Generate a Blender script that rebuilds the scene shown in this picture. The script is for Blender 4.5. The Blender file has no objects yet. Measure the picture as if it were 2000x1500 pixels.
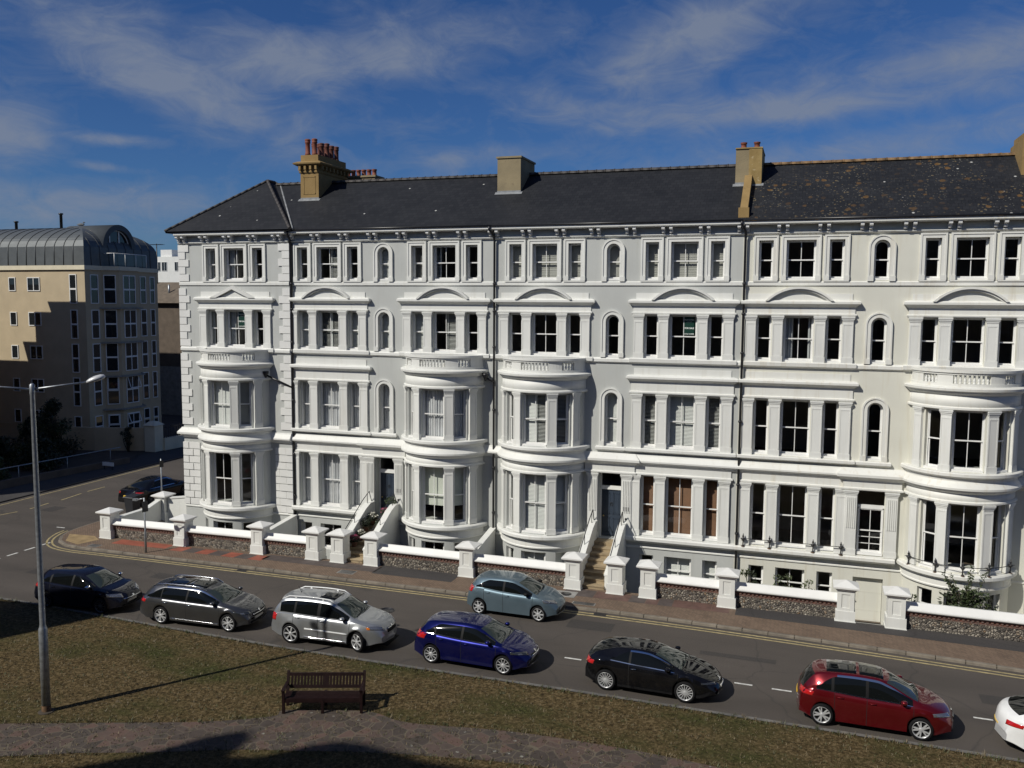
import bpy, bmesh, math, random
from math import sin, cos, pi, radians, sqrt, atan2, acos, asin
from mathutils import Vector, Matrix
from mathutils.bvhtree import BVHTree

scene = bpy.context.scene
COL = scene.collection
random.seed(7)

# ------------------------------------------------------------------ materials
MATS = {}
def nt(name):
    m = bpy.data.materials.new(name); m.use_nodes = True
    t = m.node_tree; b = t.nodes['Principled BSDF']
    MATS[name] = m
    return m, t, b
def N(t, typ, **kw):
    n = t.nodes.new(typ)
    for k, v in kw.items():
        if k.startswith('i_'):
            n.inputs[k[2:].replace('_', ' ')].default_value = v
        else: setattr(n, k, v)
    return n
def L(t, a, b): t.links.new(a, b)
def c4(c): return (c[0], c[1], c[2], 1)
def ramp(t, src, stops):
    r = t.nodes.new('ShaderNodeValToRGB')
    e = r.color_ramp.elements
    while len(e) < len(stops): e.new(0.5)
    for el, (p, c) in zip(e, stops):
        el.position = p; el.color = c4(c) if len(c) == 3 else c
    L(t, src, r.inputs[0]); return r.outputs[0]
def coords(t, scale=(1, 1, 1), kind='Object', rot=(0, 0, 0)):
    tc = N(t, 'ShaderNodeTexCoord'); mp = N(t, 'ShaderNodeMapping')
    mp.inputs['Scale'].default_value = scale; mp.inputs['Rotation'].default_value = rot
    L(t, tc.outputs[kind], mp.inputs['Vector']); return mp.outputs[0]
def wpos(t, scale=(1, 1, 1), rot=(0, 0, 0)):
    g = N(t, 'ShaderNodeNewGeometry'); mp = N(t, 'ShaderNodeMapping')
    mp.inputs['Scale'].default_value = scale; mp.inputs['Rotation'].default_value = rot
    L(t, g.outputs['Position'], mp.inputs['Vector']); return mp.outputs[0]
def noise(t, vec, scale, detail=4, rough=0.55):
    n = N(t, 'ShaderNodeTexNoise'); n.inputs['Scale'].default_value = scale
    n.inputs['Detail'].default_value = detail; n.inputs['Roughness'].default_value = rough
    L(t, vec, n.inputs['Vector']); return n.outputs['Fac']
def mixc(t, fac, a, b, mode='MIX'):
    m = N(t, 'ShaderNodeMix', data_type='RGBA', blend_type=mode)
    if isinstance(fac, (int, float)): m.inputs[0].default_value = fac
    else: L(t, fac, m.inputs[0])
    for i, v in ((6, a), (7, b)):
        if isinstance(v, tuple): m.inputs[i].default_value = c4(v)
        else: L(t, v, m.inputs[i])
    return m.outputs[2]
def bump(t, b, h, strength=0.3, dist=0.02):
    bn = N(t, 'ShaderNodeBump'); bn.inputs['Strength'].default_value = strength
    bn.inputs['Distance'].default_value = dist
    L(t, h, bn.inputs['Height']); L(t, bn.outputs[0], b.inputs['Normal'])
def plain(name, col, rough=0.6, metal=0.0, var=0.12, vscale=1.5, coat=0.0, spec=0.5, bmp=0.0, bscale=40):
    m, t, b = nt(name)
    b.inputs['Roughness'].default_value = rough; b.inputs['Metallic'].default_value = metal
    b.inputs['Coat Weight'].default_value = coat; b.inputs['Coat Roughness'].default_value = 0.03
    b.inputs['Specular IOR Level'].default_value = spec
    if var > 0:
        p = wpos(t)
        f = noise(t, p, vscale, 5)
        lo = tuple(x * (1 - var) for x in col); hi = tuple(min(1, x * (1 + var)) for x in col)
        L(t, ramp(t, f, [(0.3, lo), (0.7, hi)]), b.inputs['Base Color'])
    else: b.inputs['Base Color'].default_value = c4(col)
    if bmp > 0: bump(t, b, noise(t, wpos(t), bscale, 3), bmp, 0.01)
    return m

def paint_wall(name, col, stain=(0.45, 0.40, 0.30), amt=0.25):
    """painted stucco: faint mottling, fine roll texture, thin vertical rain streaks"""
    m, t, b = nt(name); b.inputs['Roughness'].default_value = 0.55
    p = wpos(t)
    f = noise(t, p, 0.7, 6)
    base = ramp(t, f, [(0.3, tuple(x * 0.94 for x in col)), (0.7, tuple(min(1, x * 1.04) for x in col))])
    s = noise(t, wpos(t, (5, 5, 0.35)), 1.0, 4, 0.6)
    k = N(t, 'ShaderNodeMath', operation='MULTIPLY')
    L(t, ramp(t, s, [(0.53, (0, 0, 0)), (0.72, (1, 1, 1))]), k.inputs[0]); k.inputs[1].default_value = amt
    L(t, mixc(t, k.outputs[0], base, stain), b.inputs['Base Color'])
    bump(t, b, noise(t, p, 28, 3), 0.12, 0.01)
    return m
paint_wall('stucco_grey', (0.455, 0.468, 0.452), (0.36, 0.365, 0.335), 0.30)
paint_wall('stucco_white', (0.68, 0.685, 0.655), (0.50, 0.48, 0.41), 0.30)
paint_wall('stucco_cream', (0.625, 0.62, 0.55), (0.48, 0.43, 0.31), 0.36)
paint_wall('trim_cream', (0.685, 0.685, 0.645), (0.48, 0.41, 0.28), 0.36)
plain('white_paint', (0.70, 0.70, 0.68), 0.4, var=0.04)
plain('joinery', (0.74, 0.74, 0.72), 0.35, var=0.05)
plain('black_iron', (0.018, 0.018, 0.020), 0.4, var=0.2)
plain('gutter_black', (0.015, 0.015, 0.018), 0.35, var=0.1)
plain('navy_door', (0.035, 0.048, 0.070), 0.35, var=0.1)
plain('brass', (0.55, 0.42, 0.18), 0.3, 1.0, var=0.1)
plain('plaque_dark', (0.05, 0.05, 0.05), 0.4, var=0.1)
plain('room_wall', (0.42, 0.40, 0.37), 0.8, var=0.1)
plain('room_floor', (0.10, 0.075, 0.055), 0.5, var=0.2)
plain('blind_white', (0.80, 0.80, 0.78), 0.5, var=0.05)
plain('blind_grey', (0.42, 0.41, 0.38), 0.7, var=0.12)
plain('blind_cream', (0.72, 0.74, 0.66), 0.6, var=0.05)
plain('blind_brown', (0.22, 0.095, 0.035), 0.5, var=0.2)
plain('curtain', (0.66, 0.66, 0.68), 0.8, var=0.1)
plain('drape_grey', (0.50, 0.51, 0.52), 0.8, var=0.1)
plain('lead_flashing', (0.22, 0.23, 0.24), 0.6, var=0.3, vscale=4)
plain('terracotta', (0.20, 0.060, 0.035), 0.75, var=0.35, vscale=5)
plain('terracotta_old', (0.12, 0.040, 0.028), 0.8, var=0.35, vscale=5)
plain('kerb_stone', (0.165, 0.142, 0.112), 0.8, var=0.3, vscale=2.5, bmp=0.3, bscale=30)
plain('edging', (0.125, 0.12, 0.11), 0.85, var=0.35, vscale=2)
plain('concrete', (0.24, 0.235, 0.22), 0.85, var=0.25, vscale=3, bmp=0.3)
plain('white_line', (0.55, 0.55, 0.52), 0.7, var=0.3, vscale=8)
plain('yellow_line', (0.34, 0.28, 0.14), 0.7, var=0.35, vscale=5)
plain('red_slab', (0.26, 0.075, 0.045), 0.8, var=0.25, vscale=3)
plain('dark_slab', (0.075, 0.06, 0.055), 0.8, var=0.25, vscale=3)
plain('tactile_buff', (0.28, 0.20, 0.10), 0.8, var=0.25, vscale=3)
plain('galvanised', (0.34, 0.36, 0.38), 0.45, 0.7, var=0.25, vscale=9)
plain('lamp_shell', (0.55, 0.56, 0.57), 0.4, 0.2, var=0.1)
plain('rust', (0.13, 0.075, 0.04), 0.85, var=0.4, vscale=12)
plain('bench_wood', (0.014, 0.0065, 0.0065), 0.6, spec=0.15, var=0.35, vscale=6, bmp=0.2)
plain('soil', (0.05, 0.04, 0.03), 0.9, var=0.3)
plain('sign_green', (0.006, 0.036, 0.026), 0.4, var=0.05)
plain('sign_white', (0.80, 0.82, 0.80), 0.5, var=0)
plain('plant_pot', (0.10, 0.05, 0.035), 0.8, var=0.2)
plain('bark', (0.06, 0.045, 0.03), 0.9, var=0.3, vscale=8)
plain('zinc', (0.105, 0.115, 0.118), 0.5, 0.3, var=0.12)
plain('zinc_seam', (0.07, 0.075, 0.08), 0.5, 0.3, var=0.1)
plain('render_beige', (0.46, 0.375, 0.25), 0.8, var=0.08, vscale=0.8, bmp=0.2)
plain('render_cream', (0.66, 0.60, 0.45), 0.7, var=0.08)
plain('brown_wall', (0.11, 0.085, 0.065), 0.85, var=0.2)
plain('brown_roof', (0.12, 0.095, 0.07), 0.85, var=0.25, vscale=2)
plain('opposite_brick', (0.16, 0.12, 0.095), 0.8, var=0.2)
plain('plastic_black', (0.02, 0.02, 0.022), 0.5, var=0)
plain('bin_plastic', (0.022, 0.024, 0.028), 0.45, var=0.1)
plain('gull_grey', (0.10, 0.11, 0.12), 0.7, var=0)
plain('pink_petal', (0.55, 0.16, 0.26), 0.7, var=0.3, vscale=20)
plain('magenta_petal', (0.32, 0.04, 0.11), 0.7, var=0.3, vscale=20)
plain('white_petal', (0.78, 0.76, 0.66), 0.7, var=0.1, vscale=20)

def chim_mat(name, c1, c2, lich):
    m, t, b = nt(name); b.inputs['Roughness'].default_value = 0.9
    p = wpos(t)
    base = ramp(t, noise(t, p, 1.3, 6), [(0.3, c1), (0.7, c2)])
    f = ramp(t, noise(t, p, 4.0, 5), [(0.60, (0, 0, 0)), (0.72, (1, 1, 1))])
    L(t, mixc(t, f, base, lich), b.inputs['Base Color'])
    bump(t, b, noise(t, p, 14, 4), 0.3, 0.02)
chim_mat('chimney_ochre', (0.23, 0.150, 0.055), (0.30, 0.200, 0.080), (0.19, 0.12, 0.05))
chim_mat('chimney_weathered', (0.24, 0.165, 0.06), (0.40, 0.29, 0.12), (0.50, 0.41, 0.25))
chim_mat('chimney_plain', (0.22, 0.18, 0.11), (0.29, 0.235, 0.14), (0.20, 0.16, 0.10))

def slate(name, lichen):
    m, t, b = nt(name); b.inputs['Roughness'].default_value = 0.62
    b.inputs['Specular IOR Level'].default_value = 0.2
    p = wpos(t, (1, 1, 1.74))
    # swap so the courses run up the slope
    sx = N(t, 'ShaderNodeSeparateXYZ'); L(t, p, sx.inputs[0])
    cx = N(t, 'ShaderNodeCombineXYZ'); L(t, sx.outputs[0], cx.inputs[0]); L(t, sx.outputs[2], cx.inputs[1])
    br = N(t, 'ShaderNodeTexBrick'); L(t, cx.outputs[0], br.inputs['Vector'])
    br.inputs['Color1'].default_value = (0.012, 0.0135, 0.017, 1); br.inputs['Color2'].default_value = (0.022, 0.0235, 0.027, 1)
    br.inputs['Mortar'].default_value = (0.007, 0.007, 0.008, 1); br.inputs['Scale'].default_value = 1.0
    br.inputs['Mortar Size'].default_value = 0.010; br.inputs['Brick Width'].default_value = 0.26
    br.inputs['Row Height'].default_value = 0.24; br.inputs['Bias'].default_value = 0.0
    col = mixc(t, 0.35, br.outputs[0], ramp(t, noise(t, p, 0.5, 5), [(0.3, (0.011, 0.012, 0.015)), (0.7, (0.028, 0.029, 0.033))]))
    # gull droppings
    v = N(t, 'ShaderNodeTexVoronoi'); v.inputs['Scale'].default_value = 0.85; L(t, cx.outputs[0], v.inputs['Vector'])
    d = ramp(t, v.outputs['Distance'], [(0.030, (1, 1, 1)), (0.055, (0, 0, 0))])
    col = mixc(t, d, col, (0.42, 0.42, 0.40))
    if lichen:
        big = ramp(t, noise(t, cx.outputs[0], 0.45, 4), [(0.42, (0, 0, 0)), (0.62, (1, 1, 1))])
        wob = N(t, 'ShaderNodeMix', data_type='RGBA'); wob.inputs[0].default_value = 0.12
        nz = N(t, 'ShaderNodeTexNoise'); nz.inputs['Scale'].default_value = 5; L(t, cx.outputs[0], nz.inputs['Vector'])
        L(t, cx.outputs[0], wob.inputs[6]); L(t, nz.outputs['Color'], wob.inputs[7])
        for sc, lo, hi, cc in ((3.0, 0.26, 0.34, (0.15, 0.082, 0.025)), (6.5, 0.24, 0.32, (0.15, 0.115, 0.060)), (10.0, 0.20, 0.27, (0.17, 0.16, 0.13))):
            v = N(t, 'ShaderNodeTexVoronoi'); v.inputs['Scale'].default_value = sc; L(t, wob.outputs[2], v.inputs['Vector'])
            v.inputs['Randomness'].default_value = 1.0
            s = ramp(t, v.outputs['Distance'], [(lo, (1, 1, 1)), (hi, (0, 0, 0))])
            pick = ramp(t, v.outputs['Color'], [(0.53, (0, 0, 0)), (0.57, (1, 1, 1))])
            k = mixc(t, 1.0, s, pick, 'MULTIPLY'); k = mixc(t, 0.85, k, big, 'MULTIPLY'); k = mixc(t, 1.0, k, (0.72, 0.72, 0.72), 'MULTIPLY')
            col = mixc(t, k, col, cc)
    L(t, col, b.inputs['Base Color'])
    bump(t, b, br.outputs['Fac'], -0.5, 0.01)
slate('slate', False); slate('slate_lichen', True)
plain('ridge_tile', (0.05, 0.045, 0.043), 0.7, var=0.3, vscale=5)
plain('ridge_lichen', (0.17, 0.105, 0.05), 0.85, var=0.5, vscale=6)

def asphalt(name, c1, c2):
    m, t, b = nt(name); b.inputs['Roughness'].default_value = 0.85
    p = wpos(t)
    big = noise(t, wpos(t, (0.25, 1.0, 1)), 0.6, 5)
    base = ramp(t, big, [(0.3, c1), (0.72, c2)])
    sp = ramp(t, noise(t, p, 60, 2), [(0.35, (0.55, 0.55, 0.55)), (0.65, (1.5, 1.45, 1.4))])
    col = mixc(t, 1.0, base, sp, 'MULTIPLY')
    # darker oil drips and repairs with a shape of their own
    o = ramp(t, noise(t, p, 1.1, 5, 0.7), [(0.62, (0, 0, 0)), (0.75, (1, 1, 1))])
    k = N(t, 'ShaderNodeMath', operation='MULTIPLY'); L(t, o, k.inputs[0]); k.inputs[1].default_value = 0.4
    col = mixc(t, k.outputs[0], col, tuple(x * 0.55 for x in c1))
    v = N(t, 'ShaderNodeTexVoronoi', feature='DISTANCE_TO_EDGE'); v.inputs['Scale'].default_value = 0.22
    wn = N(t, 'ShaderNodeTexNoise'); wn.inputs['Scale'].default_value = 1.2; L(t, p, wn.inputs['Vector'])
    mm = N(t, 'ShaderNodeMix', data_type='RGBA'); mm.inputs[0].default_value = 0.35; L(t, p, mm.inputs[6]); L(t, wn.outputs['Color'], mm.inputs[7])
    L(t, mm.outputs[2], v.inputs['Vector'])
    cr = ramp(t, v.outputs['Distance'], [(0.0, (1, 1, 1)), (0.006, (0, 0, 0))])
    k2 = N(t, 'ShaderNodeMath', operation='MULTIPLY'); L(t, cr, k2.inputs[0]); k2.inputs[1].default_value = 0.45
    col = mixc(t, k2.outputs[0], col, (0.02, 0.02, 0.02))
    L(t, col, b.inputs['Base Color'])
    bump(t, b, noise(t, p, 90, 2), 0.25, 0.01)
asphalt('asphalt', (0.050, 0.0435, 0.038), (0.077, 0.067, 0.059))
asphalt('asphalt_dark', (0.036, 0.034, 0.035), (0.050, 0.047, 0.046))

asphalt('asphalt_patch', (0.034, 0.031, 0.029), (0.046, 0.042, 0.039))
def brick_pave():
    m, t, b = nt('brick_paving'); b.inputs['Roughness'].default_value = 0.85
    p = wpos(t, (1, 1, 1), (0, 0, radians(45)))
    br = N(t, 'ShaderNodeTexBrick'); L(t, p, br.inputs['Vector'])
    br.inputs['Color1'].default_value = (0.125, 0.084, 0.056, 1); br.inputs['Color2'].default_value = (0.19, 0.130, 0.088, 1)
    br.inputs['Mortar'].default_value = (0.035, 0.03, 0.026, 1)
    br.inputs['Scale'].default_value = 1; br.inputs['Brick Width'].default_value = 0.21; br.inputs['Row Height'].default_value = 0.105
    br.inputs['Mortar Size'].default_value = 0.008
    col = mixc(t, 0.4, br.outputs[0], ramp(t, noise(t, wpos(t), 0.9, 5), [(0.3, (0.095, 0.066, 0.047)), (0.7, (0.19, 0.132, 0.092))]))
    L(t, col, b.inputs['Base Color']); bump(t, b, br.outputs['Fac'], -0.4, 0.01)
brick_pave()
def flint():
    m, t, b = nt('flint'); b.inputs['Roughness'].default_value = 0.7
    p = wpos(t)
    v = N(t, 'ShaderNodeTexVoronoi'); v.inputs['Scale'].default_value = 11; L(t, p, v.inputs['Vector'])
    e = N(t, 'ShaderNodeTexVoronoi', feature='DISTANCE_TO_EDGE'); e.inputs['Scale'].default_value = 11; L(t, p, e.inputs['Vector'])
    sep = N(t, 'ShaderNodeSeparateColor'); L(t, v.outputs['Color'], sep.inputs[0])
    st = ramp(t, sep.outputs[0], [(0.0, (0.05, 0.045, 0.04)), (0.35, (0.16, 0.14, 0.12)), (0.6, (0.26, 0.23, 0.185)), (0.85, (0.36, 0.325, 0.27)), (1.0, (0.22, 0.14, 0.08))])
    L(t, mixc(t, ramp(t, e.outputs[0], [(0.03, (1, 1, 1)), (0.09, (0, 0, 0))]), st, (0.10, 0.085, 0.07)), b.inputs['Base Color'])
    bump(t, b, ramp(t, e.outputs[0], [(0.0, (0, 0, 0)), (0.25, (1, 1, 1))]), 0.9, 0.05)
flint()
def brickband():
    m, t, b = nt('brick_red'); b.inputs['Roughness'].default_value = 0.85
    p = wpos(t)
    sx = N(t, 'ShaderNodeSeparateXYZ'); L(t, p, sx.inputs[0])
    cx = N(t, 'ShaderNodeCombineXYZ'); L(t, sx.outputs[0], cx.inputs[0]); L(t, sx.outputs[2], cx.inputs[1])
    br = N(t, 'ShaderNodeTexBrick'); L(t, cx.outputs[0], br.inputs['Vector'])
    br.inputs['Color1'].default_value = (0.10, 0.045, 0.035, 1); br.inputs['Color2'].default_value = (0.16, 0.062, 0.042, 1)
    br.inputs['Mortar'].default_value = (0.16, 0.14, 0.12, 1); br.inputs['Scale'].default_value = 1
    br.inputs['Brick Width'].default_value = 0.225; br.inputs['Row Height'].default_value = 0.075; br.inputs['Mortar Size'].default_value = 0.008
    L(t, br.outputs[0], b.inputs['Base Color']); bump(t, b, br.outputs['Fac'], -0.5, 0.01)
brickband()
def stone_steps():
    m, t, b = nt('york_stone'); b.inputs['Roughness'].default_value = 0.8
    p = wpos(t)
    base = ramp(t, noise(t, p, 2.2, 6), [(0.3, (0.24, 0.18, 0.105)), (0.7, (0.38, 0.30, 0.19))])
    L(t, mixc(t, ramp(t, noise(t, p, 7, 4), [(0.6, (0, 0, 0)), (0.7, (1, 1, 1))]), base, (0.17, 0.14, 0.10)), b.inputs['Base Color'])
    bump(t, b, noise(t, p, 20, 4), 0.2, 0.01)
stone_steps()
def crazy():
    m, t, b = nt('crazy_paving'); b.inputs['Roughness'].default_value = 0.85
    p = wpos(t)
    wn = N(t, 'ShaderNodeTexNoise'); wn.inputs['Scale'].default_value = 1.5; L(t, p, wn.inputs['Vector'])
    mm = N(t, 'ShaderNodeMix', data_type='RGBA'); mm.inputs[0].default_value = 0.10; L(t, p, mm.inputs[6]); L(t, wn.outputs['Color'], mm.inputs[7])
    v = N(t, 'ShaderNodeTexVoronoi'); v.inputs['Scale'].default_value = 2.9; L(t, mm.outputs[2], v.inputs['Vector'])
    e = N(t, 'ShaderNodeTexVoronoi', feature='DISTANCE_TO_EDGE'); e.inputs['Scale'].default_value = 2.9; L(t, mm.outputs[2], e.inputs['Vector'])
    sep = N(t, 'ShaderNodeSeparateColor'); L(t, v.outputs['Color'], sep.inputs[0])
    st = ramp(t, sep.outputs[0], [(0.15, (0.040, 0.030, 0.025)), (0.45, (0.074, 0.053, 0.044)), (0.65, (0.118, 0.066, 0.052)), (0.85, (0.055, 0.044, 0.037))])
    st = mixc(t, 0.30, st, ramp(t, noise(t, p, 5, 6, 0.7), [(0.3, (0.034, 0.027, 0.021)), (0.7, (0.10, 0.078, 0.062))]))
    jn = ramp(t, e.outputs[0], [(0.016, (1, 1, 1)), (0.050, (0, 0, 0))])
    k = N(t, 'ShaderNodeMath', operation='MULTIPLY'); L(t, jn, k.inputs[0]); L(t, ramp(t, noise(t, p, 1.1, 4), [(0.35, (0.15, 0.15, 0.15)), (0.6, (0.9, 0.9, 0.9))]), k.inputs[1])
    col = mixc(t, k.outputs[0], st, (0.125, 0.104, 0.072))
    lv = N(t, 'ShaderNodeTexVoronoi'); lv.inputs['Scale'].default_value = 2.6; L(t, p, lv.inputs['Vector'])
    ls = ramp(t, lv.outputs['Distance'], [(0.10, (1, 1, 1)), (0.15, (0, 0, 0))])
    lp = ramp(t, lv.outputs['Color'], [(0.66, (0, 0, 0)), (0.69, (1, 1, 1))])
    lk = mixc(t, 1.0, ls, lp, 'MULTIPLY'); lk = mixc(t, 1.0, lk, ramp(t, noise(t, p, 14, 3), [(0.42, (0, 0, 0)), (0.55, (0.8, 0.8, 0.8))]), 'MULTIPLY')
    col = mixc(t, lk, col, (0.27, 0.27, 0.23))
    L(t, col, b.inputs['Base Color'])
    bump(t, b, jn, -0.6, 0.02)
crazy()
def grassmat():
    m, t, b = nt('lawn_grass'); b.inputs['Roughness'].default_value = 0.9
    b.inputs['Specular IOR Level'].default_value = 0.15
    p = wpos(t)
    # dry straw turf with greener drifts along the edges
    dry = ramp(t, noise(t, p, 9, 6, 0.8), [(0.36, (0.026, 0.018, 0.008)), (0.5, (0.094, 0.067, 0.029)), (0.64, (0.215, 0.158, 0.082))])
    grn = ramp(t, noise(t, p, 10, 6, 0.8), [(0.36, (0.012, 0.016, 0.004)), (0.5, (0.046, 0.050, 0.014)), (0.64, (0.098, 0.102, 0.036))])
    k = ramp(t, noise(t, wpos(t, (0.6, 1, 1)), 0.42, 6, 0.6), [(0.48, (0, 0, 0)), (0.70, (1, 1, 1))])
    L(t, mixc(t, k, dry, grn), b.inputs['Base Color'])
    bump(t, b, noise(t, p, 45, 4, 0.7), 0.9, 0.05)
grassmat()
def leafmat(name, c1, c2):
    m, t, b = nt(name); b.inputs['Roughness'].default_value = 0.6
    p = wpos(t)
    L(t, ramp(t, noise(t, p, 3.5, 4), [(0.3, c1), (0.7, c2)]), b.inputs['Base Color'])
leafmat('leaf_dark', (0.010, 0.017, 0.007), (0.026, 0.036, 0.013))
leafmat('leaf_mid', (0.025, 0.042, 0.013), (0.060, 0.082, 0.026))
leafmat('leaf_pale', (0.055, 0.075, 0.035), (0.11, 0.13, 0.06))
leafmat('grass_blade_dry', (0.070, 0.052, 0.022), (0.17, 0.13, 0.065))
leafmat('grass_blade_green', (0.030, 0.040, 0.010), (0.085, 0.092, 0.028))
def glassmat():
    m = bpy.data.materials.new('window_glass'); m.use_nodes = True; t = m.node_tree
    for n in list(t.nodes): t.nodes.remove(n)
    o = N(t, 'ShaderNodeOutputMaterial'); tr = N(t, 'ShaderNodeBsdfTransparent'); gl = N(t, 'ShaderNodeBsdfGlossy')
    tr.inputs[0].default_value = (0.86, 0.88, 0.87, 1); gl.inputs['Roughness'].default_value = 0.015
    fr = N(t, 'ShaderNodeLayerWeight'); pw = N(t, 'ShaderNodeMath', operation='POWER'); L(t, fr.outputs['Facing'], pw.inputs[0]); pw.inputs[1].default_value = 5
    ma = N(t, 'ShaderNodeMath', operation='MULTIPLY_ADD'); L(t, pw.outputs[0], ma.inputs[0]); ma.inputs[1].default_value = 0.94; ma.inputs[2].default_value = 0.05
    mx = N(t, 'ShaderNodeMixShader'); L(t, ma.outputs[0], mx.inputs[0]); L(t, tr.outputs[0], mx.inputs[1]); L(t, gl.outputs[0], mx.inputs[2])
    L(t, mx.outputs[0], o.inputs[0]); MATS['window_glass'] = m
glassmat()
def carpaint(name, col, metal=0.6, rough=0.32, flake=0.0):
    m, t, b = nt(name)
    b.inputs['Base Color'].default_value = c4(col); b.inputs['Metallic'].default_value = metal
    b.inputs['Roughness'].default_value = rough; b.inputs['Coat Weight'].default_value = 1.0
    b.inputs['Coat Roughness'].default_value = 0.02; b.inputs['Coat IOR'].default_value = 1.5; b.inputs['Specular IOR Level'].default_value = 0.0 if metal == 0 and col[0] < .1 else 0.2
    # dust film and the slight waviness of pressed panels
    p = coords(t)
    L(t, ramp(t, noise(t, p, 2.0, 5), [(0.3, tuple(x * 0.92 for x in col)), (0.75, tuple(min(1, x * 1.05 + 0.004) for x in col))]), b.inputs['Base Color'])
carpaint('car_black', (0.004, 0.004, 0.005), 0.0, 0.5)
carpaint('car_nightblue', (0.006, 0.007, 0.014), 0.0, 0.5)
carpaint('car_graphite', (0.10, 0.102, 0.108), 0.75, 0.30)
carpaint('car_silver', (0.34, 0.355, 0.37), 0.65, 0.36)
carpaint('car_blue', (0.003, 0.005, 0.085), 0.6, 0.28)
carpaint('car_steelblue', (0.115, 0.165, 0.20), 0.5, 0.40)
carpaint('car_red', (0.125, 0.004, 0.007), 0.5, 0.30)
carpaint('car_white', (0.74, 0.75, 0.75), 0.0, 0.4)
def simple(name, col, rough, metal=0.0, coat=0.0):
    m, t, b = nt(name); b.inputs['Base Color'].default_value = c4(col); b.inputs['Roughness'].default_value = rough
    b.inputs['Metallic'].default_value = metal; b.inputs['Coat Weight'].default_value = coat
simple('car_glass', (0.005, 0.006, 0.006), 0.03, 0, 0.0); MATS['car_glass'].node_tree.nodes['Principled BSDF'].inputs['Specular IOR Level'].default_value = 0.32
simple('windscreen_glass', (0.032, 0.042, 0.038), 0.03, 0, 0.5)
simple('tyre', (0.009, 0.009, 0.010), 0.8); MATS['tyre'].node_tree.nodes['Principled BSDF'].inputs['Specular IOR Level'].default_value = 0.15
simple('alloy', (0.58, 0.59, 0.60), 0.3, 0.4)
simple('alloy_dark', (0.10, 0.105, 0.11), 0.3, 0.5)
simple('chrome', (0.75, 0.76, 0.78), 0.12, 1.0)
simple('trim_black', (0.008, 0.008, 0.009), 0.6); MATS['trim_black'].node_tree.nodes['Principled BSDF'].inputs['Specular IOR Level'].default_value = 0.15
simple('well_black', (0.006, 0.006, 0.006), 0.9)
simple('lamp_clear', (0.26, 0.27, 0.29), 0.08, 0.7, 1.0)
simple('lamp_dark', (0.06, 0.065, 0.07), 0.08, 0.5, 1.0)
simple('lamp_red', (0.42, 0.012, 0.012), 0.12, 0.0, 1.0)
simple('lamp_amber', (0.60, 0.16, 0.02), 0.12, 0.0, 1.0)
simple('plate_white', (0.60, 0.60, 0.56), 0.5)
simple('plate_yellow', (0.62, 0.40, 0.03), 0.5)
M = MATS

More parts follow.
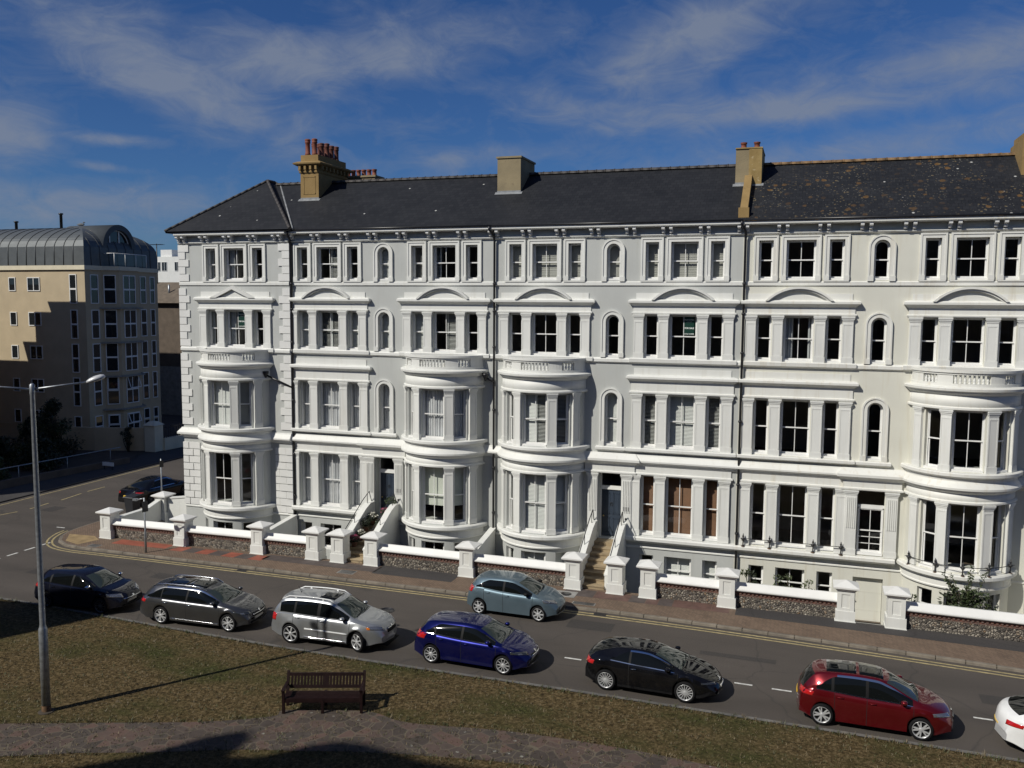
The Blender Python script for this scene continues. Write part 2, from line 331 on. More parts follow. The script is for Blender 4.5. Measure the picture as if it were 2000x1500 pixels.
# ------------------------------------------------------------------ mesh builder
class MB:
    def __init__(s): s.v = []; s.f = []; s.m = []; s.sm = []
    def add(s, pts): n = len(s.v); s.v += [tuple(p) for p in pts]; return n
    def poly(s, pts, mi=0, smooth=False):
        n = s.add(pts); s.f.append(tuple(range(n, n + len(pts)))); s.m.append(mi); s.sm.append(smooth)
    def face(s, idx, mi=0, smooth=False): s.f.append(tuple(idx)); s.m.append(mi); s.sm.append(smooth)
    def box(s, x0, x1, y0, y1, z0, z1, mi=0, T=None):
        p = [(x0, y0, z0), (x1, y0, z0), (x1, y1, z0), (x0, y1, z0), (x0, y0, z1), (x1, y0, z1), (x1, y1, z1), (x0, y1, z1)]
        if T is not None: p = [T @ Vector(q) for q in p]
        n = s.add(p)
        for q in ((0, 3, 2, 1), (4, 5, 6, 7), (0, 1, 5, 4), (1, 2, 6, 5), (2, 3, 7, 6), (3, 0, 4, 7)):
            s.face([n + i for i in q], mi)
    def loft(s, loops, mi=0, caps=True, closed=False, smooth=False):
        """loops: list of equal-length point lists"""
        k = len(loops[0]); ns = [s.add(l) for l in loops]
        for a, b in zip(ns, ns[1:]):
            for i in range(k if closed else k - 1):
                j = (i + 1) % k
                s.face((a + i, a + j, b + j, b + i), mi, smooth)
        if caps:
            s.face([ns[0] + i for i in reversed(range(k))], mi); s.face([ns[-1] + i for i in range(k)], mi)
    def stack(s, plan, levels, mi=0, smooth=False):
        """plan(p) -> plan polyline for projection p; levels = [(p, z)...] from low to high"""
        s.loft([[(x, y, z) for x, y in plan(p)] for p, z in levels], mi, True, False, smooth)
    def tube(s, pts, r, n=8, mi=0, caps=True, smooth=True):
        pts = [Vector(p) for p in pts]; rings = []
        rr = r if isinstance(r, (list, tuple)) else [r] * len(pts)
        up0 = None
        for i, p in enumerate(pts):
            d = (pts[min(i + 1, len(pts) - 1)] - pts[max(i - 1, 0)]).normalized()
            if up0 is None:
                up0 = Vector((0, 0, 1)) if abs(d.z) < 0.9 else Vector((1, 0, 0))
            a = d.cross(up0).normalized(); b_ = a.cross(d).normalized(); up0 = b_
            rings.append([p + (a * cos(2 * pi * k / n) + b_ * sin(2 * pi * k / n)) * rr[i] for k in range(n)])
        s.loft(rings, mi, caps, True, smooth)
    def lathe(s, prof, c=(0, 0, 0), n=16, mi=0, axis='z', smooth=True, caps=True):
        rings = []
        for r, h in prof:
            ring = []
            for k in range(n):
                a = 2 * pi * k / n
                if axis == 'z': q = (c[0] + r * cos(a), c[1] + r * sin(a), c[2] + h)
                elif axis == 'y': q = (c[0] + r * cos(a), c[1] + h, c[2] - r * sin(a))
                else: q = (c[0] + h, c[1] + r * cos(a), c[2] + r * sin(a))
                ring.append(q)
            rings.append(ring)
        s.loft(rings, mi, caps, True, smooth)
    def prism(s, outline, y0, y1, mi=0):
        """outline (x,z) extruded along y"""
        a = [(x, y0, z) for x, z in outline]; b = [(x, y1, z) for x, z in outline]
        s.loft([a, b], mi, True, True)
    def xform(s, T):
        s.v = [tuple(T @ Vector(p)) for p in s.v]; return s
    def merge(s, o):
        n = len(s.v); s.v += o.v
        s.f += [tuple(i + n for i in f) for f in o.f]; s.m += o.m; s.sm += o.sm
    def mesh(s, name, mats, weld=True, recalc=True):
        me = bpy.data.meshes.new(name); me.from_pydata(s.v, [], s.f)
        for m in mats: me.materials.append(M[m])
        me.polygons.foreach_set('material_index', s.m); me.polygons.foreach_set('use_smooth', s.sm)
        if weld or recalc:
            bm = bmesh.new(); bm.from_mesh(me)
            if weld: bmesh.ops.remove_doubles(bm, verts=bm.verts, dist=0.0004)
            if recalc: bmesh.ops.recalc_face_normals(bm, faces=bm.faces)
            bm.to_mesh(me); bm.free()
        me.update(); return me

def link(name, me, parent=None, loc=None, mat=None):
    o = bpy.data.objects.new(name, me); COL.objects.link(o)
    if parent is not None: o.parent = parent
    if loc is not None: o.location = loc
    if mat is not None: o.matrix_local = mat
    return o
def tag(o, label=None, cat=None, group=None, kind=None):
    if label: o['label'] = label
    if cat: o['category'] = cat
    if group: o['group'] = group
    if kind: o['kind'] = kind
    return o
class Thing:
    """an Empty at the thing's base; parts are given in world coordinates unless local=True"""
    def __init__(s, name, loc, label, cat, group=None, rotz=0.0):
        s.r = bpy.data.objects.new(name, None); COL.objects.link(s.r)
        s.r.location = loc; s.r.rotation_euler = (0, 0, rotz); s.loc = Vector(loc); s.rotz = rotz
        s.r.empty_display_size = 0.2
        tag(s.r, label, cat, group)
        s.inv = (Matrix.Translation(s.loc) @ Matrix.Rotation(rotz, 4, 'Z')).inverted()
    def part(s, name, mb, mats, parent=None, local=False, weld=True, sharp=None):
        if isinstance(mats, str): mats = [mats]
        if not local: mb.xform(s.inv)
        me = mb.mesh(name, mats, weld)
        if sharp: me.set_sharp_from_angle(angle=radians(sharp))
        return link(name, me, parent or s.r)
    def inst(s, name, me, T, parent=None):
        """shared mesh placed with the world matrix T"""
        o = bpy.data.objects.new(name, me); COL.objects.link(o); o.parent = parent or s.r
        if parent is None: o.matrix_local = s.inv @ T
        else: o.matrix_local = T
        return o
def solo(name, mb, mats, label, cat, group=None, weld=True, base=None):
    """a thing that is one mesh; vertices in world coordinates"""
    if isinstance(mats, str): mats = [mats]
    if base is None:
        xs = [p[0] for p in mb.v]; ys = [p[1] for p in mb.v]; zs = [p[2] for p in mb.v]
        base = ((min(xs) + max(xs)) / 2, (min(ys) + max(ys)) / 2, min(zs))
    mb.xform(Matrix.Translation(-Vector(base)))
    o = link(name, mb.mesh(name, mats, weld)); o.location = base
    return tag(o, label, cat, group)
def struct(name, mb, mats, weld=True):
    if isinstance(mats, str): mats = [mats]
    o = link(name, mb.mesh(name, mats, weld)); return tag(o, kind='structure')
def T_(x, y, z, rz=0.0): return Matrix.Translation((x, y, z)) @ Matrix.Rotation(rz, 4, 'Z')
# ------------------------------------------------------------------ houses
P1, P2, P3, P4 = -25.2, -14.1, -2.73, 8.75          # party walls
ZB = -1.25                                           # basement area floor
EAVE = 15.90
R_BAY = 2.05; CY_BAY = 0.50

def wall_panel(mb, pos, u0, u1, z0, z1, holes, depth, mi=0, du=None, ri=None):
    """pos(u, z, d): point on the wall at depth d. holes: (ua, ub, za, zb[, arch])"""
    us = {u0, u1}; zs = {z0, z1}
    for h in holes: us |= {h[0], h[1]}; zs |= {h[2], h[3]}
    us = sorted(us); zs = sorted(zs)
    if du:
        full = []
        for a, b in zip(us, us[1:]):
            n = max(1, int(math.ceil((b - a) / du)))
            full += [a + (b - a) * i / n for i in range(n)]
        us = full + [us[-1]]
    for a, b in zip(us, us[1:]):
        for c, d in zip(zs, zs[1:]):
            um, zm = (a + b) / 2, (c + d) / 2
            if any(h[0] < um < h[1] and h[2] < zm < h[3] for h in holes): continue
            mb.poly([pos(a, c, 0), pos(b, c, 0), pos(b, d, 0), pos(a, d, 0)], mi)
    ri = mi if ri is None else ri
    for h in holes:
        ua, ub, za, zb = h[:4]; arch = len(h) > 4
        if depth <= 0: continue
        r = (ub - ua) / 2; zt = zb - r if arch else zb
        for u in (ua, ub): mb.poly([pos(u, za, 0), pos(u, za, depth), pos(u, zt, depth), pos(u, zt, 0)], ri)
        seg = [u for u in us if ua - 1e-6 <= u <= ub + 1e-6]
        for a, b in zip(seg, seg[1:]):
            mb.poly([pos(a, za, 0), pos(b, za, 0), pos(b, za, depth), pos(a, za, depth)], ri)
            if not arch: mb.poly([pos(a, zb, 0), pos(b, zb, 0), pos(b, zb, depth), pos(a, zb, depth)], ri)
        if arch:
            uc = (ua + ub) / 2; K = 14
            arc = [(uc - r * cos(pi * k / K), zt + r * sin(pi * k / K)) for k in range(K + 1)]
            for (a, c), (b, d) in zip(arc, arc[1:]):
                corner = (ua, zb) if a < uc - 1e-6 and b <= uc + 1e-6 else (ub, zb)
                mb.poly([pos(a, c, 0), pos(b, d, 0), pos(*corner, 0)], mi)
                mb.poly([pos(a, c, 0), pos(a, c, depth), pos(b, d, depth), pos(b, d, 0)], ri)

# ---- windows: shared meshes in local coordinates (x across, z up from the opening's sill, +y into the room)
_cache = {}
def win_frame(w, h, bars=1, arch=False, rows=0, open_low=0.0):
    k = ('f', round(w, 2), round(h, 2), bars, arch, rows, open_low)
    if k in _cache: return _cache[k]
    b = MB(); c = 0.045; s = 0.045
    hz = h - w / 2 if arch else h
    if arch:
        K = 14; r = w / 2
        for ra, rb, y0, y1 in ((r - c, r, 0, 0.12), (r - c - s, r - c, 0.03, 0.07)):
            inn = [(-ra * cos(pi * i / K), hz + ra * sin(pi * i / K)) for i in range(K + 1)]
            out = [(-rb * cos(pi * i / K), hz + rb * sin(pi * i / K)) for i in range(K + 1)]
            for i in range(K):
                b.prism([inn[i], out[i], out[i + 1], inn[i + 1]], y0, y1)
    else: b.box(-w / 2, w / 2, 0, 0.12, h - c, h)
    for sg in (-1, 1): b.box(sg * w / 2 - (c if sg > 0 else 0), sg * w / 2 + (c if sg < 0 else 0), 0, 0.12, 0, hz)
    b.box(-w / 2 - 0.0, w / 2 + 0.0, -0.15, 0.002, -0.035, 0.075)      # sill
    b.box(-w / 2 + c, w / 2 - c, 0.0, 0.12, 0, 0.05)
    wi = w / 2 - c; m = h * 0.5
    for sg in (-1, 1):                                                # upper sash then lower sash stiles
        b.box(sg * wi - (s if sg > 0 else 0), sg * wi + (s if sg < 0 else 0), 0.03, 0.07, m, hz)
        b.box(sg * wi - (s if sg > 0 else 0), sg * wi + (s if sg < 0 else 0), 0.072, 0.112, 0.05 + open_low, m + open_low)
    if not arch: b.box(-wi, wi, 0.028, 0.068, h - c - s, h - c)
    b.box(-wi, wi, 0.026, 0.074, m - 0.022, m + 0.03)                  # meeting rail
    b.box(-wi, wi, 0.070, 0.114, 0.05 + open_low, 0.14 + open_low)
    for i in range(bars):
        x = -wi + 2 * wi * (i + 1) / (bars + 1)
        b.box(x - 0.014, x + 0.014, 0.035, 0.065, m, h - c)
        b.box(x - 0.014, x + 0.014, 0.076, 0.106, 0.1, m)
    for i in range(rows):
        z = 0.14 + (m - 0.14) * (i + 1) / (rows + 1)
        b.box(-wi, wi, 0.076, 0.106, z - 0.013, z + 0.013)
    _cache[k] = b.mesh('window', ['joinery'])
    return _cache[k]
def win_pane(w, h, arch=False):
    k = ('p', round(w, 2), round(h, 2), arch)
    if k in _cache: return _cache[k]
    b = MB(); m = h / 2; wi = w / 2 - 0.06
    if arch:
        r = wi; hz = h - w / 2
        pts = [(-wi, 0.05, m), (wi, 0.05, m), (wi, 0.05, hz)] + [(r * cos(pi * i / 12), 0.05, hz + r * sin(pi * i / 12)) for i in range(1, 12)] + [(-wi, 0.05, hz)]
        b.poly(pts)
    else: b.poly([(-wi, 0.05, m), (wi, 0.05, m), (wi, 0.05, h - 0.06), (-wi, 0.05, h - 0.06)])
    b.poly([(-wi, 0.092, 0.1), (wi, 0.092, 0.1), (wi, 0.092, m), (-wi, 0.092, m)])
    _cache[k] = b.mesh('pane', ['window_glass'])
    return _cache[k]
def win_cover(kind, w, h, arch=False):
    k = ('c', kind, round(w, 2), round(h, 2), arch)
    if k in _cache: return _cache[k]
    b = MB(); wi = w / 2 - 0.02; y = 0.20; mat = 'blind_white'; rnd = random.Random(hash(k[1]) % 999 if False else len(_cache))
    def slats(x0, x1, z0, z1, pitch, tilt, mi=0, wd=None):
        wd = wd or pitch * 1.05; n = int((z1 - z0) / pitch)
        for i in range(n):
            z = z0 + (i + 0.5) * pitch; dy = cos(tilt) * wd / 2; dz = sin(tilt) * wd / 2
            a0, a1 = x0, x1
            if arch and z > h - w / 2:
                q = sqrt(max(0.0, (w / 2) ** 2 - (z - (h - w / 2)) ** 2)) - 0.02
                if q < 0.05: continue
                a0, a1 = max(x0, -q), min(x1, q)
                if a1 - a0 < 0.03: continue
            b.poly([(a0, y - dy, z - dz), (a1, y - dy, z - dz), (a1, y + dy, z + dz), (a0, y + dy, z + dz)], mi)
    def panel(x0, x1, tilt=0.9):
        top = h - (w / 2 if arch else 0.03)
        for z0, z1 in ((0.05, h * 0.5), (h * 0.5, h - 0.03)):
            f = 0.035
            zt = min(z1, top) if arch and z1 > top else z1
            for xa in (x0, x1 - f): b.box(xa, xa + f, y - 0.02, y + 0.02, z0, zt)
            b.box(x0, x1, y - 0.02, y + 0.02, z0, z0 + 0.05)
            if not arch or z1 < top: b.box(x0, x1, y - 0.02, y + 0.02, z1 - 0.05, z1)
            slats(x0 + f, x1 - f, z0 + 0.05, z1 - 0.05 if not arch else z1, 0.062, tilt)
    if kind == 'shutter':
        if w > 0.9: panel(-wi, -0.003); panel(0.003, wi)
        else: panel(-wi, wi)
    elif kind == 'shutter_open':
        if w > 0.9: panel(-wi, -0.003, 0.25); panel(0.003, wi, 0.25)
        else: panel(-wi, wi, 0.25)
    elif kind == 'shutter_mix':
        panel(-wi, -0.003, 1.1); panel(0.003, wi, 0.25)
    elif kind == 'shutter_right': panel(0.02, wi, 0.35)
    elif kind == 'shutter_left': panel(-wi, -wi + w * 0.22, 0.3)
    elif kind == 'blind': slats(-wi, wi, 0.02, h - 0.02, 0.05, 1.0)
    elif kind == 'blind_brown': mat = 'blind_brown'; slats(-wi, wi, 0.0, h - 0.02, 0.05, 1.15, wd=0.056)
    elif kind == 'roman':
        mat = 'blind_grey'; n = int(h / 0.11)
        for i in range(n):
            z = h - (i + 1) * 0.11
            b.poly([(-wi, y, z), (wi, y, z), (wi, y + 0.015, z + 0.11), (-wi, y + 0.015, z + 0.11)])
    elif kind in ('roller', 'roller_part', 'roller_grey'):
        mat = 'blind_cream' if kind == 'roller_part' else ('blind_grey' if kind == 'roller_grey' else 'blind_white')
        z0 = h * 0.30 if kind == 'roller_part' else 0.03
        if arch:
            r = wi; hz = h - w / 2
            b.poly([(-wi, y, z0), (wi, y, z0), (wi, y, hz)] + [(r * cos(pi * i / 12), y, hz + r * sin(pi * i / 12)) for i in range(1, 12)] + [(-wi, y, hz)])
        else: b.poly([(-wi, y, z0), (wi, y, z0), (wi, y, h), (-wi, y, h)])
    elif kind in ('curtain', 'drape'):
        mat = 'curtain' if kind == 'curtain' else 'drape_grey'
        spans = [(-wi, wi)] if kind == 'curtain' else [(-wi, -wi + w * 0.30), (wi - w * 0.16, wi)]
        for x0, x1 in spans:
            n = max(8, int((x1 - x0) / 0.018)); prev = None
            for i in range(n + 1):
                x = x0 + (x1 - x0) * i / n
                yy = y + 0.025 * sin(x * 52) + 0.012 * sin(x * 23 + 1.3)
                zt = h
                if arch:
                    hz = h - w / 2; q = (w / 2) ** 2 - x * x
                    zt = hz + sqrt(max(0, q))
                cur = ((x, yy, 0.0), (x, yy - 0.008 * sin(x * 40), zt))
                if prev: b.poly([prev[0], cur[0], cur[1], prev[1]], 0, True)
                prev = cur
    _cache[k] = b.mesh({'drape': 'curtain', 'curtain': 'curtain'}.get(kind, 'shutter' if 'shutter' in kind else 'blind'), [mat])
    return _cache[k]
def add_window(H, T, w, h, cover=None, bars=None, arch=False, rows=0, open_low=0.0):
    if bars is None: bars = 1 if w > 0.9 else 0
    f = H.inst('window', win_frame(w, h, bars, arch, rows, open_low), T)
    link('pane', win_pane(w, h, arch), f)
    if cover:
        me = win_cover(cover, w, h, arch); link(me.name.split('.')[0], me, f)
    return f

def pilaster_mesh(h, w=0.44, p=0.10, flutes=False):
    k = ('pil', round(h, 2), round(w, 2), p, flutes)
    if k in _cache: return _cache[k]
    b = MB(); w2 = w / 2
    b.box(-w2 - 0.02, w2 + 0.02, -p - 0.02, 0.05, 0, 0.26)             # base block
    b.box(-w2, w2, -p, 0.05, 0.26, h - 0.20)                           # shaft
    fz0 = h * 0.42 if flutes else 0.34
    if flutes:
        for i in range(5):
            x = -w2 + w * (i + 1) / 6
            b.box(x - 0.017, x + 0.017, -p - 0.028, -p + 0.01, fz0, h - 0.30)
    else:
        for xa, xb in ((-w2, -w2 + 0.05), (w2 - 0.05, w2)): b.box(xa, xb, -p - 0.012, -p + 0.01, 0.30, h - 0.36)
        b.box(-w2, w2, -p - 0.012, -p + 0.01, h - 0.36, h - 0.31)
    b.box(-w2 - 0.012, w2 + 0.012, -p - 0.018, 0.05, h - 0.20, h - 0.13)
    b.box(-w2 - 0.04, w2 + 0.04, -p - 0.045, 0.05, h - 0.13, h - 0.07)
    b.box(-w2 - 0.06, w2 + 0.06, -p - 0.065, 0.05, h - 0.07, h)
    _cache[k] = b.mesh('pilaster', ['stucco_white']); return _cache[k]
def bracket_mesh():
    if 'br' in _cache: return _cache['br']
    b = MB(); side = [(0, 15.40), (0.10, 15.40), (0.19, 15.43), (0.21, 15.49), (0.18, 15.53), (0.24, 15.555), (0.35, 15.57), (0.37, 15.60), (0.37, 15.688), (0, 15.688)]
    w = 0.07
    b.loft([[(-w, -y, z - 15.4) for y, z in side], [(w, -y, z - 15.4) for y, z in side]], 0, True, True)
    _cache['br'] = b.mesh('bracket', ['white_paint']); return _cache['br']

# vertical scheme: floor -> (sill z, head z)
FLOORS = {'B': (-0.55, 0.80), 'G': (1.72, 4.50), 'F1': (5.78, 8.22), 'F2': (9.87, 11.83), 'F3': (13.36, 15.04)}
LIM = [-99, 99]
def rect_plan(cx, half, y0):
    lo, hi = LIM
    def f(p):
        a, b = max(cx - half - p, lo + 0.002), min(cx + half + p, hi - 0.002)
        return [(a, y0 + 0.06), (a, y0 - p), (b, y0 - p), (b, y0 + 0.06)]
    return f
def bay_plan(cx, y0):
    cy = CY_BAY + y0
    def f(p, n=44):
        R = R_BAY + p; th = acos(max(-1, min(1, CY_BAY / R))) + 0.02
        return [(cx + R * sin(-th + 2 * th * i / n), cy - R * cos(-th + 2 * th * i / n)) for i in range(n + 1)]
    return f

def house(label, name, xa, xb, y0, cols, arch_col, covers, wallmat, whitemat, roofmat, side_windows=True):
    xc = (xa + xb) / 2
    LIM[0], LIM[1] = xa - (9 if name == 'end_terrace_house' else 0), xb
    H = Thing(name, (xc, 3.5, ZB), label, 'terraced house', 'houses of the white terrace')
    W = MB(); flat = lambda u, z, d: (u, y0 + d, z)
    holes = []; wins = []
    OFF = {'F3': ((-1.43, 0.60), (0, 1.20), (1.43, 0.60)), 'x': ((-1.43, 0.64), (0, 1.22), (1.43, 0.64))}
    for cx, typ in cols:
        for fl, (za, zb) in FLOORS.items():
            if typ == 'bay' and fl in ('B', 'G', 'F1'): continue
            for i, (dx, w) in enumerate(OFF.get(fl, OFF['x'])):
                if fl == 'B' and (cx, i) in covers.get('no_basement', ()): continue
                holes.append((cx + dx - w / 2, cx + dx + w / 2, za, zb))
                wins.append((T_(cx + dx, y0 + 0.19, za), w, zb - za, covers.get((cx, fl), (None, None, None))[i], False))
        if typ == 'bay': holes.append((cx - 1.9, cx + 1.9, ZB + 0.0, 8.85))
    if arch_col is not None:
        ax, door = arch_col
        for fl, zb in (('F3', 15.0), ('F2', 11.80), ('F1', 8.25)):
            za = FLOORS[fl][0]
            holes.append((ax - 0.31, ax + 0.31, za, zb, 1))
            wins.append((T_(ax, y0 + 0.19, za), 0.62, zb - za, covers.get((ax, fl)), True))
    # wall shell
    door_holes = []
    if arch_col is not None:
        ax, door = arch_col
        dh = (ax - 0.53, ax + 0.53, 1.40 if door == 'door' else 1.72, 4.50)
        door_holes.append(dh)
        if door == 'window': door_holes.append((ax - 0.60, ax + 0.60, ZB, 0.72))
    mixed = [h for h in holes]
    # front face with both kinds of hole: reveals 0.26 deep at windows, 0.5 at the entrance
    fh = mixed + door_holes
    wall_panel(W, flat, xa, xb, ZB, EAVE, fh, 0)
    tmp = MB()
    for h in mixed:
        if h[3] == 8.85: continue
        t2 = MB(); wall_panel(t2, flat, h[0], h[1], h[2], h[3], [h], 0.33); W.merge(t2)
    for h in door_holes:
        d = 0.50 if (arch_col[1] == 'door') else 0.22
        t2 = MB(); wall_panel(t2, flat, h[0], h[1], h[2], h[3], [h], d); W.merge(t2)
    W.poly([(xa, y0, ZB), (xa, 7, ZB), (xa, 7, EAVE), (xa, y0, EAVE)]); W.poly([(xb - 0.004, y0, ZB), (xb - 0.004, 7, ZB), (xb - 0.004, 7, EAVE), (xb - 0.004, y0, EAVE)])
    W.poly([(xa, 7, ZB), (xb, 7, ZB), (xb, 7, EAVE), (xa, 7, EAVE)])
    H.part('wall', W, wallmat)
    I = MB()
    for z in (ZB + 0.03, 1.30, 5.30, 9.35, 12.95, 15.75):
        I.poly([(xa + 0.01, y0 + 0.02, z), (xb - 0.01, y0 + 0.02, z), (xb - 0.01, 5, z), (xa + 0.01, 5, z)], 1)
        I.poly([(xa + 0.01, y0 + 0.02, z - 0.12), (xb - 0.01, y0 + 0.02, z - 0.12), (xb - 0.01, 5, z - 0.12), (xa + 0.01, 5, z - 0.12)], 0)
    I.poly([(xa + .02, 5, ZB), (xb - .02, 5, ZB), (xb - .02, 5, EAVE), (xa + .02, 5, EAVE)], 0)
    mids = [0.5 * (xa + xb)] if arch_col is None else [arch_col[0] - 0.95, arch_col[0] + 0.95]
    for x in [xa + 0.02, xb - 0.02] + mids: I.poly([(x, y0 + 0.3, ZB), (x, 5, ZB), (x, 5, EAVE), (x, y0 + 0.3, EAVE)], 0)
    H.part('interior', I, ['room_wall', 'room_floor'])
    for T, w, h, cov, ar in wins: add_window(H, T, w, h, cov, arch=ar)
    wm = whitemat
    # eaves cornice
    C = MB(); pl = rect_plan(xc, (xb - xa) / 2 - 0.0, y0)
    def line(p): return [(xa, y0 + 0.05), (xa, y0 - p), (xb, y0 - p), (xb, y0 + 0.05)]
    C.stack(line, [(0.38, 15.690), (0.42, 15.71), (0.44, 15.73), (0.44, 15.835)])
    H.part('cornice', C, wm)
    FB = MB(); FB.stack(line, [(0.045, 15.27), (0.10, 15.31), (0.12, 15.34), (0.12, 15.37), (0.05, 15.385)]); H.part('frieze_moulding', FB, wm)
    G_ = MB(); G_.tube([(xa, y0 - 0.462, 15.885), (xb, y0 - 0.462, 15.885)], 0.045, 10); G_.box(xa, xb, y0 - 0.44, y0 + 0.0, 15.838, 15.90)
    H.part('gutter', G_, 'gutter_black')
    # string courses
    for lv in ([(0.035, 13.10), (0.06, 13.13), (0.06, 13.27), (0.02, 13.30)], [(0.03, 9.60), (0.10, 9.66), (0.10, 9.78), (0.04, 9.85)]):
        S = MB(); S.stack(line, lv); H.part('string_course', S, wm)
    def flatsec(x0, x1, levels):
        if x1 - x0 > 0.05:
            S = MB(); S.stack(lambda p: [(x0, y0 + 0.05), (x0, y0 - p), (x1, y0 - p), (x1, y0 + 0.05)], levels); H.part('string_course', S, wm)
    segs = []; cur = xa
    for cx, typ in sorted(cols):
        if typ == 'bay': segs.append((cur, cx - 1.98)); cur = cx + 1.98
    segs.append((cur, xb))
    for x0, x1 in segs:
        flatsec(x0, x1, [(0.05, 4.93), (0.10, 4.97), (0.12, 5.03), (0.20, 5.08), (0.24, 5.12), (0.24, 5.19), (0.10, 5.40), (0.08, 5.46)])
        flatsec(x0, x1, [(0.03, 1.10), (0.05, 1.12), (0.05, 1.17), (0.02, 1.20)])
    # tall compositions
    for cx, typ in cols:
        ent = MB(); y = y0; mould = MB()
        # second floor: entablature, cornice, pediment
        ent.stack(rect_plan(cx, 2.18, y), [(0.055, 11.83), (0.055, 12.21)])
        ent.stack(rect_plan(cx, 2.18, y), [(0.09, 11.83), (0.12, 11.87), (0.12, 11.92), (0.08, 11.94)])
        ent.stack(rect_plan(cx, 2.18, y), [(0.07, 12.20), (0.12, 12.25), (0.20, 12.31), (0.26, 12.35), (0.26, 12.44), (0.20, 12.49), (0.06, 12.52)])
        ent.stack(rect_plan(cx, 2.08, y), [(0.035, 12.50), (0.035, 12.78)])
        tri = typ == 'bay' and name == 'end_terrace_house'
        if tri:
            for p0, p1, hw, zr in ((-0.05, 0.30, 1.38, 0.62),):
                o = [(cx - hw, 12.46), (cx, 12.46 + zr), (cx + hw, 12.46)]; t_ = 0.17
                i_ = [(cx - hw + t_ * 2.2, 12.46), (cx, 12.46 + zr - t_), (cx + hw - t_ * 2.2, 12.46)]
                for a, b, c, d in ((o[0], o[1], i_[1], i_[0]), (o[1], o[2], i_[2], i_[1])): mould.prism([a, b, c, d], y - 0.30, y + 0.02)
                mould.prism([i_[0], i_[1], i_[2]], y - 0.10, y + 0.02)
                o2 = [(cx - hw * .62, 12.46), (cx, 12.46 + zr * .62), (cx + hw * .62, 12.46)]
                mould.prism(o2, y - 0.16, y - 0.09)
        else:
            hw, rise = 1.38, 0.60; Rr = (hw * hw + rise * rise) / (2 * rise); zc = 12.47 + rise - Rr; K = 18
            def arc(R, z0=12.47):
                th = acos((z0 - zc) / R); return [(cx + R * sin(-th + 2 * th * i / K), zc + R * cos(-th + 2 * th * i / K)) for i in range(K + 1)]
            a1, a2, a3 = arc(Rr), arc(Rr - 0.09), arc(Rr - 0.17)
            for A, B, pr in ((a1, a2, 0.32), (a2, a3, 0.24)):
                for i in range(K): mould.prism([A[i], A[i + 1], B[i + 1], B[i]], y - pr, y + 0.02)
            mould.prism(a3, y - 0.10, y + 0.02)
            mould.prism(arc(Rr - 0.34), y - 0.14, y - 0.09)
        H.part('entablature', ent, wm); H.part('pediment', mould, wm)
        for dx in (-1.97, -0.86, 0.86, 1.97): H.inst('pilaster', pilaster_mesh(11.83 - 9.85, 0.42), T_(cx + dx, y, 9.85))
        sl = MB(); sl.stack(rect_plan(cx, 2.2, y), [(0.03, 9.62), (0.16, 9.68), (0.17, 9.83), (0.14, 9.865)]); H.part('sill', sl, wm)
        # third floor architraves
        for dx, w in OFF['F3']:
            ar = MB()
            for o, i, pr in ((0.20, 0.13, 0.085), (0.13, 0.0, 0.055)):
                xo, xi = w / 2 + o, w / 2 + i
                for sg in (-1, 1):
                    q = sorted((cx + dx + sg * xo, cx + dx + sg * xi)); ar.box(q[0], q[1], y - pr, y + 0.02, 13.30, 15.04 + i)
                ar.box(cx + dx - xo, cx + dx + xo, y - pr, y + 0.02, 15.04 + i, 15.04 + o)
            ar.box(cx + dx - w / 2 - 0.2, cx + dx + w / 2 + 0.2, y - 0.095, y + 0.02, 13.285, 13.345)
            for sg in (-1, 1):
                q = cx + dx + sg * (w / 2 + 0.1); ar.box(q - 0.11, q + 0.11, y - 0.10, y + 0.02, 13.345, 13.55)
            H.part('architrave', ar, wm)
        if typ == 'flat':
            for zl, zh, fl in ((5.78, 8.22, 'F1'), (1.72, 4.50, 'G')):
                hgt = zh - zl
                for dx in (-2.0, -0.86, 0.86, 2.0): H.inst('pilaster', pilaster_mesh(hgt + 0.03, 0.44), T_(cx + dx, y, zl - 0.02))
                e2 = MB()
                if fl == 'F1':
                    e2.stack(rect_plan(cx, 2.22, y), [(0.055, 8.22), (0.055, 8.84)])
                    e2.stack(rect_plan(cx, 2.22, y), [(0.09, 8.235), (0.13, 8.28), (0.13, 8.34), (0.08, 8.37)])
                    e2.stack(rect_plan(cx, 2.22, y), [(0.07, 8.80), (0.13, 8.85), (0.20, 8.90), (0.26, 8.94), (0.26, 9.03), (0.20, 9.08), (0.05, 9.11)])
                    e2.stack(rect_plan(cx, 2.12, y), [(0.035, 9.10), (0.035, 9.40)])
                else:
                    e2.stack(rect_plan(cx, 2.22, y), [(0.055, 4.50), (0.055, 4.95)])
                    e2.stack(rect_plan(cx, 2.22, y), [(0.09, 4.505), (0.13, 4.54), (0.13, 4.60), (0.08, 4.63)])
                H.part('entablature', e2, wm)
                s2 = MB()
                if fl == 'F1': s2.stack(rect_plan(cx, 2.22, y), [(0.08, 5.56), (0.20, 5.60), (0.24, 5.63), (0.24, 5.735), (0.20, 5.765)])
                else: s2.stack(rect_plan(cx, 2.26, y) if not (arch_col and arch_col[1] == 'window') else (lambda p: [(max(cx - 2.26 - p, LIM[0] + .002), y + .06), (max(cx - 2.26 - p, LIM[0] + .002), y - p), (arch_col[0] + 1.0, y - p), (arch_col[0] + 1.0, y + .06)]), [(0.08, 1.38), (0.26, 1.46), (0.32, 1.52), (0.32, 1.64), (0.28, 1.685)])
                H.part('sill', s2, wm)
        else:
            bay(H, cx, y0, covers, wallmat, wm)
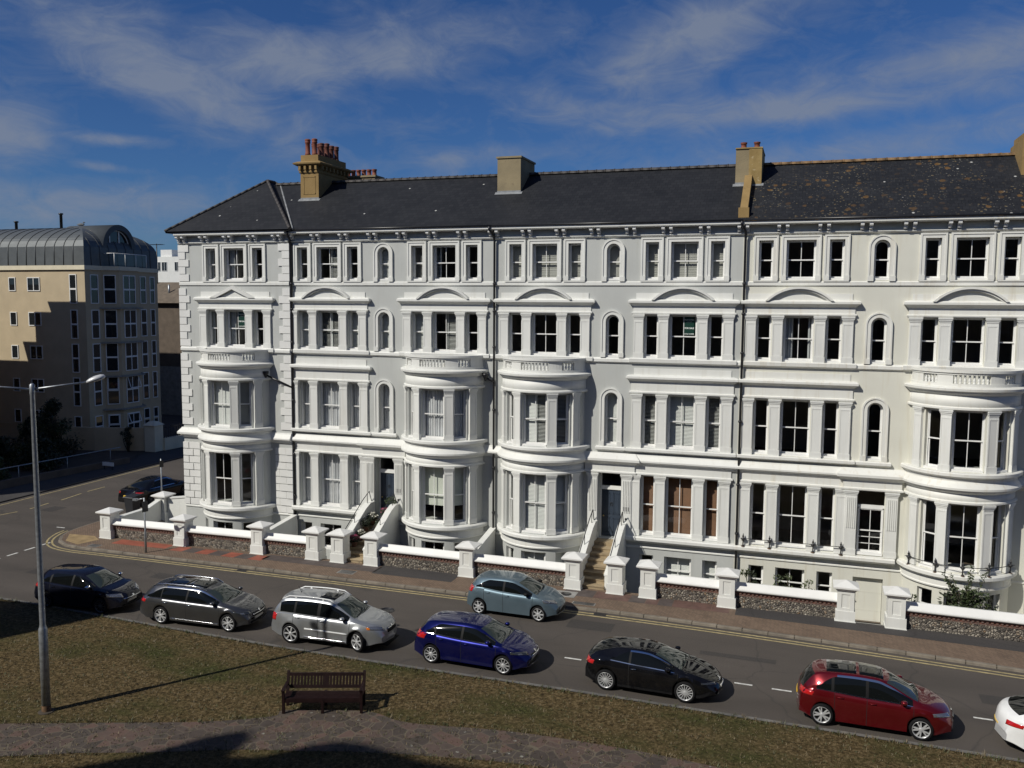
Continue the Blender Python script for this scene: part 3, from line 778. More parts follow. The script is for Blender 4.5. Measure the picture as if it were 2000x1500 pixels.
    if arch_col is not None:
        ax, door = arch_col
        K = 16
        for zb, za in ((15.0, 13.30), (11.80, 9.86), (8.25, 5.77)):
            am = MB()
            for ro, ri, pr in ((0.52, 0.46, 0.10), (0.46, 0.31, 0.065)):
                zc = zb - 0.31
                A = [(ax - ro, za)] + [(ax - ro * cos(pi * i / K), zc + ro * sin(pi * i / K)) for i in range(K + 1)] + [(ax + ro, za)]
                B = [(ax - ri, za)] + [(ax - ri * cos(pi * i / K), zc + ri * sin(pi * i / K)) for i in range(K + 1)] + [(ax + ri, za)]
                for i in range(len(A) - 1): am.prism([A[i], A[i + 1], B[i + 1], B[i]], y0 - pr, y0 + 0.02)
            for sg in (-1, 1): am.box(ax + sg * 0.42 - 0.115, ax + sg * 0.42 + 0.115, y0 - 0.11, y0 + 0.02, za, za + 0.22)
            H.part('architrave', am, wm)
        s3 = MB(); s3.stack(rect_plan(ax, 0.52, y0), [(0.05, 5.54), (0.16, 5.60), (0.18, 5.62), (0.18, 5.72), (0.14, 5.765)]); H.part('sill', s3, wm)
        # entrance surround
        for dx in (-0.80, 0.80): H.inst('pilaster', pilaster_mesh(3.08 if door == 'door' else 2.80, 0.46, 0.14, True), T_(ax + dx, y0, 1.42 if door == 'door' else 1.70))
        e3 = MB(); e3.stack(rect_plan(ax, 1.03, y0), [(0.13, 4.50), (0.13, 4.95)])
        e3.stack(rect_plan(ax, 1.03, y0), [(0.16, 4.505), (0.20, 4.54), (0.20, 4.60), (0.15, 4.63)])
        e3.stack(rect_plan(ax, 1.05, y0), [(0.14, 4.935), (0.20, 4.99), (0.30, 5.07), (0.36, 5.11), (0.36, 5.215), (0.18, 5.42), (0.14, 5.465)])
        H.part('entablature', e3, wm)
        if door == 'door':
            F = MB(); yd = y0 + 0.40
            F.box(ax - 0.53, ax - 0.47, yd, yd + 0.1, 1.40, 4.50); F.box(ax + 0.47, ax + 0.53, yd, yd + 0.1, 1.40, 4.50)
            F.box(ax - 0.47, ax + 0.47, yd, yd + 0.1, 4.43, 4.50); F.box(ax - 0.47, ax + 0.47, yd - 0.03, yd + 0.1, 3.64, 3.82)
            fr = H.part('door_frame', F, 'joinery')
            pn = MB(); pn.poly([(ax - 0.47, yd + 0.05, 3.82), (ax + 0.47, yd + 0.05, 3.82), (ax + 0.47, yd + 0.05, 4.43), (ax - 0.47, yd + 0.05, 4.43)])
            H.part('fanlight', pn, 'window_glass', parent=fr)
            D = MB(); D.box(ax - 0.465, ax + 0.465, yd + 0.03, yd + 0.09, 1.42, 3.635)
            for px in (-0.24, 0.24):
                for z0, z1 in ((1.60, 2.28), (2.46, 3.48)):
                    for (a, b_, c, d) in ((px - 0.16, px + 0.16, z0, z0 + 0.035), (px - 0.16, px + 0.16, z1 - 0.035, z1), (px - 0.16, px - 0.125, z0, z1), (px + 0.125, px + 0.16, z0, z1)):
                        D.box(ax + a, ax + b_, yd + 0.012, yd + 0.032, c, d)
                    D.box(ax + px - 0.095, ax + px + 0.095, yd + 0.02, yd + 0.032, z0 + 0.08, z1 - 0.08)
            dd = H.part('door', D, 'navy_door')
            hd = MB(); hd.lathe([(0.0, -0.06), (0.035, -0.055), (0.04, -0.02), (0.018, 0.0), (0.018, 0.05)], (ax - 0.36, yd - 0.01, 2.38), 10, axis='y')
            H.part('handle', hd, 'brass', parent=dd)
            kn = MB(); kn.tube([(ax + 0.07 * cos(a), yd + 0.0, 2.95 + 0.07 * sin(a)) for a in [i * pi / 5 for i in range(11)]], 0.012, 6)
            H.part('knocker', kn, 'black_iron', parent=dd)
            pq = MB(); pq.box(ax + 0.69, ax + 0.93, y0 - 0.165, y0 - 0.14, 2.80, 2.98); H.part('plaque', pq, 'plaque_dark')
            be = MB(); be.lathe([(0.045, -0.165), (0.055, -0.15), (0.055, -0.13)], (ax + 0.80, y0, 2.42), 12, axis='y'); H.part('doorbell', be, 'plaque_dark')
        else:
            add_window(H, T_(ax, y0 + 0.10, 1.76), 1.02, 1.98, None, bars=1, rows=2)
            tr = MB(); tr.box(ax - 0.53, ax + 0.53, y0 + 0.10, y0 + 0.2, 3.74, 3.86); f = H.part('transom', tr, 'joinery')
            pn = MB(); pn.poly([(ax - 0.5, y0 + 0.16, 3.86), (ax + 0.5, y0 + 0.16, 3.86), (ax + 0.5, y0 + 0.16, 4.48), (ax - 0.5, y0 + 0.16, 4.48)]); H.part('pane', pn, 'window_glass', parent=f)
            D = MB(); D.box(ax - 0.585, ax + 0.585, y0 + 0.20, y0 + 0.26, ZB + 0.02, 0.70)
            for z in (-0.75, 0.05): D.box(ax - 0.585, ax + 0.585, y0 + 0.192, y0 + 0.20, z - 0.006, z + 0.006)
            dd = H.part('basement_door', D, 'stucco_cream')
            hd = MB(); hd.lathe([(0.0, -0.05), (0.03, -0.04), (0.015, 0.0), (0.015, 0.04)], (ax - 0.48, y0 + 0.16, -0.35), 8, axis='y'); H.part('handle', hd, 'black_iron', parent=dd)
    # paired eaves brackets
    n = 7 if xb - xa > 8 else 5
    xs = [xa + (xb - xa) * k / n + (0.0) for k in range(n + 1)] if n == 7 else [xa + 0.28 + (xb - xa - 0.85) * k / 4 for k in range(5)]
    for k, x in enumerate(xs):
        for d in (-0.17, 0.17):
            if xa + 0.05 < x + d < xb - 0.05: H.inst('bracket', bracket_mesh(), T_(x + d, y0, 15.4))
    return H

def bay(H, cx, y0, covers, wallmat, wm):
    cy = CY_BAY + y0; R = R_BAY; plan = bay_plan(cx, y0)
    pos = lambda u, z, d: (cx + (R - d) * sin(u), cy - (R - d) * cos(u), z)
    th = acos(CY_BAY / R)
    spans = [(-0.83, -0.515), (-0.295, 0.295), (0.515, 0.83)]
    Wb = MB()
    fl = {'B': (-0.55, 0.86), 'G': (1.74, 4.50), 'F1': (5.80, 8.22)}
    hs = [(a, b, z0, z1) for z0, z1 in fl.values() for a, b in spans]
    wall_panel(Wb, pos, -th, th, ZB, 8.9, hs, 0.28, du=0.06)
    for f in Wb.f: pass
    H.part('bay_wall', Wb, wallmat)
    for k, (z0, z1) in fl.items():
        for i, (a, b) in enumerate(spans):
            um = (a + b) / 2; half = (b - a) / 2; Ri = R - 0.14
            w = 2 * Ri * sin(half) + 0.02; d = Ri * cos(half)
            T = T_(cx + d * sin(um), cy - d * cos(um), z0, um)
            add_window(H, T, w, z1 - z0, covers.get((cx, 'bay_' + k), (None,) * 3)[i])
    for z0, z1 in (fl['G'], fl['F1']):
        for u in (-0.98, -0.405, 0.405, 0.98):
            H.inst('pilaster', pilaster_mesh(z1 - z0 + 0.04, 0.40), T_(cx + R * sin(u) * 0.995, cy - R * cos(u) * 0.995, z0 - 0.02, u))
    E = MB()
    E.stack(plan, [(0.05, 4.50), (0.05, 4.96)], 0, True)
    E.stack(plan, [(0.06, 4.50), (0.13, 4.53), (0.13, 4.60), (0.07, 4.64)])
    E.stack(plan, [(0.07, 4.93), (0.12, 4.97), (0.18, 5.02), (0.19, 5.06), (0.28, 5.10), (0.28, 5.18), (0.14, 5.36), (0.10, 5.42), (0.12, 5.56)])
    H.part('bay_cornice', E, wm); E = MB()
    E.stack(plan, [(0.05, 8.22), (0.05, 8.86)], 0, True)
    E.stack(plan, [(0.06, 8.225), (0.13, 8.26), (0.13, 8.33), (0.07, 8.37)])
    E.stack(plan, [(0.07, 8.82), (0.12, 8.87), (0.17, 8.91), (0.18, 8.95), (0.28, 9.00), (0.29, 9.09), (0.20, 9.13), (0.02, 9.16)])
    H.part('bay_cornice', E, wm); E = MB()
    E.stack(plan, [(0.02, 1.02), (0.09, 1.05), (0.10, 1.10), (0.07, 1.14), (0.07, 1.40), (0.10, 1.44)])
    H.part('bay_band', E, wm)
    Sl = MB()
    Sl.stack(plan, [(0.10, 1.42), (0.22, 1.47), (0.28, 1.52), (0.28, 1.64), (0.24, 1.69)])
    H.part('bay_sill', Sl, wm); Sl = MB()
    Sl.stack(plan, [(0.12, 5.55), (0.24, 5.60), (0.27, 5.63), (0.27, 5.74), (0.23, 5.775)])
    H.part('bay_sill', Sl, wm)
    # balustrade: pedestals + rails, the balusters its own pieces
    Bm = MB(); Rb0, Rb1 = R - 0.16, R + 0.02
    def seg(u0, u1, z0, z1, ra=Rb0, rb=Rb1):
        n = max(2, int((u1 - u0) / 0.06)); rings = []
        for i in range(n + 1):
            u = u0 + (u1 - u0) * i / n
            rings.append([(cx + r * sin(u), cy - r * cos(u), z) for r, z in ((ra, z0), (rb, z0), (rb, z1), (ra, z1))])
        Bm.loft(rings, 0, True, True)
    t2 = acos(CY_BAY / (R + 0.06))
    seg(-t2, t2, 9.155, 9.27, Rb0 - 0.02, Rb1 + 0.03); seg(-t2, t2, 9.62, 9.70, Rb0 - 0.02, Rb1 + 0.03); seg(-t2, t2, 9.70, 9.80, Rb0 - 0.04, Rb1 + 0.08)
    gaps = [(-0.93, -0.62), (-0.33, 0.33), (0.62, 0.93)]
    cur = -t2
    for a, b in gaps: seg(cur, a, 9.27, 9.62); cur = b
    seg(cur, t2, 9.27, 9.62)
    bal = H.part('balustrade', Bm, wm)
    k = 'baluster'
    if k not in _cache:
        b_ = MB(); b_.lathe([(0.060, 0), (0.060, 0.03), (0.035, 0.05), (0.062, 0.11), (0.050, 0.17), (0.028, 0.22), (0.045, 0.27), (0.028, 0.30), (0.058, 0.325), (0.058, 0.35)], n=8)
        _cache[k] = b_.mesh('baluster', ['stucco_white'])
    for a, b in gaps:
        n = 8 if b - a > 0.5 else 4
        for i in range(n):
            u = a + (b - a) * (i + 0.5) / n; r = R - 0.07
            o = link('baluster', _cache[k], bal); o.location = Vector((cx + r * sin(u), cy - r * cos(u), 9.27)) - H.loc
    Fl = MB(); Fl.poly([(x, y, 9.17) for x, y in plan(-0.1)]); H.part('balcony_floor', Fl, 'lead_flashing')

# window coverings as the photograph shows them
CA, CB, CC, CD, CE, CF, CG = -28.50, -23.07, -16.69, -11.64, -5.22, -0.34, 6.18
A2, A3, A4 = -19.93, -8.40, 2.84
cov1 = {(CA, 'F3'): ('drape', 'drape', None), (CA, 'F2'): ('drape', 'drape', None), (CA, 'bay_F1'): ('roller', 'roller', 'roller_grey')}
cov2 = {(CB, 'F3'): (None, 'shutter_right', None), (CB, 'F2'): ('shutter', 'shutter_open', 'shutter'), (CB, 'F1'): ('curtain',) * 3, (CB, 'G'): ('curtain',) * 3,
        (CC, 'F3'): ('shutter_open', 'shutter_left', None), (CC, 'F2'): ('shutter', 'shutter_right', None), (CC, 'bay_F1'): ('curtain',) * 3,
        (CC, 'bay_G'): ('roller_part',) * 3, (A2, 'F3'): 'shutter', (A2, 'F2'): 'shutter', (A2, 'F1'): 'curtain'}
cov3 = {(CD, 'F3'): ('roman',) * 3, (CD, 'bay_F1'): ('shutter', 'shutter_mix', 'shutter_open'), (CD, 'bay_G'): ('shutter',) * 3, (CD, 'bay_B'): ('blind',) * 3,
        (CE, 'F3'): ('roman',) * 3, (CE, 'F1'): ('shutter_open', 'shutter', 'shutter_open'), (CE, 'G'): ('blind_brown',) * 3, (CE, 'B'): (None, 'blind', 'blind'),
        (A3, 'F3'): 'roller_grey', (A3, 'F1'): 'blind'}
cov4 = {(CF, 'F2'): (None, 'drape', None)}
H1 = house('white end of terrace house with rough quoined corners and a triangular pediment', 'end_terrace_house', -31.95, P1, -0.15, [(CA, 'bay')], None, cov1, 'stucco_grey', 'stucco_white', 'slate')
H2 = house('pale grey terraced house with flower pots up its front steps', 'terraced_house', P1, P2, 0, [(CB, 'flat'), (CC, 'bay')], (A2, 'door'), cov2, 'stucco_grey', 'stucco_white', 'slate')
H3 = house('pale grey terraced house with brown wooden blinds in its ground floor windows', 'terraced_house', P2, P3, 0, [(CD, 'bay'), (CE, 'flat')], (A3, 'door'), cov3, 'stucco_grey', 'stucco_white', 'slate')
H4 = house('cream terraced house with lichen spotted roof and a cream basement door', 'terraced_house', P3, P4, 0, [(CF, 'flat'), (CG, 'bay')], (A4, 'window'), cov4, 'stucco_cream', 'trim_cream', 'slate_lichen')

# quoins of the end house
Q = MB(); QR = MB(); QL = MB(); QM = MB(); z = 5.62; k = 0
while z < 15.2:
    w = 0.62 if k % 2 == 0 else 0.40
    for z0 in (z,):
        Q.box(-31.99, -31.95 + w, -0.20, 0.05 + (0.4 if k % 2 else 0.62), z + 0.012, z + 0.375)
        QR.box(P1 - w, P1 + 0.03, -0.20, -0.10, z + 0.012, z + 0.375)
    z += 0.387; k += 1
    if 9.4 < z < 9.85: z = 9.87
    if 12.95 < z < 13.3: z = 13.32
z = 1.22; k = 0
while z < 4.6:                                                       # vermiculated ground floor blocks
    for j in range(3):
        q = 0.30 + 0.28 * (k % 2)
        if j == 0: QL.box(-31.99, -31.95 + q, -0.21, 0.5, z + 0.02, z + 0.36)
        elif j == 1: QL.box(-31.95 + q + 0.03, -31.95 + 1.02, -0.185, -0.1, z + 0.02, z + 0.36)
    q = 0.35 + 0.4 * (k % 2)
    QM.box(P1 - q, P1 + 0.03, -0.21, -0.1, z + 0.02, z + 0.36); QM.box(P1 - 1.0, P1 - q - 0.03, -0.185, -0.1, z + 0.02, z + 0.36)
    z += 0.385; k += 1
QC = MB(); QC.stack(lambda p: [(-31.95 - p, 1.0), (-31.95 - p, -0.15 - p), (-30.3, -0.15 - p), (-30.3, 1.0)], [(0.06, 5.02), (0.14, 5.08), (0.26, 5.12), (0.26, 5.22), (0.10, 5.42), (0.08, 5.47)])
def bands(mb):
    out = {}
    for f in mb.f:
        zc = sum(mb.v[i][2] for i in f) / len(f); k = 0 if zc < 9.6 else 1 if zc < 13.15 else 2
        out.setdefault(k, MB()).poly([mb.v[i] for i in f])
    return list(out.values())
for q_ in bands(Q) + bands(QR) + [QL, QM]: H1.part('quoins', q_, 'white_paint')
H1.part('corner_cornice', QC, 'stucco_white')

# ---- roofs
SL = (18.735 - EAVE) / 4.05
def roofz(y): return EAVE + (y + 0.55) * SL
def roof_part(H, x0, x1, mat, ridge):
    b = MB(); t = 0.10
    f = [(-0.49, EAVE + 0.035), (3.5, 18.735), (7.49, EAVE + 0.035)]
    a = [(x0, y, z) for y, z in f] + [(x0, y, z - t) for y, z in reversed(f)]
    c = [(x1, y, z) for y, z in f] + [(x1, y, z - t) for y, z in reversed(f)]
    b.loft([a, c], 0, True, True)
    r = H.part('roof', b, mat)
    g = MB(); x = x0
    while x < x1 - 0.1:
        e = min(x + 0.45, x1)
        g.loft([[(xx, 3.5 + 0.16 * cos(q), 18.70 + 0.13 * sin(q)) for q in [pi * i / 6 for i in range(7)]] for xx in (x + 0.008, e - 0.008)], 0, True, False, True)
        g.loft([[(xx, 3.5 + 0.18 * cos(q), 18.70 + 0.15 * sin(q)) for q in [pi * i / 6 for i in range(7)]] for xx in (e - 0.04, e + 0.0)], 0, True, False, True)
        x = e
    H.part('ridge_tiles', g, ridge, parent=r)
    return r
r2 = roof_part(H2, -28.2, P2, 'slate', 'ridge_tile'); r3 = roof_part(H3, P2, P3, 'slate', 'ridge_tile'); r4 = roof_part(H4, P3, P4 + 0.7, 'slate_lichen', 'ridge_lichen')
b = MB()
eb = [(-32.40, -0.68, 15.925), (-24.80, -0.68, 15.925), (-24.80, 7.5, 15.925), (-32.40, 7.5, 15.925)]; ap = [(-28.50, 3.02, 18.88), (-28.50, 3.7, 18.88)]
b.poly([eb[0], eb[1], ap[0]]); b.poly([eb[1], eb[2], ap[1], ap[0]]); b.poly([eb[2], eb[3], ap[1]]); b.poly([eb[3], eb[0], ap[0], ap[1]])
b.poly([(x, y, z - 0.03) for x, y, z in reversed(eb)])
r1 = H1.part('roof', b, 'slate')
g = MB()
for a, c in ((eb[0], ap[0]), (eb[1], ap[0]), (ap[0], ap[1]), (eb[2], ap[1]), (eb[3], ap[1])):
    A, Bv = Vector(a), Vector(c); n = max(1, int((Bv - A).length / 0.4))
    for i in range(n):
        p, q = A.lerp(Bv, i / n), A.lerp(Bv, (i + 0.985) / n)
        g.tube([p + Vector((0, 0, 0.02)), q + Vector((0, 0, 0.02))], 0.085, 6)
H1.part('ridge_tiles', g, 'ridge_tile', parent=r1)
vf = MB(); vf.tube([(-24.70, -0.55, 15.93), (-27.95, 3.45, 18.66)], 0.05, 6); H1.part('valley_flashing', vf, 'lead_flashing', parent=r1)
g = MB(); g.tube([(-32.38, -0.615, 15.885), (-24.80, -0.615, 15.885)], 0.045, 8); g.box(-32.38, -24.80, -0.60, 0.0, 15.84, 15.92); H1.part('gutter', g, 'gutter_black')

b = MB(); b.box(P4 + .002, P4 + 0.66, 0.02, 7.0, ZB, EAVE); b.loft([[(x, 0.02, EAVE - .02), (x, 6.98, EAVE - .02), (x, 3.5, 18.55)] for x in (P4 + .40, P4 + .66)], 0, True, True); H4.part('end_wall', b, 'stucco_cream')
# ---- chimneys
def pot(H, par, x, y, z, h, r=0.14, mat='terracotta'):
    h *= .86
    b = MB(); b.lathe([(r * .95, 0), (r, h * .12), (r * .82, h * .16), (r * .80, h * .72), (r * .98, h * .76), (r * .98, h * .82), (r * .84, h * .85), (r * 1.02, h * .90), (r * 1.02, h * .97), (r * .72, h), (r * .7, h * .9)], (x, y, z), 12)
    H.part('chimney_pot', b, mat, parent=par)
def flash(H, par, x0, x1, y0, y1):
    b = MB(); e = 0.10
    z = roofz(y0 - 0.14) + 0.012
    b.poly([(x0 - e, y0 - 0.16, roofz(y0 - 0.16) + 0.014), (x1 + e, y0 - 0.16, roofz(y0 - 0.16) + 0.014), (x1 + e, y0 + 0.01, roofz(y0) + 0.03), (x0 - e, y0 + 0.01, roofz(y0) + 0.03)])
    b.box(x0 - 0.012, x1 + 0.012, y0 - 0.014, y0 + 0.05, roofz(y0) - 0.1, roofz(y0) + 0.09)
    H.part('flashing', b, 'lead_flashing', parent=par)
cx = -25.24; b = MB()
b.box(cx - 0.54, cx + 0.54, 2.0, 5.0, 16.8, 19.10)
for (x0, x1, z0, z1) in ((-0.36, 0.36, 17.95, 17.99), (-0.36, 0.36, 18.83, 18.87), (-0.36, -0.32, 17.95, 18.87), (0.32, 0.36, 17.95, 18.87)): b.box(cx + x0, cx + x1, 1.985, 2.0, z0, z1)
b.stack(lambda p: [(cx - .54 - p, 5.0 + p), (cx - .54 - p, 2.0 - p), (cx + .54 + p, 2.0 - p), (cx + .54 + p, 5.0 + p)], [(0.03, 19.05), (0.06, 19.10), (0.06, 19.16)])
b.box(cx - 0.56, cx + 0.56, 1.98, 5.02, 19.16, 19.42)
for i in range(4):
    x = cx - 0.48 + 0.32 * i; b.box(x - 0.06, x + 0.06, 1.80, 2.0, 19.22, 19.43)
for i in range(8):
    y = 2.15 + 0.385 * i; b.box(cx + 0.55, cx + 0.74, y - 0.06, y + 0.06, 19.22, 19.43); b.box(cx - 0.74, cx - 0.55, y - 0.06, y + 0.06, 19.22, 19.43)
b.stack(lambda p: [(cx - .54 - p, 5.0 + p), (cx - .54 - p, 2.0 - p), (cx + .54 + p, 2.0 - p), (cx + .54 + p, 5.0 + p)], [(0.14, 19.425), (0.20, 19.46), (0.28, 19.50), (0.30, 19.57), (0.10, 19.66)])
b.box(cx - 0.52, cx + 0.52, 2.02, 4.98, 19.64, 20.0)
c1 = H2.part('chimney', b, 'chimney_ochre'); tag(c1, 'tall ochre chimney stack with a bracketed top')
for i, (dx, dy, h) in enumerate([(-0.26, 2.3, 1.02), (0.16, 2.3, 1.02), (-0.20, 2.85, .86), (0.22, 2.9, .86), (-0.2, 3.4, .95), (0.22, 3.45, .95), (0.22, 3.95, .9), (-0.2, 4.0, .9), (0.2, 4.5, .95), (-0.2, 4.6, .9)]):
    pot(H2, c1, cx + dx, dy, 20.0, h, 0.15, 'terracotta_old' if i > 1 else 'terracotta')
flash(H2, c1, cx - .54, cx + .54, 2.0, 5)
b = MB(); b.box(-25.35, -23.25, 5.6, 6.6, 16.5, 19.26); b.box(-25.42, -23.18, 5.53, 6.67, 19.26, 19.36)
c2 = H2.part('chimney', b, 'chimney_plain')
for i in range(6): pot(H2, c2, -25.05 + 0.33 * i, 5.85, 19.36, 0.42, 0.145)
cx = -14.10; b = MB(); b.box(cx - 0.60, cx + 0.60, 2.0, 4.3, 16.8, 19.34); b.box(cx - 0.65, cx + 0.65, 1.95, 4.35, 19.34, 19.43)
c3 = H3.part('chimney', b, 'chimney_plain'); flash(H3, c3, cx - .6, cx + .6, 2, 4)
cx = -2.73; b = MB(); b.box(cx - 0.58, cx + 0.0, 2.0, 4.4, 16.8, 19.27)
c4_ = H4.part('chimney', b, 'chimney_plain')
b = MB(); b.box(cx + 0.002, cx + 0.56, 1.97, 4.4, 16.8, 19.25); b.box(cx - 0.60, cx + 0.58, 1.95, 4.42, 19.255, 19.31); H4.part('weathered_half', b, 'chimney_weathered', parent=c4_)
for dx in (-0.28, 0.30): pot(H4, c4_, cx + dx, 2.5, 19.31, 0.36, 0.15)
flash(H4, c4_, cx - .58, cx + .56, 2, 4)
b = MB(); a = [(cx - 0.16, -0.30, roofz(-0.30) + 0.0), (cx + 0.16, -0.30, roofz(-0.30) + 0.0), (cx + 0.16, -0.30, roofz(-0.30) + 0.30), (cx - 0.16, -0.30, roofz(-0.30) + 0.30)]
e = [(cx - 0.16, 1.97, roofz(1.97)), (cx + 0.16, 1.97, roofz(1.97)), (cx + 0.16, 1.97, roofz(1.97) + 0.42), (cx - 0.16, 1.97, roofz(1.97) + 0.42)]
b.loft([a, e], 0, True, True); b.box(cx - 0.22, cx + 0.22, -0.42, -0.27, roofz(-0.42) + 0.0, roofz(-0.3) + 0.34)
H4.part('party_wall_coping', b, 'chimney_ochre')
cx = 8.75; b = MB(); b.box(cx - 0.62, cx + 0.60, 2.0, 4.4, 16.8, 19.15); b.box(cx - 0.52, cx + 0.5, 2.1, 4.3, 19.15, 19.45); H4.part('chimney', b, 'chimney_ochre')

# ---- rainwater pipes
def pipe(H, pts, hopper=None):
    b = MB(); b.tube(pts, 0.055, 8)
    for z in (13.2, 11.9, 10.2, 7.2, 4.4, 2.2): 
        x, y = pts[-1][0], pts[-1][1]; b.lathe([(0.075, -0.05), (0.085, 0), (0.075, 0.05)], (x, y, z), 8)
    if hopper:
        hx, hy, hz, ex, ey, ez = hopper
        b.tube([(hx, hy, hz), (ex, ey, ez)], 0.05, 8); b.lathe([(0.05, -0.25), (0.10, -0.12), (0.16, 0.0), (0.16, 0.10)], (hx, hy, hz + 0.1), 8)
    H.part('downpipe', b, 'gutter_black')
pipe(H2, [(P1 + 0.15, -0.50, 15.85), (P1 + 0.15, -0.50, 15.70), (P1 + 0.10, -0.22, 15.40), (P1 + 0.10, -0.13, 15.2), (P1 + 0.10, -0.13, -1.0)], (P1 - 1.32, -0.45, 8.50, P1 + 0.10, -0.16, 7.85))
pipe(H3, [(P2 - 0.12, -0.50, 15.85), (P2 - 0.12, -0.50, 15.70), (P2 + 0.02, -0.22, 15.40), (P2 + 0.02, -0.13, 15.2), (P2 + 0.02, -0.13, -1.0)], (P2 - 0.35, -0.30, 8.75, P2 + 0.02, -0.16, 8.55))
pipe(H4, [(P3 - 0.05, -0.50, 15.85), (P3 - 0.05, -0.50, 15.70), (P3 + 0.10, -0.22, 15.40), (P3 + 0.10, -0.16, 15.2), (P3 + 0.10, -0.16, -1.0)])

# ---- iron sill guards of the cream house
def guard(H, pts, mids):
    b = MB(); b.tube(pts, 0.016, 6)
    r = H.part('window_guard', b, 'black_iron')
    for x, y in mids:
        q = MB(); q.lathe([(0.055, 0), (0.055, 0.02), (0.028, 0.06), (0.022, 0.20), (0.045, 0.24), (0.10, 0.31), (0.12, 0.335), (0.05, 0.35), (0.025, 0.38), (0.05, 0.43), (0.03, 0.47), (0.008, 0.56)], (x, y, 1.69), 8)
        for sg in (-1, 1): q.tube([(x, y, 1.98), (x + sg * 0.09, y, 2.03), (x + sg * 0.15, y, 2.02)], 0.012, 5)
        H.part('finial', q, 'black_iron', parent=r)
        s = MB(); s.lathe([(0.10, 1.688), (0.0, 1.694)], (x, y - 0.03, 0), 9); H.part('rust_stain', s, 'rust', parent=r)
guard(H4, [(CF - 2.0, -0.22, 2.02), (CF + 2.05, -0.22, 2.02)], [(CF - 2.0, -0.22), (CF - 0.88, -0.22), (CF + 0.92, -0.22), (CF + 2.05, -0.22)])
us = [-1.0 + 2.0 * i / 28 for i in range(29)]; Rg = R_BAY + 0.17
guard(H4, [(CG + Rg * sin(u), CY_BAY - Rg * cos(u), 2.02) for u in us], [(CG + Rg * sin(u), CY_BAY - Rg * cos(u)) for u in (-1.0, -0.45, 0.0, 0.45, 1.0)])

# ---- entrance steps with sloping side walls and handrails
def steps(H, ax, y0=0.0):
    b = MB(); n = 8; ztop = 1.38; yt = -0.62; yb = -3.55; hw = 0.56
    b.box(ax - hw, ax + hw, yt, y0 + 0.42, ZB, ztop)
    for i in range(n - 1):
        z = ztop - (i + 1) * (ztop - 0.10) / n; d = (yt - yb) / (n - 1)
        ya = yt - (i + 1) * d
        b.box(ax - hw, ax + hw, ya, ya + d + (0.0), ZB, z)
        b.box(ax - hw, ax + hw, ya - 0.025, ya, z - 0.05, z)
    st = H.part('front_steps', b, 'york_stone')
    for sg in (-1, 1):
        x0, x1 = sorted((ax + sg * (hw + 0.004), ax + sg * (hw + 0.26))); 
        q = MB(); prof = [(-3.45, ZB), (-3.45, 0.72), (-3.05, 0.90), (-1.05, 2.02), (-0.55, 2.20), (-0.02, 2.20), (-0.02, ZB)]
        q.loft([[(x0, y, z) for y, z in prof], [(x1, y, z) for y, z in prof]], 0, True, True)
        cp = [(-3.46, 0.70), (-3.05, 0.88), (-1.05, 2.00), (-0.55, 2.18), (-0.015, 2.18)]
        q.loft([[(xx, y, z + dz) for xx, dz in ((x0 - 0.03, 0.0), (x1 + 0.03, 0.0), (x1 + 0.03, 0.07), (x0 - 0.03, 0.07))] for y, z in cp], 0, True, True)
        sw = H.part('stair_wall', q, 'stucco_white')
        xm = (x0 + x1) / 2
        r = MB(); r.tube([(xm, -3.25, 0.95), (xm, -2.9, 1.45), (xm, -1.05, 2.52), (xm, -0.42, 2.80), (xm, -0.14, 2.22)], 0.022, 6)
        for y, z, zz in ((-1.95, 1.55, 1.98), (-0.60, 2.2, 2.72)): r.tube([(xm, y, z), (xm, y, zz)], 0.016, 6)
        H.part('handrail', r, 'black_iron', parent=sw)
steps(H2, A2); steps(H3, A3)
# landing over the basement passage at the steps
# ------------------------------------------------------------------ ground, road, pavement, lawn
def offs(line, d):
    """offset an open polyline to its left by d"""
    out = []
    for i, p in enumerate(line):
        a = Vector(line[max(i - 1, 0)]); b = Vector(line[min(i + 1, len(line) - 1)]); t = (b - a).normalized()
        out.append((p[0] - t.y * d, p[1] + t.x * d))
    return out
def ribbon(mb, a, b, z, mi=0):
    for i in range(len(a) - 1): mb.poly([(*a[i], z), (*a[i + 1], z), (*b[i + 1], z), (*b[i], z)], mi)
def smooth_line(pts, n=6):
    out = []
    for i in range(len(pts) - 1):
        p0 = Vector(pts[max(i - 1, 0)]); p1 = Vector(pts[i]); p2 = Vector(pts[i + 1]); p3 = Vector(pts[min(i + 2, len(pts) - 1)])
        for k in range(n):
            t = k / n
            out.append(tuple(0.5 * ((2 * p1) + (p2 - p0) * t + (2 * p0 - 5 * p1 + 4 * p2 - p3) * t * t + (3 * p1 - p0 - 3 * p2 + p3) * t ** 3)))
    out.append(tuple(pts[-1])); return out

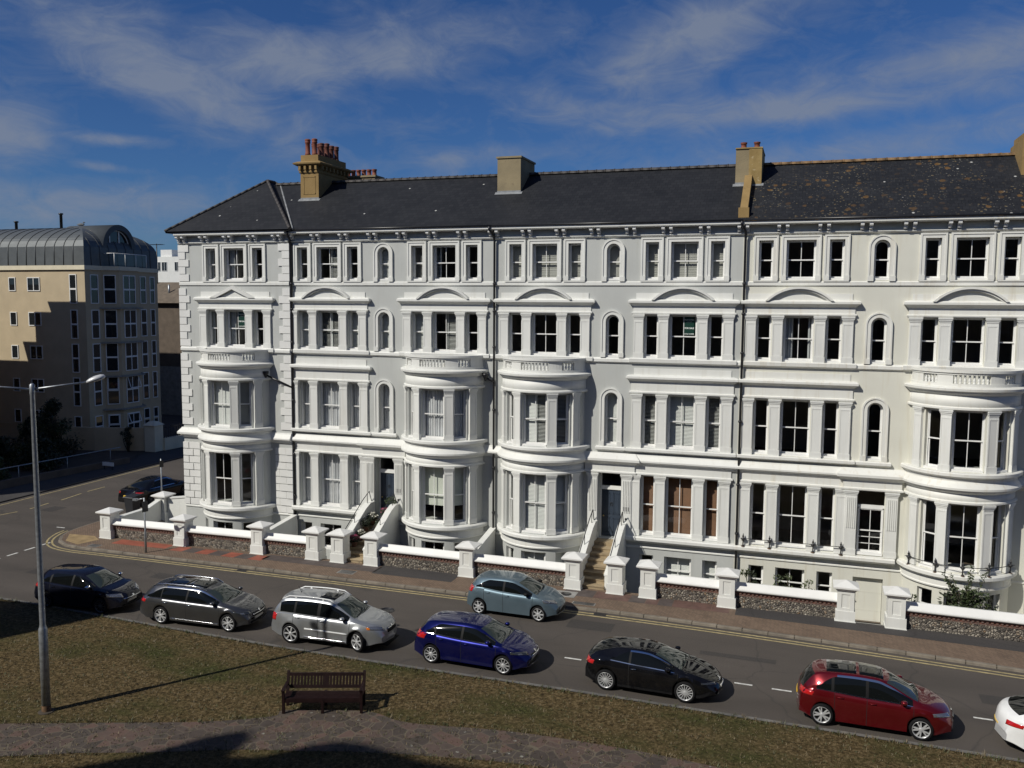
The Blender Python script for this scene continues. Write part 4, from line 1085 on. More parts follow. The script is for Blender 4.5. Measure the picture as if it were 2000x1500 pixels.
g = MB(); BIG = 900
pit = (-33.7, 16.0, -3.45, 7.0)
NX0, NX1, NY = 2.13, 3.26, -4.02                    # notch in front of the cream basement door
xs = [-BIG, pit[0], NX0, NX1, pit[1], BIG]; ys = [-BIG, NY, pit[2], pit[3], BIG]
for i in range(5):
    for j in range(4):
        if (1 <= i <= 3 and j == 2) or (i == 2 and j == 1): continue
        g.poly([(xs[i], ys[j], -0.03), (xs[i + 1], ys[j], -0.03), (xs[i + 1], ys[j + 1], -0.03), (xs[i], ys[j + 1], -0.03)])
x0, x1, y0, y1 = pit
g.poly([(x0, y0, ZB), (x1, y0, ZB), (x1, y1, ZB), (x0, y1, ZB)], 1)
g.poly([(NX0, NY, ZB), (NX1, NY, ZB), (NX1, y0, ZB), (NX0, y0, ZB)], 1)
for a, b in (((x0, y0), (NX0, y0)), ((NX0, y0), (NX0, NY)), ((NX0, NY), (NX1, NY)), ((NX1, NY), (NX1, y0)), ((NX1, y0), (x1, y0)), ((x1, y0), (x1, y1)), ((x1, y1), (x0, y1)), ((x0, y1), (x0, y0))):
    g.poly([(*a, ZB), (*b, ZB), (*b, -0.03), (*a, -0.03)], 1)
struct('ground', g, ['asphalt_dark', 'concrete'])

kerb = smooth_line([(-36.9, 60), (-36.9, 20), (-36.9, 2), (-36.9, -2.6), (-36.55, -4.2), (-35.6, -5.35), (-34.2, -5.80), (-32, -5.80), (-28, -5.79), (-18, -5.83), (-11, -5.90), (-5, -6.02), (1, -6.38), (7.4, -6.92), (14, -7.6), (40, -10.6)], 8)
lawn_edge = smooth_line([(-60, -12.7), (-40, -12.75), (-31, -12.75), (-28, -12.85), (-25, -13.02), (-20, -13.28), (-14, -13.42), (-7, -13.38), (0, -13.46), (6, -13.58), (14, -14.0), (40, -16.5)], 8)
rd = MB()
rd.poly([(-60, -40, 0.0), (60, -40, 0.0), (60, -4.3, 0.0), (-60, -4.3, 0.0)])
rd.poly([(-60, -4.3, 0.0), (-46.0, -4.3, 0.0), (-46.0, -2, 0.0), (-60, -2, 0.0)])
rd.poly([(-46.0, -4.3, 0.0), (-34, -4.3, 0.0), (-34, 120, 0.0), (-46.0, 120, 0.0)])
struct('road', rd, 'asphalt')
PZ = 0.10
kin = offs(kerb, 0.14)
pv = MB(); back = [(-33.55, y) if False else None for y in kerb]
bk = []
for (x, y) in kin:
    if y > -3.4 and x < -35: bk.append((-33.5, max(y, -3.45)))
    else: bk.append((max(x, -33.5), -3.45))
def kin_at(x):
    for p, q in zip(kin, kin[1:]):
        if p[0] <= x <= q[0] and p[1] < -5: return (x, p[1] + (q[1] - p[1]) * (x - p[0]) / (q[0] - p[0]))
K2, B2 = [], []
for p, q in zip(kin, bk):
    if K2 and K2[-1][0] < NX0 < p[0] and p[1] < -5:
        K2 += [kin_at(NX0), kin_at(NX0), kin_at(NX1), kin_at(NX1)]; B2 += [(NX0, -3.45), (NX0, NY), (NX1, NY), (NX1, -3.45)]
    if NX0 <= p[0] <= NX1 and p[1] < -5: continue
    K2.append(p); B2.append(q)
ribbon(pv, K2, B2, PZ)
for a, b in (((-33.7, -3.46), (NX0, -3.46)), ((NX0, -3.46), (NX0, NY)), ((NX0, NY), (NX1, NY)), ((NX1, NY), (NX1, -3.46)), ((NX1, -3.46), (40, -3.46))):
    pv.poly([(*a, PZ), (*a, ZB), (*b, ZB), (*b, PZ)])
struct('pavement', pv, 'brick_paving')
kb = MB()
# kerb stones, each about 0.9 m with a dark joint
acc = 0; start = 0; segs = []
for i in range(1, len(kerb)):
    acc += (Vector(kerb[i]) - Vector(kerb[i - 1])).length
tot = acc
def along(line, s):
    for i in range(1, len(line)):
        d = (Vector(line[i]) - Vector(line[i - 1])).length
        if s <= d: return Vector(line[i - 1]).lerp(Vector(line[i]), s / d)
        s -= d
    return Vector(line[-1])
s = 40.0
while s < tot - 26:
    a, b = along(kerb, s + 0.012), along(kerb, s + 0.93)
    t = (b - a).normalized(); nrm = Vector((-t.y, t.x)); h = PZ + 0.008 * sin(s * 7.3)
    sec = [(0.0, 0.0), (0.012, h - 0.02), (0.035, h), (0.16, h), (0.16, 0.0)]
    kb.loft([[(*(p + nrm * d), z) for d, z in sec] for p in (a, b)], 0, True, True)
    s += 0.945
ribbon(kb, offs(kerb, 0.02), offs(kerb, 0.15), PZ - 0.035)
struct('kerb', kb, 'kerb_stone')
# pavement surfacing: dark tarmac strip by the walls, coloured slabs, buff patch at the corner
st = MB()
for x0, x1, ya, yb_, yc in ((-18.3, -14.4, -4.72, -4.72, -3.47), (-2.3, NX0, -4.72, -4.91, -3.47), (NX0, NX1, -4.91, -4.96, NY), (NX1, 12.0, -4.96, -5.35, -3.47)): st.poly([(x0, ya, PZ + .004), (x1, yb_, PZ + .004), (x1, yc, PZ + .004), (x0, yc, PZ + .004)])
struct('pavement_tarmac', st, 'asphalt_dark')
st = MB()
st.poly([(-32.9, -4.72, PZ + .004), (-29.7, -4.62, PZ + .004), (-29.7, -3.95, PZ + .004), (-32.9, -3.95, PZ + .004)], 0)
x = -29.35; k = 0
while x < -24.2:
    st.poly([(x, -4.75, PZ + .004), (x + 0.72, -4.75, PZ + .004), (x + 0.82, -4.02, PZ + .004), (x + 0.10, -4.02, PZ + .004)], k % 2); x += 0.75; k += 1
rnd = random.Random(5); x = -24.2
while x < -18.4:
    w = rnd.uniform(0.6, 1.1); st.poly([(x, -4.55, PZ + .004), (x + w - .02, -4.55, PZ + .004), (x + w - .02, -3.75, PZ + .004), (x, -3.75, PZ + .004)], 1); x += w
x = -9.4
while x < -2.6:
    w = rnd.uniform(0.5, 0.85); st.poly([(x, -4.62, PZ + .004), (x + w - .02, -4.62, PZ + .004), (x + w - .02, -3.75, PZ + .004), (x, -3.75, PZ + .004)], 2 if rnd.random() < 0.35 else 1); x += w
plain('slab_reddish', (0.11, 0.062, 0.05), 0.8, var=0.25, vscale=3)
struct('paving_slabs', st, ['red_slab', 'dark_slab', 'slab_reddish'])
st = MB(); st.poly([(-36.25, -4.0, PZ + .004), (-35.4, -5.1, PZ + .004), (-34.3, -5.45, PZ + .004), (-33.95, -4.4, PZ + .004), (-34.7, -3.9, PZ + .004)]); struct('corner_paving', st, 'tactile_buff')
# road markings
rm = MB()
def stripe(mb, line, d0, d1, z, a=None, b=None): ribbon(mb, offs(line, d0), offs(line, d1), z)
sub = [p for p in kerb if p[1] < -3.0]
stripe(rm, sub, -0.32, -0.225, .004); stripe(rm, sub, -0.56, -0.465, .004)
for a, b in (((-43.6, -2.4), (-43.2, -0.9)), ((-43.1, -0.1), (-43.25, 1.4)), ((-43.2, 2.3), (-43.5, 4.2)), ((-43.6, 4.8), (-43.6, 6.3))):
    A, B = Vector(a), Vector(b); t = (B - A).normalized(); n = Vector((-t.y, t.x)) * 0.05
    rm.poly([(*(A - n), .004), (*(B - n), .004), (*(B + n), .004), (*(A + n), .004)])
ribbon(rm, [(-45.55, y) for y in (-1, 6, 14)], [(-45.45, y) for y in (-1, 6, 14)], .004)
struct('yellow_lines', rm, 'yellow_line')
wl = MB()
for x0, x1, y in ((-7.62, -7.02, -10.78), (-1.84, -1.27, -10.93), (-0.66, -0.05, -10.99), (5.17, 5.70, -11.04), (11.0, 11.6, -11.1), (-13.2, -12.6, -10.75)):
    wl.poly([(x0, y - .045, .004), (x1, y - .055, .004), (x1, y + .035, .004), (x0, y + .045, .004)])
for y0, y1 in ((-7.9, -7.3), (-6.9, -6.3), (-5.9, -5.35), (-8.9, -8.3), (-9.9, -9.3)): wl.poly([(-36.24, y0, .004), (-36.12, y0, .004), (-36.10, y1, .004), (-36.22, y1, .004)])
for c in ((-38.3, -2.9),): wl.poly([(c[0], c[1], .004), (c[0] + .55, c[1], .004), (c[0] + .55, c[1] + .1, .004), (c[0], c[1] + .1, .004)])
struct('white_lines', wl, 'white_line')
pt = MB(); pt.poly([(-42.3, -0.25, .004), (-41.35, -0.25, .004), (-41.35, 0.9, .004), (-42.3, 0.9, .004)]); pt.poly([(-8.35, -7.95, .004), (-6.6, -7.95, .004), (-6.6, -7.05, .004), (-8.35, -7.05, .004)]); 
for x0, x1, y0, y1 in ((-19.5, -17.2, -9.1, -8.2), (-3.2, -0.6, -8.9, -8.55), (5.6, 9.0, -9.9, -9.2), (-27.5, -24.9, -8.3, -7.6), (-33.2, -31.6, -9.6, -8.9)):
    pt.poly([(x0, y0, .004), (x1, y0 - .05, .004), (x1, y1 - .03, .004), (x0, y1, .004)])
struct('road_patch', pt, 'asphalt_patch')
# lawn with an edging kerb
lw = MB(); low = [(x, -60) for x, y in lawn_edge]
nn = 40
for i in range(len(lawn_edge) - 1):
    a, b = lawn_edge[i], lawn_edge[i + 1]
    lw.poly([(a[0], a[1] - 0.02, 0.03), (a[0], -60, 0.03), (b[0], -60, 0.03), (b[0], b[1] - 0.02, 0.03)])
struct('lawn', lw, 'lawn_grass')
ed = MB(); e0 = offs(lawn_edge, 0.02); e1 = offs(lawn_edge, 0.20)
for i in range(len(e0) - 1):
    ed.poly([(*e0[i], 0.028), (*e0[i + 1], 0.028), (*e1[i + 1], 0.018), (*e1[i], 0.018)])
struct('lawn_kerb', ed, 'edging')
ptop = smooth_line([(-40, -27.5), (-25, -22.2), (-21.9, -20.95), (-19.2, -19.95), (-16.4, -18.9), (-14.7, -17.95), (-14.5, -17.45), (-12.2, -16.75), (-10.68, -16.98), (-7.7, -16.5), (-4.7, -16.4), (-1.9, -16.55), (5, -17.3), (20, -19.5)], 8)
pbot = smooth_line([(-40, -29.5), (-25, -24.2), (-20.4, -22.4), (-18.5, -21.55), (-16.6, -20.85), (-14.6, -20.0), (-12.65, -19.4), (-11.2, -18.95), (-9.9, -18.65), (-7.1, -18.15), (-4.5, -18.05), (-1.9, -18.2), (5, -19), (20, -21.5)], 8)
cp = MB(); ribbon(cp, pbot, ptop, 0.034); struct('path', cp, 'crazy_paving')

# ragged tufts over the lawn and along the edges: nobody could count them
gr = MB(); rnd = random.Random(3)
def tuft(x, y, h, n, mi):
    for _ in range(n):
        a = rnd.uniform(0, 6.28); l = h * rnd.uniform(.5, 1.2); dx, dy = cos(a), sin(a); w = 0.008 + 0.006 * rnd.random()
        bx, by = x + rnd.uniform(-.05, .05), y + rnd.uniform(-.05, .05); lean = rnd.uniform(.3, 1.2) * l
        gr.poly([(bx - dy * w, by + dx * w, .028), (bx + dy * w, by - dx * w, .028), (bx + dx * lean, by + dy * lean, .028 + l)], mi)
for line, step, spread in ((lawn_edge, 0.07, -0.07), (ptop, 0.10, 0.05), (pbot, 0.10, -0.05)):
    for i in range(1, len(line)):
        a, b = Vector(line[i - 1]), Vector(line[i]); d = (b - a).length
        if not (-32 < a.x < 9): continue
        for k in range(int(d / step)):
            p = a.lerp(b, rnd.random()); tuft(p.x, p.y + spread + rnd.gauss(0, 0.07), 0.085 if rnd.random() < .8 else .14, 6, 1 if rnd.random() < 0.55 else 0)
for _ in range(14000):
    x, y = rnd.uniform(-27, 8), rnd.uniform(-22.5, -13.4)
    if y > -13.45: continue
    tuft(x, y, rnd.choice((.03, .04, .06)), 4, 0 if rnd.random() < 0.7 else 1)
o = link('grass', gr.mesh('grass', ['grass_blade_dry', 'grass_blade_green'], weld=False, recalc=False)); tag(o, 'short dry and green blades growing over the lawn and path edges', 'grass', kind='stuff')

# ------------------------------------------------------------------ front garden piers and walls
def pier(x, y, label, h=1.56, z0=PZ):
    t = Thing('gate_pier', (x, y, z0), label, 'gate pier', 'white piers along the front walls')
    b = MB(); z = z0
    b.box(x - .36, x + .36, y - .36, y + .36, z - 0.15, z + 0.42); b.box(x - .385, x + .385, y - .385, y + .385, z - 0.15, z + 0.03)
    b.box(x - .31, x + .31, y - .31, y + .31, z + .42, z + 1.20)
    for s in (-1, 1):                                        # raised panel frames front and back
        yy0, yy1 = sorted((y + s * .31, y + s * .335))
        for xa, xb, za, zb in ((-.31, -.15, .42, 1.20), (.15, .31, .42, 1.20), (-.15, .15, .42, .54), (-.15, .15, 1.08, 1.20)): b.box(x + xa, x + xb, yy0, yy1, z + za, z + zb)
    t.part('shaft', b, 'stucco_white')
    c = MB(); sq = lambda p: [(x - p, y - p), (x + p, y - p), (x + p, y + p), (x - p, y + p)]
    c.loft([[(a, b_, z + zz) for a, b_ in sq(p)] for p, zz in ((.33, 1.20), (.37, 1.24), (.38, 1.27), (.47, 1.32), (.47, 1.38), (.03, h))], 0, True, True)
    t.part('cap', c, 'white_paint')
PIERS = [(-33.83, -3.75, 'corner pier with a pyramid cap behind the buff paving at the street corner'),
         (-29.32, -3.65, 'pier crossed by the shadow of the parking sign post'),
         (-24.90, -3.55, 'pier below the round bay of the end house'),
         (-21.88, -3.50, 'pier beside the narrow gap before the flower lined steps'),
         (-20.54, -3.50, 'pier on the left of the flower lined steps'),
         (-18.82, -3.42, 'pier on the right of the flower lined steps'),
         (-14.06, -3.48, 'pier between two long walls behind the steel blue hatchback'),
         (-9.14, -3.55, 'pier on the left of the bare stone steps'),
         (-7.30, -3.55, 'pier on the right of the bare stone steps'),
         (-5.90, -3.62, 'pier between the basement gap and the short wall under the brown blinds'),
         (-2.69, -3.68, 'pier where the grey house meets the cream house'),
         (1.80, -3.74, 'pier on the left of the cream basement door'),
         (3.60, -3.92, 'pier on the right of the cream basement door')]
for x, y, l in PIERS: pier(x, y, 'white ' + l)
pier(-33.88, 0.35, 'white pier standing in the side garden wall next to the black saloon')

def flint_wall(xa, ya, xb, yb, label):
    t = Thing('front_wall', ((xa + xb) / 2, (ya + yb) / 2, PZ), label, 'garden wall', 'flint front walls with white copings')
    a, b = Vector((xa, ya)), Vector((xb, yb)); d = (b - a).normalized(); n = Vector((d.y, -d.x))     # n points to the street
    def bar(mb, prof): mb.loft([[(*(p + n * o), z) for o, z in prof] for p in (a, b)], 0, True, True)
    w = MB(); bar(w, [(0.13, -0.2), (0.13, 0.58), (-0.13, 0.58), (-0.13, -0.2)]); t.part('flint_panel', w, 'flint')
    w = MB(); bar(w, [(0.145, 0.58), (0.145, 0.655), (-0.13, 0.655), (-0.13, 0.58)]); bar(w, [(0.175, 0.72), (0.175, 0.80), (-0.13, 0.80), (-0.13, 0.72)]); bar(w, [(0.12, 0.655), (0.12, 0.72), (-0.13, 0.72), (-0.13, 0.655)])
    L_ = (b - a).length; k = 0
    while k * 0.16 + 0.1 < L_:
        p = a + d * (k * 0.16 + 0.03); q = p + d * 0.08
        w.loft([[(*(r + n * o), z) for o, z in ((0.12, 0.655), (0.172, 0.655), (0.172, 0.72), (0.12, 0.72))] for r in (p, q)], 0, True, True); k += 1
    t.part('brick_course', w, 'brick_red')
    w = MB(); bar(w, [(0.25, 0.80), (0.27, 0.83), (0.27, 0.87), (0.20, 0.90), (0.02, 1.10), (-0.06, 1.10), (-0.20, 0.92), (-0.20, 0.80)]); t.part('coping', w, 'white_paint')
WALLS = [(0, 1, 'flint wall with white coping nearest the street corner'), (1, 2, 'flint wall with white coping in front of the end house bay'),
         (2, 3, 'short flint wall with white coping left of the gap by the flower lined steps'), (5, 6, 'flint wall with white coping right of the flower lined steps'),
         (6, 7, 'flint wall with white coping behind the steel blue hatchback'), (9, 10, 'short flint wall with white coping below the brown blinds'),
         (10, 11, 'flint wall with white coping and weeds growing behind it')]
for i, j, l in WALLS: flint_wall(PIERS[i][0] + .30, PIERS[i][1] + .04, PIERS[j][0] - .30, PIERS[j][1] + .04, l)
flint_wall(3.92, -3.88, 12.0, -4.15, 'flint wall with white coping and a leafy shrub spilling over it')
def white_wall(name, pts, label, w=0.22):
    """low rendered wall; pts = [(x, y, ztop)]"""
    b = MB()
    for (x0, y0, z0), (x1, y1, z1) in zip(pts, pts[1:]):
        d = Vector((x1 - x0, y1 - y0)).normalized(); n = Vector((-d.y, d.x))
        def ring(x, y, zt, ww, zb): return [(x + n.x * ww, y + n.y * ww, zb), (x - n.x * ww, y - n.y * ww, zb), (x - n.x * ww, y - n.y * ww, zt), (x + n.x * ww, y + n.y * ww, zt)]
        b.loft([ring(x0, y0, z0 - .07, w / 2, ZB), ring(x1, y1, z1 - .07, w / 2, ZB)], 0, True, True)
        b.loft([ring(x0, y0, z0, w / 2 + .04, z0 - .07), ring(x1, y1, z1, w / 2 + .04, z1 - .07)], 0, True, True)
    solo(name, b, 'stucco_white', label, 'garden wall')
white_wall('side_wall', [(-33.85, -3.4, 1.02), (-33.86, -1.0, 1.02), (-33.87, -0.02, 1.28)], 'low grey rendered side wall running back from the corner pier')
white_wall('side_wall', [(-33.52, 0.35, 1.35), (-32.0, 0.35, 1.55)], 'short rendered wall joining the side pier to the end house')
white_wall('dividing_wall', [(-25.05, -3.2, 0.95), (-25.05, -0.25, 1.20)], 'low white wall between the end house yard and the house with flower pots')
white_wall('dividing_wall', [(-14.1, -3.1, 0.95), (-14.1, -0.12, 1.45)], 'sloping white wall dividing two yards under the middle downpipe')
white_wall('dividing_wall', [(9.2, -3.4, 1.1), (9.2, -0.1, 2.3)], 'sloping cream wall at the right end of the cream house')

# ------------------------------------------------------------------ small street things
def disc_cover(x, y, w, d, label, rnd_=False):
    b = MB()
    b.box(x - w / 2, x + w / 2, y - d / 2, y + d / 2, PZ - .01, PZ + .008, 0)
    if rnd_: b.lathe([(0.0, .0), (.25, .0), (.25, .012), (0.0, .014)], (x, y, PZ), 20, 1)
    else:
        n = 6
        for i in range(n): b.box(x - w / 2 + .04, x + w / 2 - .04, y - d / 2 + d * (i + .25) / n, y - d / 2 + d * (i + .7) / n, PZ + .006, PZ + .014, 1)
    solo('drain_cover', b, ['concrete', 'black_iron'], label, 'drain cover')
disc_cover(-9.25, -4.55, 0.9, 0.75, 'round iron drain cover in a pale slab before the bare stone steps', True)
disc_cover(-8.25, -5.45, 0.95, 0.30, 'narrow iron drain grille in front of the steel blue hatchback')
disc_cover(-19.4, -4.95, 0.8, 0.5, 'rectangular drain cover in the brick paving below the flower lined steps')
disc_cover(-33.35, -5.35, 0.6, 0.45, 'small drain cover near the street corner kerb')

for x, y, l in ((-15.6, -8.6, 'round iron manhole cover in the carriageway behind the silver car'), (3.4, -9.2, 'round iron manhole cover in the carriageway above the red car')):
    b = MB(); b.lathe([(.34, .0), (.34, .008), (.30, .010), (.30, .006), (0, .006)], (x, y, 0), 24); solo('manhole_cover', b, 'black_iron', l, 'manhole cover')
for x, y, l in ((-7.4, -6.18, 'iron gully grate in the gutter in front of the bare stone steps'), (-24.2, -6.02, 'iron gully grate in the gutter near the street corner')):
    b = MB(); b.box(x - .25, x + .25, y - .14, y + .14, .0, .007)
    for k in range(6): b.box(x - .22 + k * .08, x - .18 + k * .08, y - .11, y + .11, .007, .012)
    solo('gully_grate', b, 'black_iron', l, 'drain grate')
# street lamp with two arms
lx, ly = -21.25, -19.9
t = Thing('street_lamp', (lx, ly, 0.03), 'tall grey street lamp post with two arms standing on the lawn', 'street lamp')
b = MB(); b.lathe([(0.125, 0), (0.125, 2.55), (0.105, 2.60), (0.085, 2.70), (0.078, 6.0), (0.066, 9.55), (0.075, 9.60), (0.075, 9.85), (0.03, 9.9)], (lx, ly, 0.03), 20); 
t.part('pole', b, 'galvanised')
b = MB(); b.lathe([(0.128, 0.0), (0.130, 0.05), (0.129, 0.18), (0.127, 0.21)], (lx, ly, 0.032), 20, caps=False); t.part('rusty_base', b, 'rust')
b = MB(); b.lathe([(0.24, 0.005), (0.22, 0.02), (0.13, 0.03)], (lx, ly, 0.03), 18); t.part('footing', b, 'soil')
AD = Vector((0.74, 0.67, 0)).normalized()
for s in (1, -1):
    d = AD * s; p0 = Vector((lx, ly, 9.75)); p1 = p0 + d * 1.42 + Vector((0, 0, 0.17))
    b = MB(); b.tube([p0, p0.lerp(p1, .5) + Vector((0, 0, 0.0)), p1], [0.035, 0.03, 0.026], 10); arm = t.part('arm', b, 'galvanised')
    hd = MB(); side = Vector((-d.y, d.x, 0)); rings = []
    for f, w, h0, h1 in ((0, .03, -.03, .03), (.04, .07, -.05, .05), (.14, .12, -.07, .085), (.34, .165, -.075, .11), (.56, .16, -.07, .105), (.70, .11, -.05, .07), (.76, .04, -.02, .02)):
        f *= .68; w *= .85; c = p1 + d * f + Vector((0, 0, f * .30)); ring = []
        for k in range(14):
            a = 2 * pi * k / 14; z = h1 * sin(a) if sin(a) > 0 else -h0 * sin(a)
            ring.append(c + side * (w * cos(a)) + Vector((0, 0, z)))
        rings.append(ring)
    hd.loft(rings, 0, True, True, True); t.part('lamp_head', hd, 'lamp_shell', parent=arm)

def sign_pole(x, y, h, dirv, label, flag=True, z0=PZ):
    t = Thing('sign_post', (x, y, z0), label, 'sign post')
    b = MB(); b.lathe([(0.055, 0), (0.055, 1.0), (0.04, 1.06), (0.036, h), (0.0, h + .02)], (x, y, z0), 12); t.part('pole', b, 'galvanised')
    d = Vector(dirv).normalized()
    if flag:
        q = MB(); n = Vector((-d.y, d.x, 0)); c = Vector((x, y, z0 + h - .42)) 
        q.loft([[c + d * a + n * o + Vector((0, 0, z)) for a, z in ((-.16, -.26), (.16, -.26), (.16, .26), (-.16, .26))] for o in (-.055, -.04)], 0, True, True)
        t.part('sign_plate', q, 'plastic_black')
        q = MB(); c = Vector((x, y, z0 + h - .02)); q.tube([c, c - Vector((0.42, 0.03, 0.10))], 0.03, 8); q.box(x - .62, x - .40, y - .09, y + .05, z0 + h - .17, z0 + h - .06); t.part('camera_arm', q, 'galvanised')
    else:
        q = MB(); n = Vector((-d.y, d.x, 0)); c = Vector((x, y, z0 + h - .30))
        q.loft([[c + d * a + n * o + Vector((0, 0, z)) for a, z in ((-.13, -.20), (.13, -.20), (.13, .20), (-.13, .20))] for o in (-.055, -.04)], 0, True, True)
        t.part('sign_plate', q, 'plastic_black')
sign_pole(-30.10, -5.46, 2.70, (0.25, 1, 0), 'grey parking sign post on the red paved corner')
sign_pole(-36.4, 3.2, 2.75, (0.3, 1, 0), 'thin sign post beside the black saloon in the side street', False)
# wheelie bin
bx, by = -37.45, -0.35; bx, by = -36.25, 0.6
t = Thing('wheelie_bin', (bx, by, PZ), 'black wheelie bin behind the corner pier', 'wheelie bin')
b = MB(); b.loft([[(bx - w, by - d, PZ + z), (bx + w, by - d, PZ + z), (bx + w, by + d, PZ + z), (bx - w, by + d, PZ + z)] for w, d, z in ((.24, .27, .08), (.29, .34, .95), (.31, .36, .97), (.31, .36, 1.0))], 0, True, True); t.part('body', b, 'bin_plastic')
b = MB(); b.loft([[(bx - .33, by - .40 + o, PZ + z), (bx + .33, by - .40 + o, PZ + z), (bx + .33, by + .40, PZ + z + .06), (bx - .33, by + .40, PZ + z + .06)] for o, z in ((0, 1.004), (.02, 1.05))], 0, True, True); t.part('lid', b, 'bin_plastic')
for s in (-1, 1):
    b = MB(); b.lathe([(.10, -.025), (.10, .025)], (bx + s * .27, by + .27, PZ + .10), 14, axis='x'); t.part('wheel', b, 'tyre')

# bench
bl = Vector((-14.50, -17.73)); br_ = Vector((-12.24, -16.92)); 
ex = (br_ - bl).normalized(); ey = Vector((-ex.y, ex.x)); Lb = (br_ - bl).length
t = Thing('park_bench', (*(bl + br_) / 2, 0.034), 'dark brown slatted wooden bench beside the crazy paved path', 'bench')
def bp(u, v, z): return (bl.x + ex.x * u + ey.x * v, bl.y + ex.y * u + ey.y * v, 0.034 + z)
def bbox(mb, u0, u1, v0, v1, z0, z1, tilt=0.0):
    p = [bp(u0, v0, z0), bp(u1, v0, z0), bp(u1, v1, z0), bp(u0, v1, z0), bp(u0, v0 + tilt, z1), bp(u1, v0 + tilt, z1), bp(u1, v1 + tilt, z1), bp(u0, v1 + tilt, z1)]
    n = mb.add(p)
    for q in ((0, 3, 2, 1), (4, 5, 6, 7), (0, 1, 5, 4), (1, 2, 6, 5), (2, 3, 7, 6), (3, 0, 4, 7)): mb.face([n + i for i in q])
HB = 0.98
for u in (0.0, Lb / 2 - .04, Lb - .08):
    b = MB(); bbox(b, u, u + .08, 0, .08, 0, .44 if 0 < u < Lb - .1 else .70); t.part('leg', b, 'bench_wood')
    b = MB(); bbox(b, u, u + .08, .55, .63, 0, .46); 
    if not 0 < u < Lb - .1: bbox(b, u, u + .08, .55, .63, .46, HB + .02, .20)
    t.part('leg', b, 'bench_wood')
b = MB()
for z0, dv in ((.54, .02),): bbox(b, .085, Lb - .085, .55 + .03, .60 + .03, z0, z0 + .08, .02)
for v in b.v: pass
n = 22
for i in range(n):
    u = .12 + (Lb - .24) * (i + .5) / n; w = .032 if i not in (10, 11) else .05
    p0, p1 = (.60, .655), None
    bb = [bp(u - w, .605, .60), bp(u + w, .605, .60), bp(u + w, .632, .60), bp(u - w, .632, .60), bp(u - w, .70, .91), bp(u + w, .70, .91), bp(u + w, .727, .91), bp(u - w, .727, .91)]
    k = b.add(bb)
    for q in ((0, 3, 2, 1), (4, 5, 6, 7), (0, 1, 5, 4), (1, 2, 6, 5), (2, 3, 7, 6), (3, 0, 4, 7)): b.face([k + j for j in q])
bbox(b, .085, Lb - .085, .69, .75, .88, .96, .015)
t.part('backrest', b, 'bench_wood')
b = MB()
for i in range(6): bbox(b, .02, Lb - .02, .03 + i * .092, .03 + i * .092 + .074, .44, .465)
bbox(b, .085, Lb - .085, .015, .05, .34, .44); t.part('seat', b, 'bench_wood')
for u in (0.0, Lb - .08):
    b = MB(); bbox(b, u - .01, u + .09, -.03, .66, .70, .735); t.part('armrest', b, 'bench_wood')

# for sale boards in two windows
def text_mesh(txt, size, mats, bold=0.0):
    cu = bpy.data.curves.new('t', 'FONT'); cu.body = txt; cu.size = size; cu.align_x = 'CENTER'; cu.extrude = 0.0015; cu.offset = bold
    ob = bpy.data.objects.new('t', cu); COL.objects.link(ob); dg = bpy.context.evaluated_depsgraph_get(); dg.update()
    me = bpy.data.meshes.new_from_object(ob.evaluated_get(dg)); bpy.data.objects.remove(ob); me.materials.clear()
    me.materials.append(M[mats]); return me
def sale_board(x, y, z, w, h, label):
    t = Thing('sale_sign', (x, y, z), label, 'for sale sign')
    b = MB(); b.box(x - w / 2, x + w / 2, y - .006, y, z, z + h); t.part('board', b, 'sign_green')
    for txt, sz, zz, bo in (('Reid & Dean', .105, h - .14, 0), ('estate agents', .045, h - .225, 0), ('FOR SALE', .105, h - .52, .003), ('01323 410508', .076, h - .77, .001), ('reidanddean', .05, h - .88, 0)):
        o = link('lettering', text_mesh(txt, sz, 'sign_white', bo), t.r); o.location = Vector((x, y - .010, z + zz)) - t.loc; o.rotation_euler = (pi / 2, 0, 0)
        dg = bpy.context.evaluated_depsgraph_get()
        wx = max(v.co.x for v in o.data.vertices) - min(v.co.x for v in o.data.vertices)
        if wx > w * .94: o.scale = (w * .94 / wx,) * 3
sale_board(CE + 0.245, 0.232, 10.92, 0.44, 0.80, 'green for sale board in a second floor window of the house with brown blinds')
sale_board(CA + 0.245, 0.082, 10.92, 0.44, 0.80, 'green for sale board in a second floor window under the triangular pediment')
# ------------------------------------------------------------------ cars
def pchip(pts):
    xs = [p[0] for p in pts]; ys = [p[1] for p in pts]; n = len(xs)
    h = [xs[i + 1] - xs[i] for i in range(n - 1)]; d = [(ys[i + 1] - ys[i]) / h[i] for i in range(n - 1)]
    m = [d[0]] + [0.0 if d[i - 1] * d[i] <= 0 else 2 * d[i - 1] * d[i] / (d[i - 1] + d[i]) for i in range(1, n - 1)] + [d[-1]]
    def f(x):
        if x <= xs[0]: return ys[0]
        if x >= xs[-1]: return ys[-1]
        i = 0
        while x > xs[i + 1]: i += 1
        t = (x - xs[i]) / h[i]; t2, t3 = t * t, t * t * t
        return ys[i] * (2 * t3 - 3 * t2 + 1) + h[i] * m[i] * (t3 - 2 * t2 + t) + ys[i + 1] * (-2 * t3 + 3 * t2) + h[i] * m[i + 1] * (t3 - t2)
    return f
